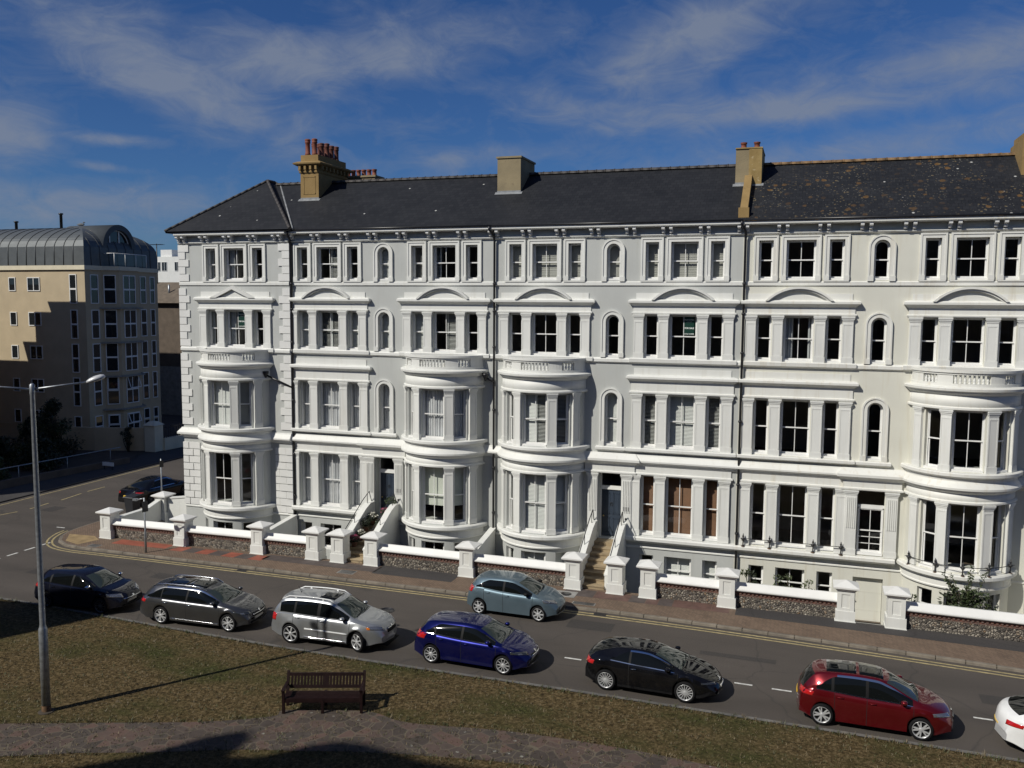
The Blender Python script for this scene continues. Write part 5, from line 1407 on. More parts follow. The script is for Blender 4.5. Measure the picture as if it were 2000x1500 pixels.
def smoothed(f, x0, x1, sg=.07):
    n = 240; h = (x1 - x0) / n; v = [f(x0 + h * i) for i in range(n + 1)]
    k = int(2.5 * sg / h); ws = [math.exp(-.5 * (i * h / sg) ** 2) for i in range(-k, k + 1)]
    out = []
    for i in range(n + 1):
        a = b = 0
        kk = min(k, i, n - i)
        for j in range(-kk, kk + 1): w_ = ws[j + k]; a += w_ * v[i + j]; b += w_
        out.append(a / b)
    def g(x):
        q = max(0, min(n - 1e-6, (x - x0) / h)); i = int(q); return out[i] + (out[i + 1] - out[i]) * (q - i)
    return g
def sstep(a, b, x):
    t = max(0.0, min(1.0, (x - a) / (b - a))); return t * t * (3 - 2 * t)

def car(label, cat, pos, heading, s):
    t = Thing(s['name'], (pos[0], pos[1], 0.004), label, cat, s.get('group', 'cars parked along the kerb'), heading)
    W = s['W'] / 2; wb = s['wb']; xf = s['xf']; xr = s['xr']; rw = s['rw']; ra = rw + 0.055
    top = smoothed(pchip(s['top']), xr, xf); belt = smoothed(pchip(s['belt']), xr, xf, .10); paint = s['paint']
    wpl = pchip([(xr, s.get('tail_w', .80)), (xr + .12, .88), (xr + .45, .965), (xr + 1.1, .995), (0, 1.0), (xf - 1.0, .985), (xf - .45, .94), (xf - .15, .85), (xf, .72)])
    wpl = smoothed(wpl, xr, xf, .12); wroof = s.get('wroof', 0.64)
    cf_ = smoothed(lambda x: sstep(0.06, 0.36, top(x) - min(belt(x), top(x) - .035)), xr, xf, .10)
    ws0, ws1 = s['ws']; rs0, rs1 = s['rs']
    xs = [xr + (xf - xr) * i / 88 for i in range(89)]
    gaps = s['doors']
    for a, b in gaps: xs += [a - .007, a + .007, b - .007, b + .007]
    for a, b in s['glass']: xs += [a, b]
    xs += [ws0, ws1, rs0, rs1]
    for wx in (-wb / 2, wb / 2): xs += [wx - ra, wx + ra] + [wx + ra * cos(pi * k / 14) for k in range(1, 14)]
    xs = sorted(xs); q = [xs[0]]
    for x in xs[1:]:
        if x - q[-1] > 0.006: q.append(x)
    xs = q
    def ring(x):
        e = max(sstep(xf - .5, xf, x), sstep(xr + .45, xr, x)); zb = s.get('clear', .19) + .10 * e; lip = zb
        for wx in (-wb / 2, wb / 2):
            if abs(x - wx) < ra: lip = max(lip, rw + sqrt(max(0, ra * ra - (x - wx) ** 2)))
        w = W * wpl(x); zt = top(x); zs = min(belt(x), zt - 0.035)
        c = cf_(x)
        w5 = w * (.938 - 0.02 * c); zmid = lerp_(zb, zs, .52)
        wt = w * .80 * (1 - c) + W * wroof * c
        z6 = zt - (.028 * (1 - c) + .055 * c)
        # flared arch: push the body out a touch round the wheels
        fl = 0.0
        for wx in (-wb / 2, wb / 2): fl = max(fl, 1 - min(1, abs(x - wx) / (ra + .16)))
        f = s.get('flare', .012) * sstep(0, .5, fl)
        zl = max(lip, zb)
        P = [(0, max(zb, lip) if lip > zb else zb), (w * .80, zl), (w * .93 + f, zl), (w * .975 + f, zl + .02), (w * .985 + f, max(zmid * .8, zl + .05)), (w * .992 + f * .8, max(zmid, zl + .08)),
             (w * 1.0 + f * .3, max(lerp_(zmid, zs, .52), zl + .10)), (w * .980, max(lerp_(zmid, zs, .76), zl + .112)), (w * .948, max(zs - .018, zl + .12)), (w5, zs)]
        # side glass band
        tk = s.get('tap', .30) + (1 - s.get('tap', .30)) * sstep(s['glass'][0][0] - .02, s['glass'][0][0] + s.get('tapl', .60), x)
        for k in (.07, .07 + .23 * tk, .07 + .48 * tk, .07 + .72 * tk, .07 + .82 * tk): P.append((lerp_(w5, wt, k) + .028 * c * sin(pi * k), lerp_(zs, z6, k)))
        P += [(wt, z6), (wt * .93, z6 + (zt - z6) * .42), (wt * .78, z6 + (zt - z6) * .72), (wt * .52, z6 + (zt - z6) * .90), (wt * .26, zt - (zt - z6) * .02), (0, zt)]
        out = []
        for i, (y, z) in enumerate(P):
            k = (y / W) ** 2; dx = 0
            if x > 0: dx = -s.get('bowf', .26) * sstep(wb / 2 - .1, xf, x) * k
            else: dx = s.get('bowr', .17) * sstep(-wb / 2 + .1, xr, x) * k
            if i >= 14:
                kk = (y / (W * wroof)) ** 2 * min(1, c + .15)
                if x > 0: dx -= .13 * kk * sstep(ws1 - .4, ws1 + .1, x) * (1 - sstep(ws0, ws0 + .6, x))
                else: dx += .08 * kk * (1 - sstep(rs1, rs1 + .4, x)) * sstep(xr, rs0, x)
            out.append((x + dx, y, z))
        return out
    R = [ring(x) for x in xs]; NR = len(R[0])
    B = MB(); G = {}; D = {}
    def put(mb, i, j, sg, mi=0):
        p = [R[i][j], R[i + 1][j], R[i + 1][j + 1], R[i][j + 1]]
        mb.poly([(a, sg * b_, c) for a, b_, c in p], mi, True)
    for i in range(len(xs) - 1):
        xm = (xs[i] + xs[i + 1]) / 2
        hgt = R[i][15][2] - R[i][9][2]
        for j in range(NR - 1):
            for sg in (-1, 1):
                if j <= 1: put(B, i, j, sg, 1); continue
                if 10 <= j <= 13 and hgt > .10 and any(a <= xm <= b for a, b in s['glass']):
                    k = [n for n, (a, b) in enumerate(s['glass']) if a <= xm <= b][0]; put(G.setdefault(('side', k, sg), MB()), i, j, sg); continue
                if j >= 16 and ws1 <= xm <= ws0: put(G.setdefault(('windscreen', 0, 0), MB()), i, j, sg); continue
                if j >= 16 and rs0 <= xm <= rs1: put(G.setdefault(('rear', 0, 0), MB()), i, j, sg); continue
                if 3 <= j <= 8:
                    if any(abs(xm - e) < .007 for a, b in gaps for e in (a, b)): put(B, i, j, sg, 1); continue
                    dk = [n for n, (a, b) in enumerate(gaps) if a < xm < b]
                    if dk: put(D.setdefault((dk[0], sg), MB()), i, j, sg); continue
                if j == 9 and s.get('chrome') and s['glass'][0][0] <= xm <= s['glass'][-1][1] and hgt > .10: put(B, i, j, sg, 2); continue
                if j == 14 and s.get('chrome2') and s['glass'][0][0] + s.get('tapl', .60) <= xm <= s['glass'][-1][1] and hgt > .10: put(B, i, j, sg, 2); continue
                if 10 <= j <= 13 and hgt > .10 and s['glass'][0][0] <= xm <= s['glass'][-1][1]: put(B, i, j, sg, 3); continue
                if j == 2 and s.get('cladding'): put(B, i, j, sg, 3); continue
                put(B, i, j, sg, 0)
    for i, rev in ((0, True), (len(xs) - 1, False)):
        loop = [(a, b_, c) for a, b_, c in R[i]] + [(a, -b_, c) for a, b_, c in reversed(R[i][1:-1])]
        B.poly(loop, 0)
    # projection of lamps, grilles and plates on to the finished skin
    full = MB()
    for mb in [B] + list(G.values()) + list(D.values()): full.merge(mb)
    bvh = BVHTree.FromPolygons([Vector(p) for p in full.v], full.f)
    def decal(mb, quad, n, off=.008, nu=8, nv=4, mi=0):
        n = Vector(n).normalized(); q4 = [Vector(p) for p in quad]; grid = []
        for a in range(nu + 1):
            row = []
            for b_ in range(nv + 1):
                u, v = a / nu, b_ / nv
                p = q4[0].lerp(q4[1], u).lerp(q4[3].lerp(q4[2], u), v)
                h = bvh.ray_cast(p + n * 1.2, -n, 3)
                row.append((h[0] if h[0] is not None else p) + n * off)
            grid.append(row)
        for a in range(nu):
            for b_ in range(nv): mb.poly([grid[a][b_], grid[a + 1][b_], grid[a + 1][b_ + 1], grid[a][b_ + 1]], mi, True)
        # rim back to the skin
        edge = [grid[a][0] for a in range(nu + 1)] + [grid[nu][b_] for b_ in range(1, nv + 1)] + [grid[a][nv] for a in reversed(range(nu))] + [grid[0][b_] for b_ in reversed(range(1, nv))]
        for a, b_ in zip(edge, edge[1:] + edge[:1]): mb.poly([a, b_, b_ - n * (off + .004), a - n * (off + .004)], mi)
    body = t.part('body', B, [paint, 'well_black', 'chrome', 'trim_black'], local=True, sharp=32)
    for (kind, k, sg), mb in G.items():
        nm = {'side': 'side_window', 'windscreen': 'windscreen', 'rear': 'rear_window'}[kind]
        t.part(nm, mb, 'windscreen_glass' if kind == 'windscreen' else 'car_glass', local=True)
    for (k, sg), mb in D.items():
        d = t.part('door', mb, [paint], local=True)
        a, b = gaps[k]
        x = a + .16; z = belt(x) - .10
        h = bvh.ray_cast(Vector((x, sg * 3, z)), Vector((0, -sg, 0)))
        if h[0] is not None and s.get('handles', True):
            hb = MB(); y = h[0].y; hb.tube([(x - .09, y + sg * .002, z), (x - .07, y + sg * .03, z), (x + .07, y + sg * .03, z + .004), (x + .09, y + sg * .002, z + .004)], .013, 6)
            t.part('handle', hb, s.get('handle_mat', paint), parent=d, local=True)
    # mirrors
    for sg in (-1, 1):
        x = s['mirror']; z = belt(x) + .09; h = bvh.ray_cast(Vector((x, sg * 3, z - .06)), Vector((0, -sg, 0))); y = h[0].y if h[0] is not None else sg * W * .9
        mb = MB(); mb.lathe([(0.0, -.09), (.045, -.085), (.070, -.03), (.074, .03), (.055, .075), (.0, .09)], (0, 0, 0), 12, 0, 'x'); mb.xform(Matrix.Translation((x - .02, y + sg * .13, z + .02)) @ Matrix.Scale(1.25, 4, (0, 1, 0)) @ Matrix.Scale(.9, 4, (0, 0, 1)))
        mb.box(x - .03, x + .05, min(y - sg * .03, y + sg * .08), max(y - sg * .03, y + sg * .08), z - .07, z - .03, 1)
        t.part('mirror', mb, [s.get('mirror_mat', paint), 'trim_black'], local=True)
    # wheels
    for wx in (-wb / 2, wb / 2):
        for sg in (-1, 1):
            w = bpy.data.objects.new('wheel', None); COL.objects.link(w); w.parent = t.r
            yc = sg * (W - .115); w.location = (wx, yc, rw)
            w.rotation_euler = (0, 0, (s.get('steer', 0) if wx > 0 else 0) + (0 if sg < 0 else pi))
            tm, rm_ = wheel_mesh(rw, s['spokes'], s.get('rim', 'alloy'), s.get('split', False))
            link('tyre', tm, w); link('rim', rm_, w)
    for nm, mats, quads in s['decals'](xf, xr, W):
        for sg in ((-1, 1) if quads[0] == 'pair' else (1,)):
            mb = MB()
            for q4, n, off, mi in quads[1]:
                qq = [(x, y * sg, z) for x, y, z in q4]; nn = (n[0], n[1] * sg, n[2])
                decal(mb, qq, nn, off, mi=mi)
            t.part(nm, mb, mats, local=True)
    if s.get('rails'):
        for sg in (-1, 1):
            mb = MB(); a, b = s['rails']; pts = []
            for i in range(9):
                x = a + (b - a) * i / 8; h = bvh.ray_cast(Vector((x, sg * W * wroof * .93, 3)), Vector((0, 0, -1)))
                z = h[0].z if h[0] is not None else top(x); pts.append((x, sg * W * wroof * .93, z + (.055 if 0 < i < 8 else .0)))
            mb.tube(pts, .022, 8)
            for i in (2, 6): mb.box(pts[i][0] - .03, pts[i][0] + .03, pts[i][1] - .012, pts[i][1] + .012, pts[i][2] - .07, pts[i][2])
            t.part('roof_rail', mb, s.get('rail_mat', 'chrome'), local=True)
    if s.get('aerial'):
        x = s['aerial']; mb = MB(); mb.tube([(x, 0, top(x) - .01), (x - .12, 0, top(x) + .22)], .006, 5); mb.lathe([(.025, 0), (.012, .03)], (x, 0, top(x) - .005), 8); t.part('aerial', mb, 'trim_black', local=True)
    # wipers on the windscreen
    mb = MB()
    for y0, y1 in ((-.55, .02), (.02, .55)):
        pts = []
        for i in range(6):
            y = y0 + (y1 - y0) * i / 5; x = ws0 - .02 - .10 * (i / 5); h = bvh.ray_cast(Vector((x, y, 3)), Vector((0, 0, -1)))
            if h[0] is not None: pts.append(h[0] + Vector((0.01, 0, .015)))
        if len(pts) > 2: mb.tube(pts, .009, 5)
    if mb.v: t.part('wiper', mb, 'trim_black', local=True)
    return t
def lerp_(a, b, k): return a + (b - a) * k
def wheel_mesh(r, spokes, rim, split):
    k = ('w', r, spokes, rim, split)
    if k in _cache: return _cache[k]
    a = MB(); w = .105; ri = r * .75
    a.lathe([(ri, -w * .86), (r * .80, -w), (r * .93, -w * .98), (r * .985, -w * .78), (r, -w * .4), (r, w * .4), (r * .985, w * .78), (r * .93, w), (ri, w * .86), (ri * .98, 0), (ri, -w * .86)], (0, 0, 0), 30, 0, 'y', True, False)
    tm = a.mesh('tyre', ['tyre'])
    b = MB(); b.lathe([(ri * .93, -w * .70), (ri * .96, -w * .92), (ri * 1.0, -w * .90), (ri * 1.0, -w * .5), (ri * .95, -w * .3), (ri * .93, .05)], (0, 0, 0), 30, 0, 'y', True, False)
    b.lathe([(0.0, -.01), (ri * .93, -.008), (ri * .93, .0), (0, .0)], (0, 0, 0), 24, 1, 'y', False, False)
    b.lathe([(0.0, -w * .86), (.045, -w * .84), (.068, -w * .72), (.07, -w * .3)], (0, 0, 0), 14, 0, 'y', True, False)
    for i in range(spokes):
        an = 2 * pi * i / spokes
        offs_ = (-.055, .055) if split else (0.0,)
        for o in offs_:
            hw = (.034 if spokes <= 5 else .026 if spokes <= 8 else .011) * (.62 if split else 1)
            r0, r1 = .05, ri * .94; p = []
            for rr, ww, yy, oo in ((r0, hw * 1.1, -w * .80, o * .5), (r1, hw * .85, -w * .74, o * 1.8)):
                for sx in (-1, 1):
                    for y in (yy, yy + .035): p.append((rr, sx * ww + oo, y))
            pts = [(rr * cos(an) - tt * sin(an), y, rr * sin(an) + tt * cos(an)) for rr, tt, y in p]
            n = b.add(pts)
            for f in ((0, 2, 6, 4), (1, 5, 7, 3), (0, 4, 5, 1), (2, 3, 7, 6), (0, 1, 3, 2), (4, 6, 7, 5)): b.face([n + z for z in f])
    rm_ = b.mesh('rim', [rim, 'well_black']); _cache[k] = (tm, rm_); return _cache[k]

def std_decals(hz=(.62, .80), hx=.62, tz=(.80, 1.02), tx=.42, grille=None, tail='lamp_red', head='lamp_clear', rear_plate='plate_yellow', badge=True, lower=True, sunroof=None, amber=False, strip=None, tail_in=.50, headshape=0.0, slim=None):
    def f(xf, xr, W):
        out = []
        d = (1, .55, .28)
        hq = [((xf - hx, W * .93, hz[0] + .07), (xf - .10, W * .52, hz[0]), (xf - .16, W * .50, hz[1] - .03 - headshape), (xf - hx - .05, W * .90, hz[1]))]
        out.append(('headlight', [head, 'lamp_clear', 'lamp_amber'], ('pair', [(hq[0], d, .008, 0)] + ([([(xf - hx + .02, W * .96, hz[0] + .09), (xf - hx + .08, W * .90, hz[0] + .07), (xf - hx + .06, W * .89, hz[1] - .03), (xf - hx - .03, W * .95, hz[1] - .01)], d, .013, 2)] if amber else [([(xf - .42, W * .80, hz[0] + .055), (xf - .30, W * .70, hz[0] + .045), (xf - .34, W * .70, hz[1] - .055), (xf - .44, W * .80, hz[1] - .045)], d, .014, 1)]))))
        d = (-1, .75, .12)
        if slim: tq = slim(xr, W)
        else: tq = [(xr + tx, W * .96, tz[0] + .02), (xr + .03, W * tail_in, tz[0]), (xr + .06, W * tail_in, tz[1]), (xr + tx + .06, W * .94, tz[1] - .02)]
        out.append(('tail_light', [tail], ('pair', [(tq, d, .008, 0)])))
        g = grille or (.42, .40, .60)
        out.append(('grille', ['trim_black', 'chrome'], ('one', [([(xf, -g[0], g[1]), (xf, g[0], g[1]), (xf, g[0] * .92, g[2]), (xf, -g[0] * .92, g[2])], (1, 0, .05), .008, 0)] +
                    [([(xf, -g[0] * .9, z), (xf, g[0] * .9, z), (xf, g[0] * .9, z + .022), (xf, -g[0] * .9, z + .022)], (1, 0, .05), .016, 1) for z in ((g[1] + (g[2] - g[1]) * .30, g[1] + (g[2] - g[1]) * .70) if len(g) > 3 else (g[2] - .03,))])))
        if lower: out.append(('lower_intake', ['trim_black'], ('one', [([(xf, -W * .62, .23), (xf, W * .62, .23), (xf, W * .55, .36), (xf, -W * .55, .36)], (1, 0, 0), .006, 0)])))
        out.append(('number_plate', ['plate_white'], ('one', [([(xf, -.26, .385), (xf, .26, .385), (xf, .26, .495), (xf, -.26, .495)], (1, 0, 0), .022, 0)])))
        pz = .60 if tz[0] > .75 else .5
        out.append(('number_plate', [rear_plate], ('one', [([(xr, -.26, pz), (xr, .26, pz), (xr, .26, pz + .11), (xr, -.26, pz + .11)], (-1, 0, .1), .012, 0)])))
        if badge: out.append(('badge', ['chrome'], ('one', [([(xf, -.05, g[2] - .02), (xf, .05, g[2] - .02), (xf, .05, g[2] + .07), (xf, -.05, g[2] + .07)], (1, 0, .2), .018, 0)])))
        if sunroof:
            for a, b, w in sunroof: out.append(('sunroof', ['car_glass'], ('one', [([(a, -w, 1.5), (b, -w, 1.5), (b, w, 1.5), (a, w, 1.5)], (0, 0, 1), .006, 0)])))
        if strip:
            for nm, a, b, z0, z1, mt in strip: out.append((nm, [mt], ('pair', [([(a, W, z0), (b, W, z0 - .02), (b, W, z1 - .02), (a, W, z1)], (0, 1, 0), .012, 0)])))
        return out
    return f
def hatch(H, xr, xf, wb, hood=.98, cowl=1.22, wt=.48, rtop=-1.70, rbot=-2.02, belt0=.93, beltr=1.03):
    top = [(xr, .60), (xr + .03, .82), (xr + .10, beltr - .03), (rbot + .06, beltr + .01), (rtop, H - .13), (rtop + .16, H - .075), (-.75, H - .015), (-.2, H), (wt - .3, H - .025), (wt, H - .085), (lerp_(wt, cowl, .5), lerp_(H - .085, hood, .46)), (cowl, hood), (cowl + .28, hood - .055), (xf - .35, hood - .17), (xf - .10, hood - .29), (xf, hood - .42)]
    belt = [(xr, .56), (xr + .12, beltr - .10), (xr + .6, beltr), (-.3, lerp_(beltr, belt0, .55)), (cowl - .1, belt0), (cowl + .4, belt0 - .07), (xf - .2, hood - .30), (xf, hood - .48)]
    return top, belt
BASE = dict(wroof=.64, clear=.18)
def spec(**k): d = dict(BASE); d.update(k); return d
KERB = 'cars parked along the lawn kerb'
# 1 black hatchback in the shade
tp, bt = hatch(1.49, -2.12, 2.21, 2.61)
car('black hatchback half in deep shade at the left end of the row', 'car', (-27.35, -11.93), radians(2.5), spec(name='parked_car', W=1.79, wb=2.61, xf=2.21, xr=-2.12, rw=.32, paint='car_nightblue', top=tp, belt=bt, ws=(1.20, .50), rs=(-2.02, -1.72), glass=[(-1.52, -1.14), (-1.06, -.10), (-.02, 1.02)], doors=[(-1.08, -.06), (-.06, 1.06)], mirror=.82, mirror_mat='chrome', spokes=10, rim='alloy_dark', chrome=False, group=KERB,
    decals=std_decals(grille=(.55, .50, .60, 1), head='lamp_clear', rear_plate='plate_yellow', strip=None)))
# 2 graphite estate
H = 1.47; xr, xf = -2.62, 2.31
tp = [(xr, .62), (xr + .03, .86), (xr + .16, 1.02), (-2.22, 1.31), (-2.02, 1.40), (-1.4, 1.455), (-.6, H), (0, H - .01), (.30, H - .05), (.52, H - .105), (.90, 1.19), (1.22, 1.01), (1.5, .965), (xf - .35, .84), (xf - .08, .70), (xf, .52)]
bt = [(xr, .56), (xr + .14, .93), (xr + .7, .99), (-.5, .965), (1.1, .93), (1.6, .86), (xf - .2, .70), (xf, .48)]
car('graphite grey estate car with silver roof rails and a glass roof', 'car', (-21.62, -11.85), radians(2.8), spec(name='parked_car', W=1.85, wb=2.94, xf=xf, xr=xr, rw=.335, paint='car_graphite', top=tp, belt=bt, ws=(1.21, .50), rs=(-2.50, -2.16), tap=.30, tapl=.85, glass=[(-2.20, -1.50), (-1.46, -.40), (-.33, 1.02)], doors=[(-1.40, -.35), (-.35, 1.08)], mirror=.86, spokes=5, split=True, rim='alloy', chrome=True, chrome2=True, rails=(-2.0, .35), group=KERB, handle_mat='chrome',
    decals=std_decals(hz=(.60, .76), hx=.66, grille=(.46, .42, .66, 1), head='lamp_dark', tail_in=.55, tz=(.78, .93), sunroof=[(-1.5, -.62, .52), (-.55, .26, .52)], strip=[('sill_trim', -1.05, 1.05, .25, .30, 'chrome')])))
# 3 silver sport utility
H = 1.66; xr, xf = -2.30, 2.34
tp = [(xr, .70), (xr + .02, 1.0), (xr + .10, 1.16), (-1.98, 1.50), (-1.86, 1.585), (-1.3, 1.635), (-.5, H), (.05, H - .02), (.42, H - .085), (.86, 1.33), (1.20, 1.13), (1.5, 1.08), (xf - .35, .98), (xf - .10, .86), (xf, .62)]
bt = [(xr, .62), (xr + .12, 1.04), (xr + .6, 1.10), (-.5, 1.075), (1.1, 1.04), (1.6, .97), (xf - .2, .82), (xf, .56)]
car('silver sport utility car with thick roof rails and turned front wheels', 'car', (-16.02, -11.93), radians(1.6), spec(name='parked_car', W=1.80, wb=2.67, xf=xf, xr=xr, rw=.36, paint='car_silver', top=tp, belt=bt, ws=(1.19, .46), rs=(-2.22, -1.93), tap=.92, glass=[(-1.86, -1.22), (-1.14, -.28), (-.16, .98)], doors=[(-1.20, -.22), (-.22, 1.04)], mirror=.80, spokes=7, split=True, rim='alloy', clear=.24, flare=.05, wroof=.66, rails=(-1.80, .40), rail_mat='car_white', aerial=-1.35, steer=-.42, group=KERB, bowf=.30,
    decals=std_decals(hz=(.76, .94), hx=.60, grille=(.36, .60, .80), head='lamp_clear', amber=True, tz=(.78, 1.06), tx=.30, tail_in=.66, sunroof=[(-.40, .22, .40)], strip=[('door_trim', -.75, .95, .60, .65, 'car_white'), ('sill_trim', -.80, .92, .30, .34, 'chrome')])))
# 4 bright blue hatchback
tp, bt = hatch(1.47, -2.13, 2.22, 2.648)
car('royal blue hatchback parked between the silver car and the black coupe', 'car', (-10.48, -11.94), radians(-2.0), spec(name='parked_car', W=1.82, wb=2.648, xf=2.22, xr=-2.13, rw=.32, paint='car_blue', top=tp, belt=bt, ws=(1.20, .50), rs=(-2.03, -1.72), glass=[(-1.58, -1.22), (-1.16, -.24), (-.16, 1.02)], doors=[(-1.12, -.20), (-.20, 1.06)], mirror=.82, spokes=10, rim='alloy', chrome=True, group=KERB,
    decals=std_decals(hz=(.64, .78), hx=.66, grille=(.40, .46, .64, 1), head='lamp_dark', tz=(.82, 1.04), tx=.56, tail_in=.52)))
# 5 steel blue small hatchback on the far side
tp, bt = hatch(1.48, -1.90, 2.05, 2.489, hood=1.00, cowl=1.16, wt=.42, rtop=-1.52, rbot=-1.80, beltr=1.06)
car('steel blue small hatchback stopped by the far kerb on the double yellow lines', 'car', (-10.71, -6.95), radians(-1.4), spec(name='parked_car', W=1.72, wb=2.489, xf=2.05, xr=-1.90, rw=.30, paint='car_steelblue', top=tp, belt=bt, ws=(1.14, .44), rs=(-1.80, -1.54), glass=[(-1.42, -1.16), (-1.10, -.26), (-.18, .96)], doors=[(-1.02, -.22), (-.22, 1.00)], mirror=.78, mirror_mat='trim_black', spokes=7, rim='alloy', group='cars by the far kerb', aerial=None,
    decals=std_decals(hz=(.68, .86), hx=.62, grille=(.40, .36, .46), head='lamp_clear', tz=(.86, 1.10), tx=.30, tail_in=.60)))
# 6 black coupe
H = 1.37; xr, xf = -2.08, 2.30
tp = [(xr, .62), (xr + .03, .86), (xr + .14, 1.0), (-1.66, 1.18), (-1.25, 1.29), (-.85, 1.345), (-.25, H), (.15, H - .03), (.38, H - .075), (.80, 1.14), (1.16, .955), (1.45, .90), (xf - .35, .76), (xf - .10, .62), (xf, .46)]
bt = [(xr, .56), (xr + .14, .94), (xr + .7, 1.0), (-.4, .945), (1.0, .885), (1.5, .80), (xf - .2, .62), (xf, .42)]
car('glossy black three door coupe with many spoked silver wheels', 'car', (-4.42, -12.03), radians(-2.0), spec(name='parked_car', W=1.83, wb=2.528, xf=xf, xr=xr, rw=.335, paint='car_black', top=tp, belt=bt, ws=(1.15, .36), rs=(-1.92, -1.24), glass=[(-1.12, -.54), (-.47, .92)], doors=[(-.52, 1.02)], mirror=.74, spokes=15, rim='alloy', chrome=True, chrome2=True, group=KERB, handle_mat='chrome', wroof=.60,
    decals=std_decals(hz=(.58, .68), hx=.50, grille=(.16, .34, .62), head='lamp_dark', tz=(.78, .94), tx=.34, tail_in=.55)))
# 7 red people carrier
H = 1.555; xr, xf = -2.08, 2.26
tp = [(xr, .64), (xr + .03, .92), (xr + .12, 1.08), (-1.74, 1.40), (-1.58, 1.475), (-1.1, 1.53), (-.4, H), (.1, H - .02), (.46, H - .085), (.92, 1.26), (1.30, 1.05), (1.55, .995), (xf - .35, .87), (xf - .10, .74), (xf, .54)]
bt = [(xr, .58), (xr + .12, 1.0), (xr + .6, 1.06), (-.4, 1.0), (1.1, .945), (1.6, .88), (xf - .2, .72), (xf, .50)]
car('dark red compact people carrier with a long glass roof', 'car', (2.17, -12.25), radians(-1.0), spec(name='parked_car', W=1.80, wb=2.67, xf=xf, xr=xr, rw=.325, paint='car_red', top=tp, belt=bt, ws=(1.29, .50), rs=(-2.00, -1.66), glass=[(-1.55, -1.10), (-1.02, -.16), (-.08, 1.10)], doors=[(-1.00, -.12), (-.12, 1.12)], mirror=.88, spokes=5, split=True, rim='alloy', chrome=True, chrome2=True, group=KERB,
    decals=std_decals(hz=(.66, .81), hx=.62, grille=(.36, .46, .64), head='lamp_clear', tz=(.84, 1.0), tx=.44, tail_in=.50, sunroof=[(-1.25, -.42, .46), (-.34, .32, .46)])))
# 8 white coupe leaving the frame
H = 1.45; xr, xf = -2.30, 2.45
tp = [(xr, .56), (xr + .03, .84), (xr + .10, .99), (xr + .22, 1.03), (-1.62, 1.18), (-1.0, 1.36), (-.4, H), (.1, H - .02), (.42, H - .08), (.95, 1.16), (1.32, .98), (1.6, .93), (xf - .35, .80), (xf - .10, .66), (xf, .48)]
bt = [(xr, .52), (xr + .12, .90), (xr + .7, .98), (-.4, .955), (1.1, .91), (1.6, .84), (xf - .2, .66), (xf, .44)]
car('white coupe with red tail lights at the right edge of the photo', 'car', (7.80, -12.34), radians(-1.8), spec(name='parked_car', W=1.86, wb=2.73, xf=xf, xr=xr, rw=.335, paint='car_white', top=tp, belt=bt, ws=(1.31, .40), rs=(-1.98, -1.12), glass=[(-1.42, -1.0), (-.92, .0), (.08, 1.10)], doors=[(-.95, .04), (.04, 1.12)], mirror=.88, spokes=10, rim='alloy', chrome=True, group=KERB, bowr=.36, tail_w=.74, wroof=.60,
    decals=std_decals(tz=(.74, .88), tx=.52, tail_in=.72, strip=None)))
# 9 black saloon in the side street, tail towards us
H = 1.45; xr, xf = -2.45, 2.45
tp = [(xr, .56), (xr + .03, .86), (xr + .10, .99), (xr + .5, 1.05), (-1.72, 1.10), (-1.2, 1.30), (-.7, 1.41), (-.1, H), (.3, H - .03), (.55, H - .09), (1.0, 1.15), (1.36, .98), (1.65, .92), (xf - .35, .80), (xf - .10, .66), (xf, .48)]
bt = [(xr, .52), (xr + .12, .90), (xr + .7, .98), (-.4, .95), (1.1, .91), (1.6, .84), (xf - .2, .66), (xf, .44)]
car('black saloon with a yellow rear number plate in the side street', 'car', (-37.95, 4.55), radians(88), spec(name='parked_car', W=1.90, wb=2.88, xf=xf, xr=xr, rw=.34, paint='car_black', top=tp, belt=bt, ws=(1.34, .52), rs=(-1.78, -1.02), glass=[(-1.45, -1.12), (-1.04, -.16), (-.06, 1.12)], doors=[(-1.10, -.11), (-.11, 1.14)], mirror=.92, spokes=10, rim='alloy_dark', chrome=True, chrome2=True, group='cars in the side street', wroof=.60,
    decals=std_decals(tz=(.80, .92), tx=.40, tail_in=.66, strip=None)))
# ------------------------------------------------------------------ planting
def leaves(mb, c, rad, n, size, rnd, mi=0, shell=0.35, up=0.3):
    for _ in range(n):
        while True:
            p = Vector((rnd.uniform(-1, 1), rnd.uniform(-1, 1), rnd.uniform(-1, 1)))
            if shell < p.length < 1: break
        p = Vector((c[0] + p.x * rad[0], c[1] + p.y * rad[1], c[2] + p.z * rad[2]))
        a = Vector((rnd.gauss(0, 1), rnd.gauss(0, 1), rnd.gauss(0, .7))).normalized(); b = a.cross(Vector((rnd.gauss(0, 1), rnd.gauss(0, 1), 1 + up))).normalized()
        l = size * rnd.uniform(.6, 1.4); w = l * rnd.uniform(.30, .5)
        mb.poly([p - a * l * .5, p + b * w * .5, p + a * l * .5, p - b * w * .5], mi)
def twigs(mb, base, tip, r, rnd, n=5, mi=0):
    b, tp = Vector(base), Vector(tip)
    mb.tube([b, b.lerp(tp, .5) + Vector((rnd.uniform(-.1, .1), rnd.uniform(-.1, .1), 0)), tp], [r, r * .7, r * .3], 6, mi)
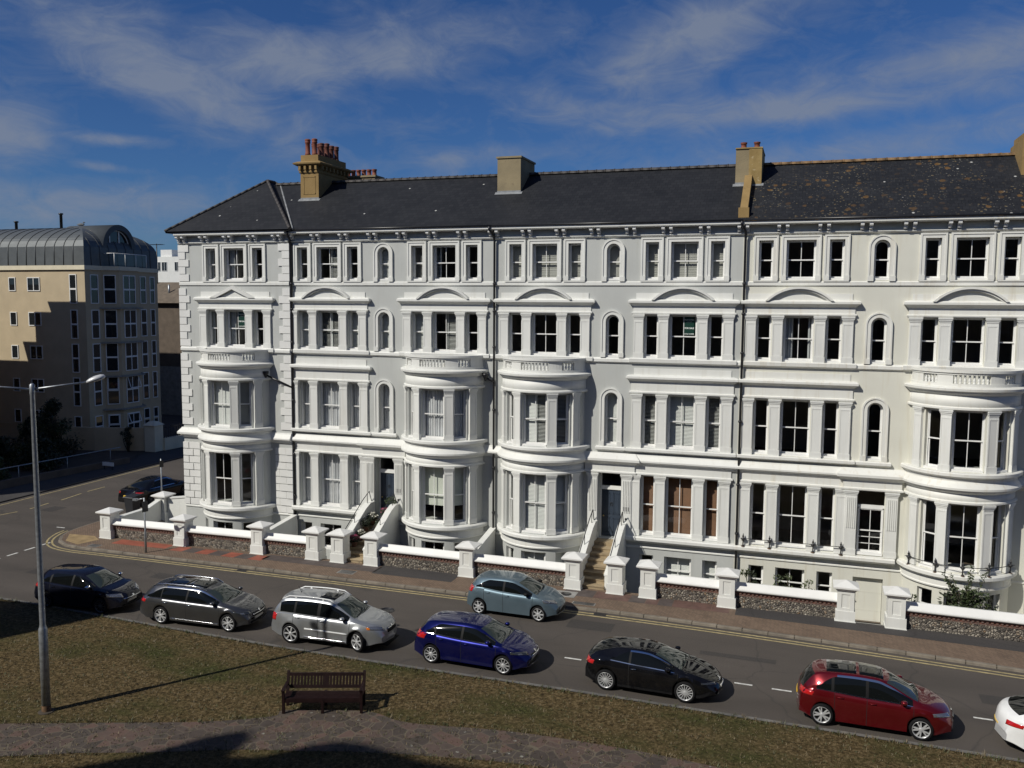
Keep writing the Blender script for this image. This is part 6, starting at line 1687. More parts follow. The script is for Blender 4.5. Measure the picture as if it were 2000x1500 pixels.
def shrub(name, x, y, z, h, w, clumps, n, size, mats, label, cat='shrub', group=None, seed=1, stem=True):
    rnd = random.Random(seed); t = Thing(name, (x, y, z), label, cat, group)
    f = MB(); s = MB()
    for k in range(clumps):
        a = rnd.uniform(0, 6.28); q = rnd.uniform(.1, .8) * w; zz = z + h * rnd.uniform(.25, .92) ** .8
        cc = (x + q * cos(a), y + q * sin(a), zz); r = w * rnd.uniform(.25, .48)
        leaves(f, cc, (r, r, r * .8), n // clumps, size, rnd, rnd.randrange(len(mats)), .2)
        twigs(s, (x + rnd.uniform(-.05, .05), y + rnd.uniform(-.05, .05), z), cc, .02 + h * .008, rnd)
    t.part('foliage', f, mats, weld=False)
    t.part('stem', s, 'bark')
    return t
def pot_plant(x, y, z, label, petal, leaf, r, seed, h=.38, petals=70, leafn=500):
    rnd = random.Random(seed); t = Thing('potted_plant', (x, y, z), label, 'potted plant', 'plants up the front steps')
    b = MB(); b.lathe([(.11, 0), (.15, .20), (.17, .21), (.17, .25), (.14, .25), (.13, .2)], (x, y, z), 14); t.part('pot', b, 'plant_pot')
    f = MB(); leaves(f, (x, y, z + h), (r, r, r * .75), leafn, .085, rnd, 0, .2); t.part('foliage', f, [leaf], weld=False)
    if petal:
        p = MB()
        for _ in range(petals):
            a = rnd.uniform(0, 6.28); e = rnd.uniform(.1, 1.4); v = Vector((cos(a) * cos(e), sin(a) * cos(e), sin(e) * .75)) * r * rnd.uniform(.85, 1.08); c = Vector((x, y, z + h)) + v
            leaves(p, c, (.035, .035, .03), 4, .07, rnd, 0, 0)
        t.part('flowers', p, [petal], weld=False)
def stepz(y): 
    n = 8; d = (-0.62 + 3.55) / 7
    k = int((-0.62 - y) / d) + 1 if y < -0.62 else 0
    return 1.38 - k * (1.38 - .10) / n
for dx, y, lab, pe, lf, r, h in ((-.36, -2.62, 'magenta flowering plant low on the flower lined steps', 'magenta_petal', 'leaf_dark', .27, .36), (-.34, -2.05, 'pale cream flowering plant half way up the flower lined steps', 'white_petal', 'leaf_mid', .22, .36),
        (-.36, -1.45, 'dark leafy plant with a few white blooms high on the flower lined steps', None, 'leaf_dark', .32, .42), (-.30, -.85, 'white flowered dark plant at the top of the flower lined steps', 'white_petal', 'leaf_dark', .30, .40),
        (.34, -1.25, 'round clipped green bush on the right of the flower lined steps', None, 'leaf_mid', .27, .36), (.30, -.62, 'pink hydrangea beside the navy front door', 'pink_petal', 'leaf_mid', .27, .48), (.42, -.18, 'tall green plant beside the navy front door', None, 'leaf_mid', .34, .95)):
    pot_plant(A2 + dx, y, stepz(y) + .002, lab, pe, lf, r, int(100 + y * 37 + dx * 11), h, 60 if pe != 'white_petal' or 'few' not in lab else 18)
shrub('weed', -1.75, -2.95, ZB, 2.85, .62, 12, 700, .13, ['leaf_mid', 'leaf_dark'], 'leafy weed clump behind the cream house wall nearest the boundary pier', 'plant', 'weeds behind the cream house wall', 11)
shrub('weed', -0.55, -2.9, ZB, 2.75, .55, 10, 420, .13, ['leaf_pale', 'leaf_mid'], 'thin weed clump with pale seed heads in the middle of the cream house wall', 'plant', 'weeds behind the cream house wall', 12)
shrub('weed', 0.45, -2.9, ZB, 2.65, .45, 8, 260, .12, ['leaf_mid', 'leaf_pale'], 'small weed clump under the middle basement window of the cream house', 'plant', 'weeds behind the cream house wall', 13)
shrub('shrub', 6.1, -2.75, ZB, 2.5, 1.35, 34, 2000, .15, ['leaf_mid', 'leaf_dark', 'leaf_mid'], 'bushy green shrub growing under the round bay of the cream house', 'shrub', None, 14)
rnd_ = random.Random(77)
sh_ = [o for o in COL.objects if o.name.startswith('shrub') and o.type == 'EMPTY'][-1]; f_ = MB(); s_ = MB()
for k in range(16):
    a_ = rnd_.uniform(0, 6.28); b0 = Vector((6.1, -2.75, .6)); b1 = b0 + Vector((cos(a_) * rnd_.uniform(.3, 1.2), sin(a_) * .5, rnd_.uniform(.7, 1.75)))
    twigs(s_, b0, b1, .018, rnd_)
    for q in range(9): c_ = b0.lerp(b1, .45 + .6 * q / 9); leaves(f_, c_, (.10, .10, .07), 7, .13, rnd_, 0, 0)
for mb_, nm_, mt_ in ((f_, 'spray', 'leaf_mid'), (s_, 'branch', 'bark')):
    mb_.xform(Matrix.Translation(-Vector(sh_.location))); link(nm_, mb_.mesh(nm_, [mt_], weld=False), sh_)
shrub('shrub', 4.35, -3.15, ZB, 2.6, .50, 12, 420, .15, ['leaf_mid', 'leaf_pale'], 'small feathery shrub spilling over the coping by the right hand door pier', 'shrub', None, 15)

def bush(x, y, z, h, w, label, seed, mats=('leaf_dark', 'leaf_mid')):
    rnd = random.Random(seed); t = Thing('bush', (x, y, z), label, 'bush', 'bushes below the apartment block')
    f = MB(); s = MB(); K = int(22 * w)
    for k in range(K):
        zz = rnd.random(); a = rnd.uniform(0, 6.28); rr = w * (1 - .75 * zz) * rnd.uniform(.3, 1)
        c = (x + rr * cos(a), y + rr * sin(a), z + h * (.12 + .82 * zz)); r = rnd.uniform(.22, .42) * w * (1 - .45 * zz)
        leaves(f, c, (r, r, r * 1.1), 120, .22, rnd, 0 if rnd.random() < .75 else 1, .25)
        twigs(s, (x, y, z), c, .05, rnd)
    t.part('foliage', f, list(mats), weld=False); t.part('trunk', s, 'bark')
# ------------------------------------------------------------------ apartment block on the left
AX, AY, AE = -58.0, 20.1, 15.05
def block_window(T, par, w, h, split=True, tilt=0.0):
    b = MB(); f = .07
    b.box(-w / 2 - f, w / 2 + f, -.05, .06, -f, 0); b.box(-w / 2 - f, w / 2 + f, -.05, .06, h, h + f); b.box(-w / 2 - f, -w / 2, -.05, .06, 0, h); b.box(w / 2, w / 2 + f, -.05, .06, 0, h)
    if split: b.box(-w / 2, w / 2, -.045, .05, h * .47, h * .53)
    if w > 1.0: b.box(-.035, .035, -.042, .05, 0, h)
    f_ = par.part('window', b.xform(T), 'joinery')
    g = MB(); g.poly([(-w / 2, .0, 0), (w / 2, .0, 0), (w / 2, .0, h), (-w / 2, .0, h)])
    par.part('pane', g.xform(T), 'block_glass', parent=f_).location = (0, 0, 0)
    if tilt:
        q = MB(); hh = h * .47; 
        for a, c, d, e in ((-w / 2, w / 2, 0, .06), (-w / 2, w / 2, hh - .06, hh), (-w / 2, -w / 2 + .06, 0, hh), (w / 2 - .06, w / 2, 0, hh)): q.box(a, c, -.03, .01, d, e)
        q.xform(T @ Matrix.Translation((0, -.06, h * .53 + hh)) @ Matrix.Rotation(tilt, 4, 'X') @ Matrix.Translation((0, 0, -hh)))
        par.part('open_sash', q, 'joinery', parent=f_)
simple('block_glass', (0.014, 0.017, 0.020), 0.04, 0, 0.3)
A = Thing('apartment_building', (-70, 27, 0), 'beige apartment block with a curved grey metal roof across the side street', 'building')
b = MB(); x0 = -92.0; yb = 28.9
b.box(x0, AX, AY, yb, -.5, AE - .25)
b.stack(lambda p: [(x0, AY + 1), (x0, AY - p), (AX + p, AY - p), (AX + p, yb)], [(0.04, 1.15), (.04, 1.35)], 0)
# two canted bays on the street side
BY = [(21.9, 22.9, 25.2, 26.1)]
for y0, y1, y2, y3 in BY: b.loft([[(AX - .1, y0, z), (AX + 1.05, y1, z), (AX + 1.05, y2, z), (AX - .1, y3, z)] for z in (-.5, AE - .25)], 0, True, True)
A.part('wall', b, 'render_beige')
b = MB(); b.box(x0, AX + .15, AY - .15, yb, AE - .25, AE + .12)
for y0, y1, y2, y3 in BY: b.loft([[(AX, y0 - .1, z), (AX + 1.2, y1 - .05, z), (AX + 1.2, y2 + .05, z), (AX, y3 + .1, z)] for z in (AE - .24, AE + .115)], 0, True, True)
A.part('eaves_band', b, 'render_cream')
for zf in (2.75, 5.65, 8.6, 11.6):
    b = MB()
    for y0, y1, y2, y3 in BY: b.loft([[(AX - .02, y0 - .35, z), (AX + 1.35, y1 - .2, z), (AX + 1.35, y2 + .2, z), (AX - .02, y3 + .35, z)] for z in (zf - .12, zf)], 0, True, True)
    A.part('floor_ledge', b, 'concrete')
# roof: upright apron then a quarter curve on the three visible sides
def prof(t): return 2.0 * min(1, t / .12) if t < .12 else 2.0 + 2.55 * sin(min(1, (t - .12) / .88) * pi / 2) ** .9
Rr = 4.35; b = MB(); loops = []
for k in range(15):
    t = k / 14; ins = 0.0 if k == 0 else (.05 if k == 1 else Rr * (1 - cos((k - 1) / 13 * pi / 2)) + .05); z = AE + .12 + (0 if k == 0 else (1.6 if k == 1 else 1.35 + 2.15 * sin((k - 1) / 13 * pi / 2)))
    loops.append([(x0, AY - .1 + ins, z), (AX + .1 - ins, AY - .1 + ins, z), (AX + .1 - ins, yb - ins, z), (x0, yb - ins, z)])
b.loft(loops, 0, True, True, False); rf = A.part('roof', b, 'zinc')
s = MB(); x = x0 + .3
while x < AX - .2:
    pts = []
    for lp in loops:
        yq, zq = lp[0][1], lp[0][2]
        if x < lp[1][0] - .02: pts.append((x, yq - .012, zq + .012))
    if len(pts) > 2: s.tube(pts, .035, 5)
    x += 1.02
y = AY + .7
while y < yb - .5:
    pts = []
    for lp in loops:
        if lp[1][1] + .02 < y < lp[2][1] - .02: pts.append((lp[1][0] + .012, y, lp[1][2] + .012))
    if len(pts) > 2: s.tube(pts, .03, 5)
    y += 1.02
A.part('seam', s, 'zinc_seam', parent=rf)
for x, h in ((-70.0, .75), (-64.7, 1.35)):
    b = MB(); b.lathe([(.13, -.4), (.13, h), (.20, h), (.20, h + .12), (0, h + .14)], (x, 24.5, AE + 3.55), 12); A.part('flue', b, 'black_iron', parent=rf)
# barrel dormer with a glazed arch and balcony
dy, dr = 24.2, 1.95; b = MB(); K = 18
def arcx(x, r): return [(x, dy - r * cos(pi * i / K), AE + 1.75 + r * 1.06 * sin(pi * i / K)) for i in range(K + 1)]
def hoop(x, r): return [(x, dy - r, AE + .1)] + arcx(x, r) + [(x, dy + r, AE + .1)]
b.loft([hoop(AX - 5.0, dr), hoop(AX + .05, dr)], 0, False, False, True)
b.loft([hoop(AX + .05, dr), hoop(AX + .05, dr - .45)], 1, False, False); b.loft([hoop(AX + .05, dr - .45), hoop(AX - .35, dr - .45)], 1, False, False)
dm = A.part('dormer', b, ['zinc', 'zinc_seam'])
b = MB(); b.poly(hoop(AX - .30, dr - .46)); A.part('dormer_glazing', b, 'block_glass', parent=dm)
b = MB()
for yy in (dy - .85, dy + .25): b.box(AX - .30, AX - .22, yy - .05, yy + .05, AE + .1, AE + 3.25)
b.box(AX - .30, AX - .22, dy - .85, dy + 1.5, AE + 1.6, AE + 1.72); b.tube(hoop(AX - .26, dr - .50)[1:-1], .05, 6); A.part('dormer_frame', b, 'joinery', parent=dm)
b = MB(); b.poly([(AX + 1.15, dy - 1.9, AE + .2), (AX + 1.15, dy + 2.0, AE + .2), (AX + 1.15, dy + 2.0, AE + 1.2), (AX + 1.15, dy - 1.9, AE + 1.2)]); b.poly([(AX + 1.15, dy - 1.9, AE + .2), (AX + .1, dy - 2.0, AE + .2), (AX + .1, dy - 2.0, AE + 1.2), (AX + 1.15, dy - 1.9, AE + 1.2)])
bl_ = A.part('balcony_glass', b, 'window_glass')
b = MB(); b.tube([(AX + .1, dy - 2.0, AE + 1.22), (AX + 1.15, dy - 1.9, AE + 1.22), (AX + 1.15, dy + 2.0, AE + 1.22)], .035, 6)
for yy in (dy - 1.9, dy - .6, dy + .7, dy + 2.0): b.tube([(AX + 1.15, yy, AE + .12), (AX + 1.15, yy, AE + 1.22)], .03, 6)
A.part('balcony_rail', b, 'joinery', parent=bl_)
# windows
FZ = [12.0, 9.0, 6.1, 3.2, .45]
for i, z in enumerate(FZ):
    h = 2.35 if i < 4 else 1.75
    for x, w, hh, zz in ((-65.95, .62, 1.05, z + 1.05), (-63.55, 1.25, 1.05, z + 1.05), (-72.0, 1.25, 1.05, z + 1.05), (-59.25, .62, h, z)):
        if i == 4 and x == -59.25: hh = 1.2
        block_window(T_(x, AY - .01, zz + (.55 if i == 4 and x == -59.25 else 0)), A, w, hh, hh > 1.5)
    for y, w_ in ((21.1, .75), (26.95, .62), (28.15, .5)): block_window(T_(AX + .01, y, z, pi / 2), A, w_, h)
    for y0, y1, y2, y3 in BY:
        tl = -.35 if i >= 3 and y0 < 25 else 0
        a1 = atan2(y1 - y0, 1.15); 
        for (pa, pb, w, tt) in (((AX - .1, y0), (AX + 1.05, y1), .85, tl * .6), ((AX + 1.05, y1), (AX + 1.05, y2), 1.35, tl), ((AX + 1.05, y2), (AX - .1, y3), .8, 0)):
            d = Vector((pb[0] - pa[0], pb[1] - pa[1])); ang = atan2(d.y, d.x); m = (Vector(pa) + Vector(pb)) / 2; n = Vector((d.y, -d.x)).normalized() * .012
            block_window(T_(m.x + n.x, m.y + n.y, z, ang), A, w, h, True, tt)
# boundary wall, rails, verge in front of the block
white = lambda *a: None
b = MB(); pts = [(-60.5, 16.2), (-54.8, 17.2), (-50.7, 18.6)]
for p, q in zip(pts, pts[1:]): b.loft([[(p[0], p[1], 0), (p[0], p[1] + .25, 0), (p[0], p[1] + .25, 1.9), (p[0], p[1], 1.9)], [(q[0], q[1], 0), (q[0], q[1] + .25, 0), (q[0], q[1] + .25, 1.9), (q[0], q[1], 1.9)]], 0, True, True)
solo('boundary_wall', b, 'render_beige', 'beige rendered boundary wall in front of the apartment block', 'boundary wall')
b = MB(); b.box(-50.75, -49.75, 18.3, 19.3, 0, 2.15); b.loft([[(-50.85, 18.2, 2.15), (-49.65, 18.2, 2.15), (-49.65, 19.4, 2.15), (-50.85, 19.4, 2.15)], [(-50.5, 18.6, 2.45), (-50.0, 18.6, 2.45), (-50.0, 19.0, 2.45), (-50.5, 19.0, 2.45)]], 0, True, True)
solo('gate_pier', b, 'render_cream', 'cream square pier at the end of the apartment boundary wall', 'gate pier')
t = Thing('railed_wall', (-48.5, 26, 0), 'low cream wall topped with dark railings along the side street', 'boundary wall')
b = MB(); b.loft([[(-49.9, 19.3, 0), (-49.6, 19.3, 0), (-49.6, 19.3, 1.0), (-49.9, 19.3, 1.0)], [(-48.6, 34, 0), (-48.3, 34, 0), (-48.3, 34, 1.0), (-48.6, 34, 1.0)]], 0, True, True); t.part('wall', b, 'render_cream')
b = MB()
for i in range(60):
    k = i / 59; x, y = -49.75 + 1.3 * k, 19.4 + 14.5 * k; b.box(x - .02, x + .02, y - .02, y + .02, 1.0, 2.0)
for z in (1.15, 1.85): b.tube([(-49.75, 19.4, z), (-48.45, 33.9, z)], .025, 5)
t.part('railing', b, 'black_iron')
b = MB(); b.loft([[(-49.4, -6, 0), (-49.1, -6, 0), (-49.1, -6, .55), (-49.4, -6, .55)], [(-49.4, 4, 0), (-49.1, 4, 0), (-49.1, 4, .55), (-49.4, 4, .55)], [(-48.2, 13.4, 0), (-47.9, 13.4, 0), (-47.9, 13.4, .50), (-48.2, 13.4, .50)]], 0, True, True)
solo('verge_wall', b, 'brown_wall', 'low dark wall along the far pavement of the side street', 'garden wall')
t = Thing('guard_rail', (-49.2, 4, 0), 'thin pale handrail above the low dark wall across the side street', 'handrail')
b = MB(); rp = [(-49.7, -5, 1.25), (-49.6, 4, 1.25), (-48.9, 13.6, 1.2)]; b.tube(rp, .035, 6); t.part('rail', b, 'galvanised')
for x, y in ((-49.65, -2), (-49.62, 1.5), (-49.5, 5.0), (-49.2, 8.8), (-48.95, 12.6)):
    b = MB(); b.tube([(x, y, 0), (x, y, 1.23)], .028, 6); t.part('post', b, 'galvanised')
t = Thing('street_name_sign', (-47.5, 10.8, 0), 'small white sign on short legs at the far kerb', 'sign')
b = MB(); b.box(-48.0, -47.0, 10.78, 10.82, .35, .62); t.part('board', b, 'sign_white')
for x in (-47.85, -47.15):
    b = MB(); b.box(x - .03, x + .03, 10.82, 10.87, 0, .6); t.part('leg', b, 'black_iron')
fp = MB(); ribbon(fp, [(-46.0, y) for y in (-2, 5, 12, 20, 60)], [(-49.1 + .06 * max(0, y), y) if y < 20 else (-48.3, y) for y in (-2, 5, 12, 20, 60)], .08)
for a, b_ in (((-46.0, -2), (-46.0, 60)),): fp.poly([(*a, -.03), (*b_, -.03), (*b_, .08), (*a, .08)])
struct('far_pavement', fp, 'asphalt_dark')
sb = MB(); sb.poly([(-95, -2, .02), (-49.3, -2, .02), (-49.3, 4, .02), (-48.3, 13.5, .02), (-51, 18.5, .02), (-60, 16.3, .02), (-60, 20.0, .02), (-95, 20.0, .02)]); struct('verge', sb, 'soil')
bush(-55.6, 13.6, 0, 4.6, 2.1, 'tall dark pointed bush in front of the apartment boundary wall', 31)
bush(-52.6, 9.6, 0, 2.2, 2.0, 'wide low bush between the handrail and the tall bush', 32)
bush(-55.0, 8.2, 0, 2.6, 1.9, 'rounded dark bush behind the handrail at the left edge', 33)
bush(-51.2, 4.6, 0, 1.6, 1.3, 'small lighter bush by the low dark wall at the left edge', 34, ('leaf_mid', 'leaf_pale'))
bush(-58.3, 14.6, 0, 3.4, 1.6, 'dark bush left of the tall pointed bush', 35)
shrub('climber', -51.9, 17.7, .0, 2.1, .55, 10, 420, .2, ['leaf_dark'], 'dark climbing plant against the beige boundary wall', 'plant', None, 36)

# ------------------------------------------------------------------ buildings farther off
t = Thing('brown_house', (-62, 46, 0), 'dark brown house with a pitched brown roof behind the apartment block', 'house')
b = MB(); b.box(-75, -52.5, 38, 54, 0, 12.0); t.part('wall', b, 'brown_wall')
b = MB(); b.box(-53, -52.3, 37.9, 54.1, 0, 5.2); b.box(-75, -52.3, 37.85, 38.0, 0, 5.2); t.part('painted_ground_floor', b, 'concrete')
b = MB(); b.loft([[(-75.2, 37.5, 11.95), (-75.2, 41.0, 14.2), (-75.2, 54.5, 11.95)], [(-52.0, 37.5, 11.95), (-54.0, 41.0, 14.2), (-52.0, 54.5, 11.95)]], 0, True, True); rf = t.part('roof', b, 'brown_roof')
b = MB(); b.box(-62.6, -61.4, 42.6, 44, 12.5, 14.6); t.part('chimney', b, 'brown_wall', parent=rf)
for z in (7.2, 10.0):
    for y in (41, 45, 49): block_window(T_(-52.49, y, z, pi / 2), t, 1.0, 1.6)
b = MB(); b.tube([(-65.2, 39.2, 12.6), (-65.2, 39.2, 13.9)], .10, 8); t.part('flue', b, 'galvanised', parent=rf)
t = Thing('aerial_mast', (-68.0, 40.8, 13.8), 'thin television aerial mast standing on the brown house', 'aerial')
b = MB(); b.tube([(-68.0, 40.8, 13.8), (-68.0, 40.8, 18.4)], .05, 6); t.part('mast', b, 'black_iron')
b = MB(); b.tube([(-68.8, 40.8, 18.3), (-67.2, 40.8, 18.3)], .035, 5)
for i in range(7): b.tube([(-68.7 + .24 * i, 40.4, 18.3), (-68.7 + .24 * i, 41.2, 18.3)], .022, 4)
t.part('aerial_head', b, 'black_iron')
t = Thing('white_block', (-151, 157, 0), 'distant white modern block with a rooftop box', 'building')
b = MB(); b.box(-164, -138, 150, 165, 0, 23.2); t.part('wall', b, 'stucco_white')
b = MB(); b.box(-159.5, -156, 150.5, 158, 23.2, 25.0); t.part('rooftop_box', b, 'white_paint')
for x in (-162, -160, -158, -154, -151, -148): block_window(T_(x, 149.95, 19.6), t, 1.5, 2.2, False)

# ------------------------------------------------------------------ the buildings round the green whose shadows and reflections reach the picture
def facade_building(name, label, x0, x1, yn, yf, outline, wins, face):
    t = Thing(name, ((x0 + x1) / 2, (yn + yf) / 2, 0), label, 'building')
    b = MB(); b.prism(outline, yn, yf); t.part('wall', b, 'opposite_brick')
    for x, z, w, h in wins: block_window(T_(x, face[0], z, face[1]), t, w, h)
    return t
opp = [(-75, 0), (40, 0), (40, 20.5), (-16, 20.5), (-19.5, 23.6), (-22.8, 25.0), (-24.2, 25.5), (-26.2, 25.3), (-28.4, 25.65), (-29.05, 25.5), (-29.35, 25.1), (-29.5, 24.4), (-29.6, 23.9), (-30.35, 23.5), (-30.75, 24.2), (-31.0, 24.8), (-31.65, 25.2), (-32.0, 24.3), (-31.95, 23.0), (-32.4, 21.4), (-33.1, 21.0), (-34.5, 19.4), (-75, 19.0)]
facade_building('opposite_terrace', 'brick terrace facing the white houses from across the green', -75, 40, -41.2, -52, opp,
    [(x, z, 1.2, 1.9) for z in (2.0, 5.6, 9.2, 12.6, 15.8) for x in (-55, -50, -45, -40, -35, -30, -25, -20, -15, -10, -5, 5, 10, 15, 20, 25, 30)], (-41.18, pi))
t = Thing('corner_house', (-41, -26, 0), 'plain brick house on the corner of the green, beyond the frame', 'building')
fa = Vector((-33.6, -23.1)); fb = fa - Vector((.49, .87)) * 11; fc = fa + Vector((-.98, -.21)) * 15; fd = fc - Vector((.49, .87)) * 8
b = MB(); b.loft([[(*p, z) for p in (fa, fb, fd, fc)] for z in (0, 13.0)], 0, True, True); t.part('wall', b, 'opposite_brick')
for k in (.15, .38, .62, .85):
    for z in (2, 5.5, 9): p = fa.lerp(fc, k) + Vector((-.21, .98)) * .02; block_window(T_(p.x, p.y, z, atan2(-.21, -.98) + 0.0), t, 1.2, 1.8)
SX, SZ = -4.5, 6.76
def sp(x, z): return (x + SX, z + SZ)
sh = [(-92, 0), (-57.2 + SX, 0), sp(-57.2, 12.1), sp(-62.15, 12.1), sp(-61.6, 10.7), sp(-61.2, 8.4), sp(-61.75, 8.5), sp(-61.75, 11.2), sp(-63.6, 11.2), sp(-63.6, 8.6), sp(-65.1, 8.6), sp(-64.6, 6.9), (-92, 6.9 + SZ)]
facade_building('neighbour_block', 'stepped brick block in front of the apartment building, beyond the frame', -92, -62, 5, 14.1, sh, [(x, z, 1.2, 1.8) for z in (2, 5, 8) for x in (-80, -75, -70, -66)], (14.12, pi))
facade_building('street_corner_block', 'tall brick block at the street corner beyond the frame', -80, -61.0, -16, 2.0, [(-80, 0), (-61.0, 0), (-61.0, 22.6), (-80, 22.6)], [(x, z, 1.2, 1.8) for z in (2, 6, 10, 14) for x in (-76, -72, -68, -63)], (2.02, pi))

# ------------------------------------------------------------------ gulls
def gull(x, y, z, label, flying, s=1.0, rz=0.0):
    t = Thing('seagull', (x, y, z), label, 'seagull', None, rz)
    b = MB()
    if flying:
        b.lathe([(0, -.28), (.05, -.2), (.075, -.02), (.06, .16), (.03, .24), (0, .28)], (0, 0, 0), 8, 0, 'x'); 
        for sg in (-1, 1):
            rib = []
            for f, dz, c in ((0, .02, .16), (.25, .16, .17), (.55, .13, .13), (.80, -.02, .08), (1.0, -.20, .02)):
                yy = sg * f * .72; rib.append([(c * .5 - f * .10, yy, dz + .012), (-c * .5 - f * .10, yy, dz), (c * .0 - f * .1, yy, dz - .012)])
            b.loft(rib, 0, True, True)
    else:
        b.lathe([(0, -.30), (.03, -.22), (.09, -.06), (.10, .08), (.06, .17), (.055, .22), (.04, .27), (0, .29)], (0, 0, .22), 10, 0, 'x'); b.lathe([(.0, -.06), (.05, -.03), (.055, .02), (.02, .07), (.008, .12)], (.25, 0, .34), 8, 0, 'x')
        for sg in (-1, 1): b.tube([(.02, sg * .04, .15), (.03, sg * .04, 0)], .01, 5)
    b.xform(Matrix.Scale(s, 4)); t.part('body', b, 'gull_grey', local=True)
gull(20.2, 1.0, 26.0, 'seagull gliding high in the sky with arched wings', True, 1.15, radians(10))
gull(-62.6, 24.6, AE + 3.63, 'seagull perched on the curved metal roof', False, 1.5, radians(0))

# ------------------------------------------------------------------ sun, sky, camera
EL, AZ = radians(42), radians(53)          # light travels towards +x +y
ldir = Vector((cos(AZ) * cos(EL), sin(AZ) * cos(EL), -sin(EL)))
sd = bpy.data.lights.new('sun', 'SUN'); sd.energy = 4.2; sd.angle = radians(0.55); sd.color = (1.0, 0.955, 0.86)
so = bpy.data.objects.new('sun', sd); COL.objects.link(so); so.rotation_euler = ldir.to_track_quat('-Z', 'Y').to_euler(); so.location = (-40, -60, 60)
w = bpy.data.worlds.new('World'); scene.world = w; w.use_nodes = True; t = w.node_tree
bg = t.nodes['Background']; out = t.nodes['World Output']
sky = N(t, 'ShaderNodeTexSky', sky_type='NISHITA'); sky.sun_disc = False; sky.sun_elevation = EL
tosun = -ldir; sky.sun_rotation = atan2(tosun.x, tosun.y)
sky.altitude = 0; sky.air_density = 1.0; sky.dust_density = 0.25; sky.ozone_density = 4.0
tc = N(t, 'ShaderNodeTexCoord'); sep = N(t, 'ShaderNodeSeparateXYZ'); L(t, tc.outputs['Generated'], sep.inputs[0])
def math_(op, a, b=None):
    n = N(t, 'ShaderNodeMath', operation=op)
    for i, v in enumerate((a, b)):
        if v is None: continue
        if isinstance(v, (int, float)): n.inputs[i].default_value = v
        else: L(t, v, n.inputs[i])
    return n.outputs[0]
def vrot(deg, vec, scale=(1, 1, 1), loc=(0, 0, 0)):
    m_ = N(t, 'ShaderNodeMapping'); m_.inputs['Rotation'].default_value = deg; m_.inputs['Scale'].default_value = scale; m_.inputs['Location'].default_value = loc
    L(t, vec, m_.inputs['Vector']); return m_.outputs[0]
# sky directions turned so that x runs along the terrace's skyline, z up
dirv = vrot((0, 0, -0.3215), tc.outputs['Generated'])
ds = N(t, 'ShaderNodeSeparateXYZ'); L(t, dirv, ds.inputs[0]); X_, Z_ = ds.outputs[0], ds.outputs[2]
blobs = [(-0.3464, 0.2220, 0.1508, 0.0435, -24, 1), (-0.1838, 0.2556, 0.2436, 0.0348, 9, 0.95), (0.1735, 0.2678, 0.1334, 0.0360, 24, 0.95), (0.0699, 0.2055, 0.1160, 0.0261, -8, 0.75), (0.2748, 0.2008, 0.2436, 0.0174, 2, 0.85), (0.4222, 0.2324, 0.1276, 0.0290, 9, 0.8), (-0.4852, 0.1540, 0.0464, 0.0348, 0, 1.1), (-0.4033, 0.1584, 0.0522, 0.0070, 0, 1.0), (-0.4100, 0.1314, 0.0348, 0.0064, -5, 0.9), (-0.4477, 0.0952, 0.1856, 0.0261, 4, 0.9), (-0.0128, 0.1607, 0.1508, 0.0128, 4, 0.5), (0.3634, 0.1595, 0.2204, 0.0174, 5, 0.5), (-0.2789, 0.1908, 0.0928, 0.0232, -25, 0.6), ]
acc = 0.0
for x0_, z0_, rx_, rz_, an_, wt_ in blobs:
    ca, sa = cos(radians(an_)), sin(radians(an_))
    dx_ = math_('SUBTRACT', X_, x0_); dz_ = math_('SUBTRACT', Z_, z0_)
    a_ = math_('ADD', math_('MULTIPLY', dx_, ca / rx_), math_('MULTIPLY', dz_, sa / rx_))
    b_ = math_('ADD', math_('MULTIPLY', dx_, -sa / rz_), math_('MULTIPLY', dz_, ca / rz_))
    q_ = math_('ADD', math_('MULTIPLY', a_, a_), math_('MULTIPLY', b_, b_))
    g_ = math_('MULTIPLY', math_('EXPONENT', math_('MULTIPLY', q_, -1.0)), wt_)
    acc = g_ if acc == 0.0 else math_('MAXIMUM', acc, g_)
def cn(scale, vec, det, ro, dist):
    n_ = N(t, 'ShaderNodeTexNoise'); n_.inputs['Scale'].default_value = scale; n_.inputs['Detail'].default_value = det; n_.inputs['Roughness'].default_value = ro; n_.inputs['Distortion'].default_value = dist
    L(t, vec, n_.inputs['Vector']); return n_.outputs['Fac']
st1 = vrot((0, radians(18), 0), dirv, (2.2, 2.2, 5.5), (3.1, 0.4, 1.2)); st2 = vrot((0, radians(24), 0), dirv, (7, 7, 16), (1.1, 2.4, 5.2))
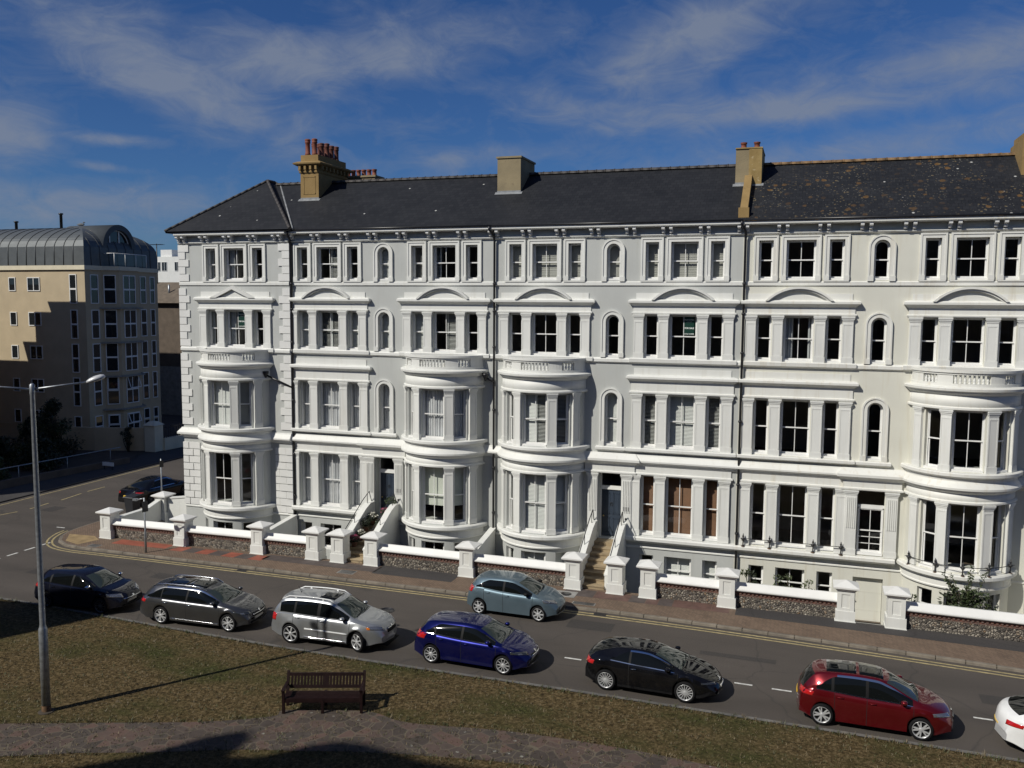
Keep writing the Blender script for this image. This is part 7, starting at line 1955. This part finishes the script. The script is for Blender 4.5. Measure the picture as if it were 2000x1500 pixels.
nn_ = math_('ADD', math_('MULTIPLY', cn(1.6, st1, 8, .6, .5), .55), math_('MULTIPLY', cn(2.2, st2, 8, .65, .8), .45))
cl = math_('ADD', math_('MULTIPLY', acc, .52), math_('MULTIPLY', math_('SUBTRACT', nn_, .5), 1.7))
cf = ramp(t, cl, [(-0.0, (0, 0, 0)), (0.18, (.25, .25, .25)), (0.50, (1, 1, 1))])
# broken white cloud added to the unseen sky behind the camera, for neutral fill
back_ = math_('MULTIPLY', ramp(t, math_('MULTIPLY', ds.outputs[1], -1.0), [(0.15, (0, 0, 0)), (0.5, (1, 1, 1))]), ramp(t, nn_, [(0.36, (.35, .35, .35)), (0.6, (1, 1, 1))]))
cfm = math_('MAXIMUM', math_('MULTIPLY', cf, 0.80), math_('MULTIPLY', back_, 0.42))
tint = mixc(t, 1.0, sky.outputs[0], (0.40, 0.67, 1.10), 'MULTIPLY')
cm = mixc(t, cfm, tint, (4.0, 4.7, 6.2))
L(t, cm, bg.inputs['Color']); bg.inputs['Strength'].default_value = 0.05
cam = bpy.data.cameras.new('camera'); co = bpy.data.objects.new('camera', cam); COL.objects.link(co); scene.camera = co
yaw, pitch, roll = 0.321505436, 0.0937631398, 0.00632547618
Fv = Vector((-sin(yaw) * cos(pitch), cos(yaw) * cos(pitch), -sin(pitch))); Rv = Vector((cos(yaw), sin(yaw), 0)); Uv = Rv.cross(Fv)
R2 = Rv * cos(roll) + Uv * sin(roll); U2 = -Rv * sin(roll) + Uv * cos(roll)
co.matrix_world = Matrix(((R2.x, U2.x, -Fv.x, 0), (R2.y, U2.y, -Fv.y, -39.6674611), (R2.z, U2.z, -Fv.z, 12.3906588), (0, 0, 0, 1)))
cam.sensor_width = 36; cam.lens = 1724.38414 / 2000 * 36; cam.clip_end = 3000; cam.clip_start = 0.1
scene.view_settings.view_transform = 'Standard'; scene.view_settings.look = 'None'; scene.view_settings.exposure = 0.0; scene.view_settings.gamma = 1.0; scene.view_settings.use_curve_mapping = False
scene.cycles.max_bounces = 8; scene.cycles.transparent_max_bounces = 12; scene.cycles.use_denoising = True
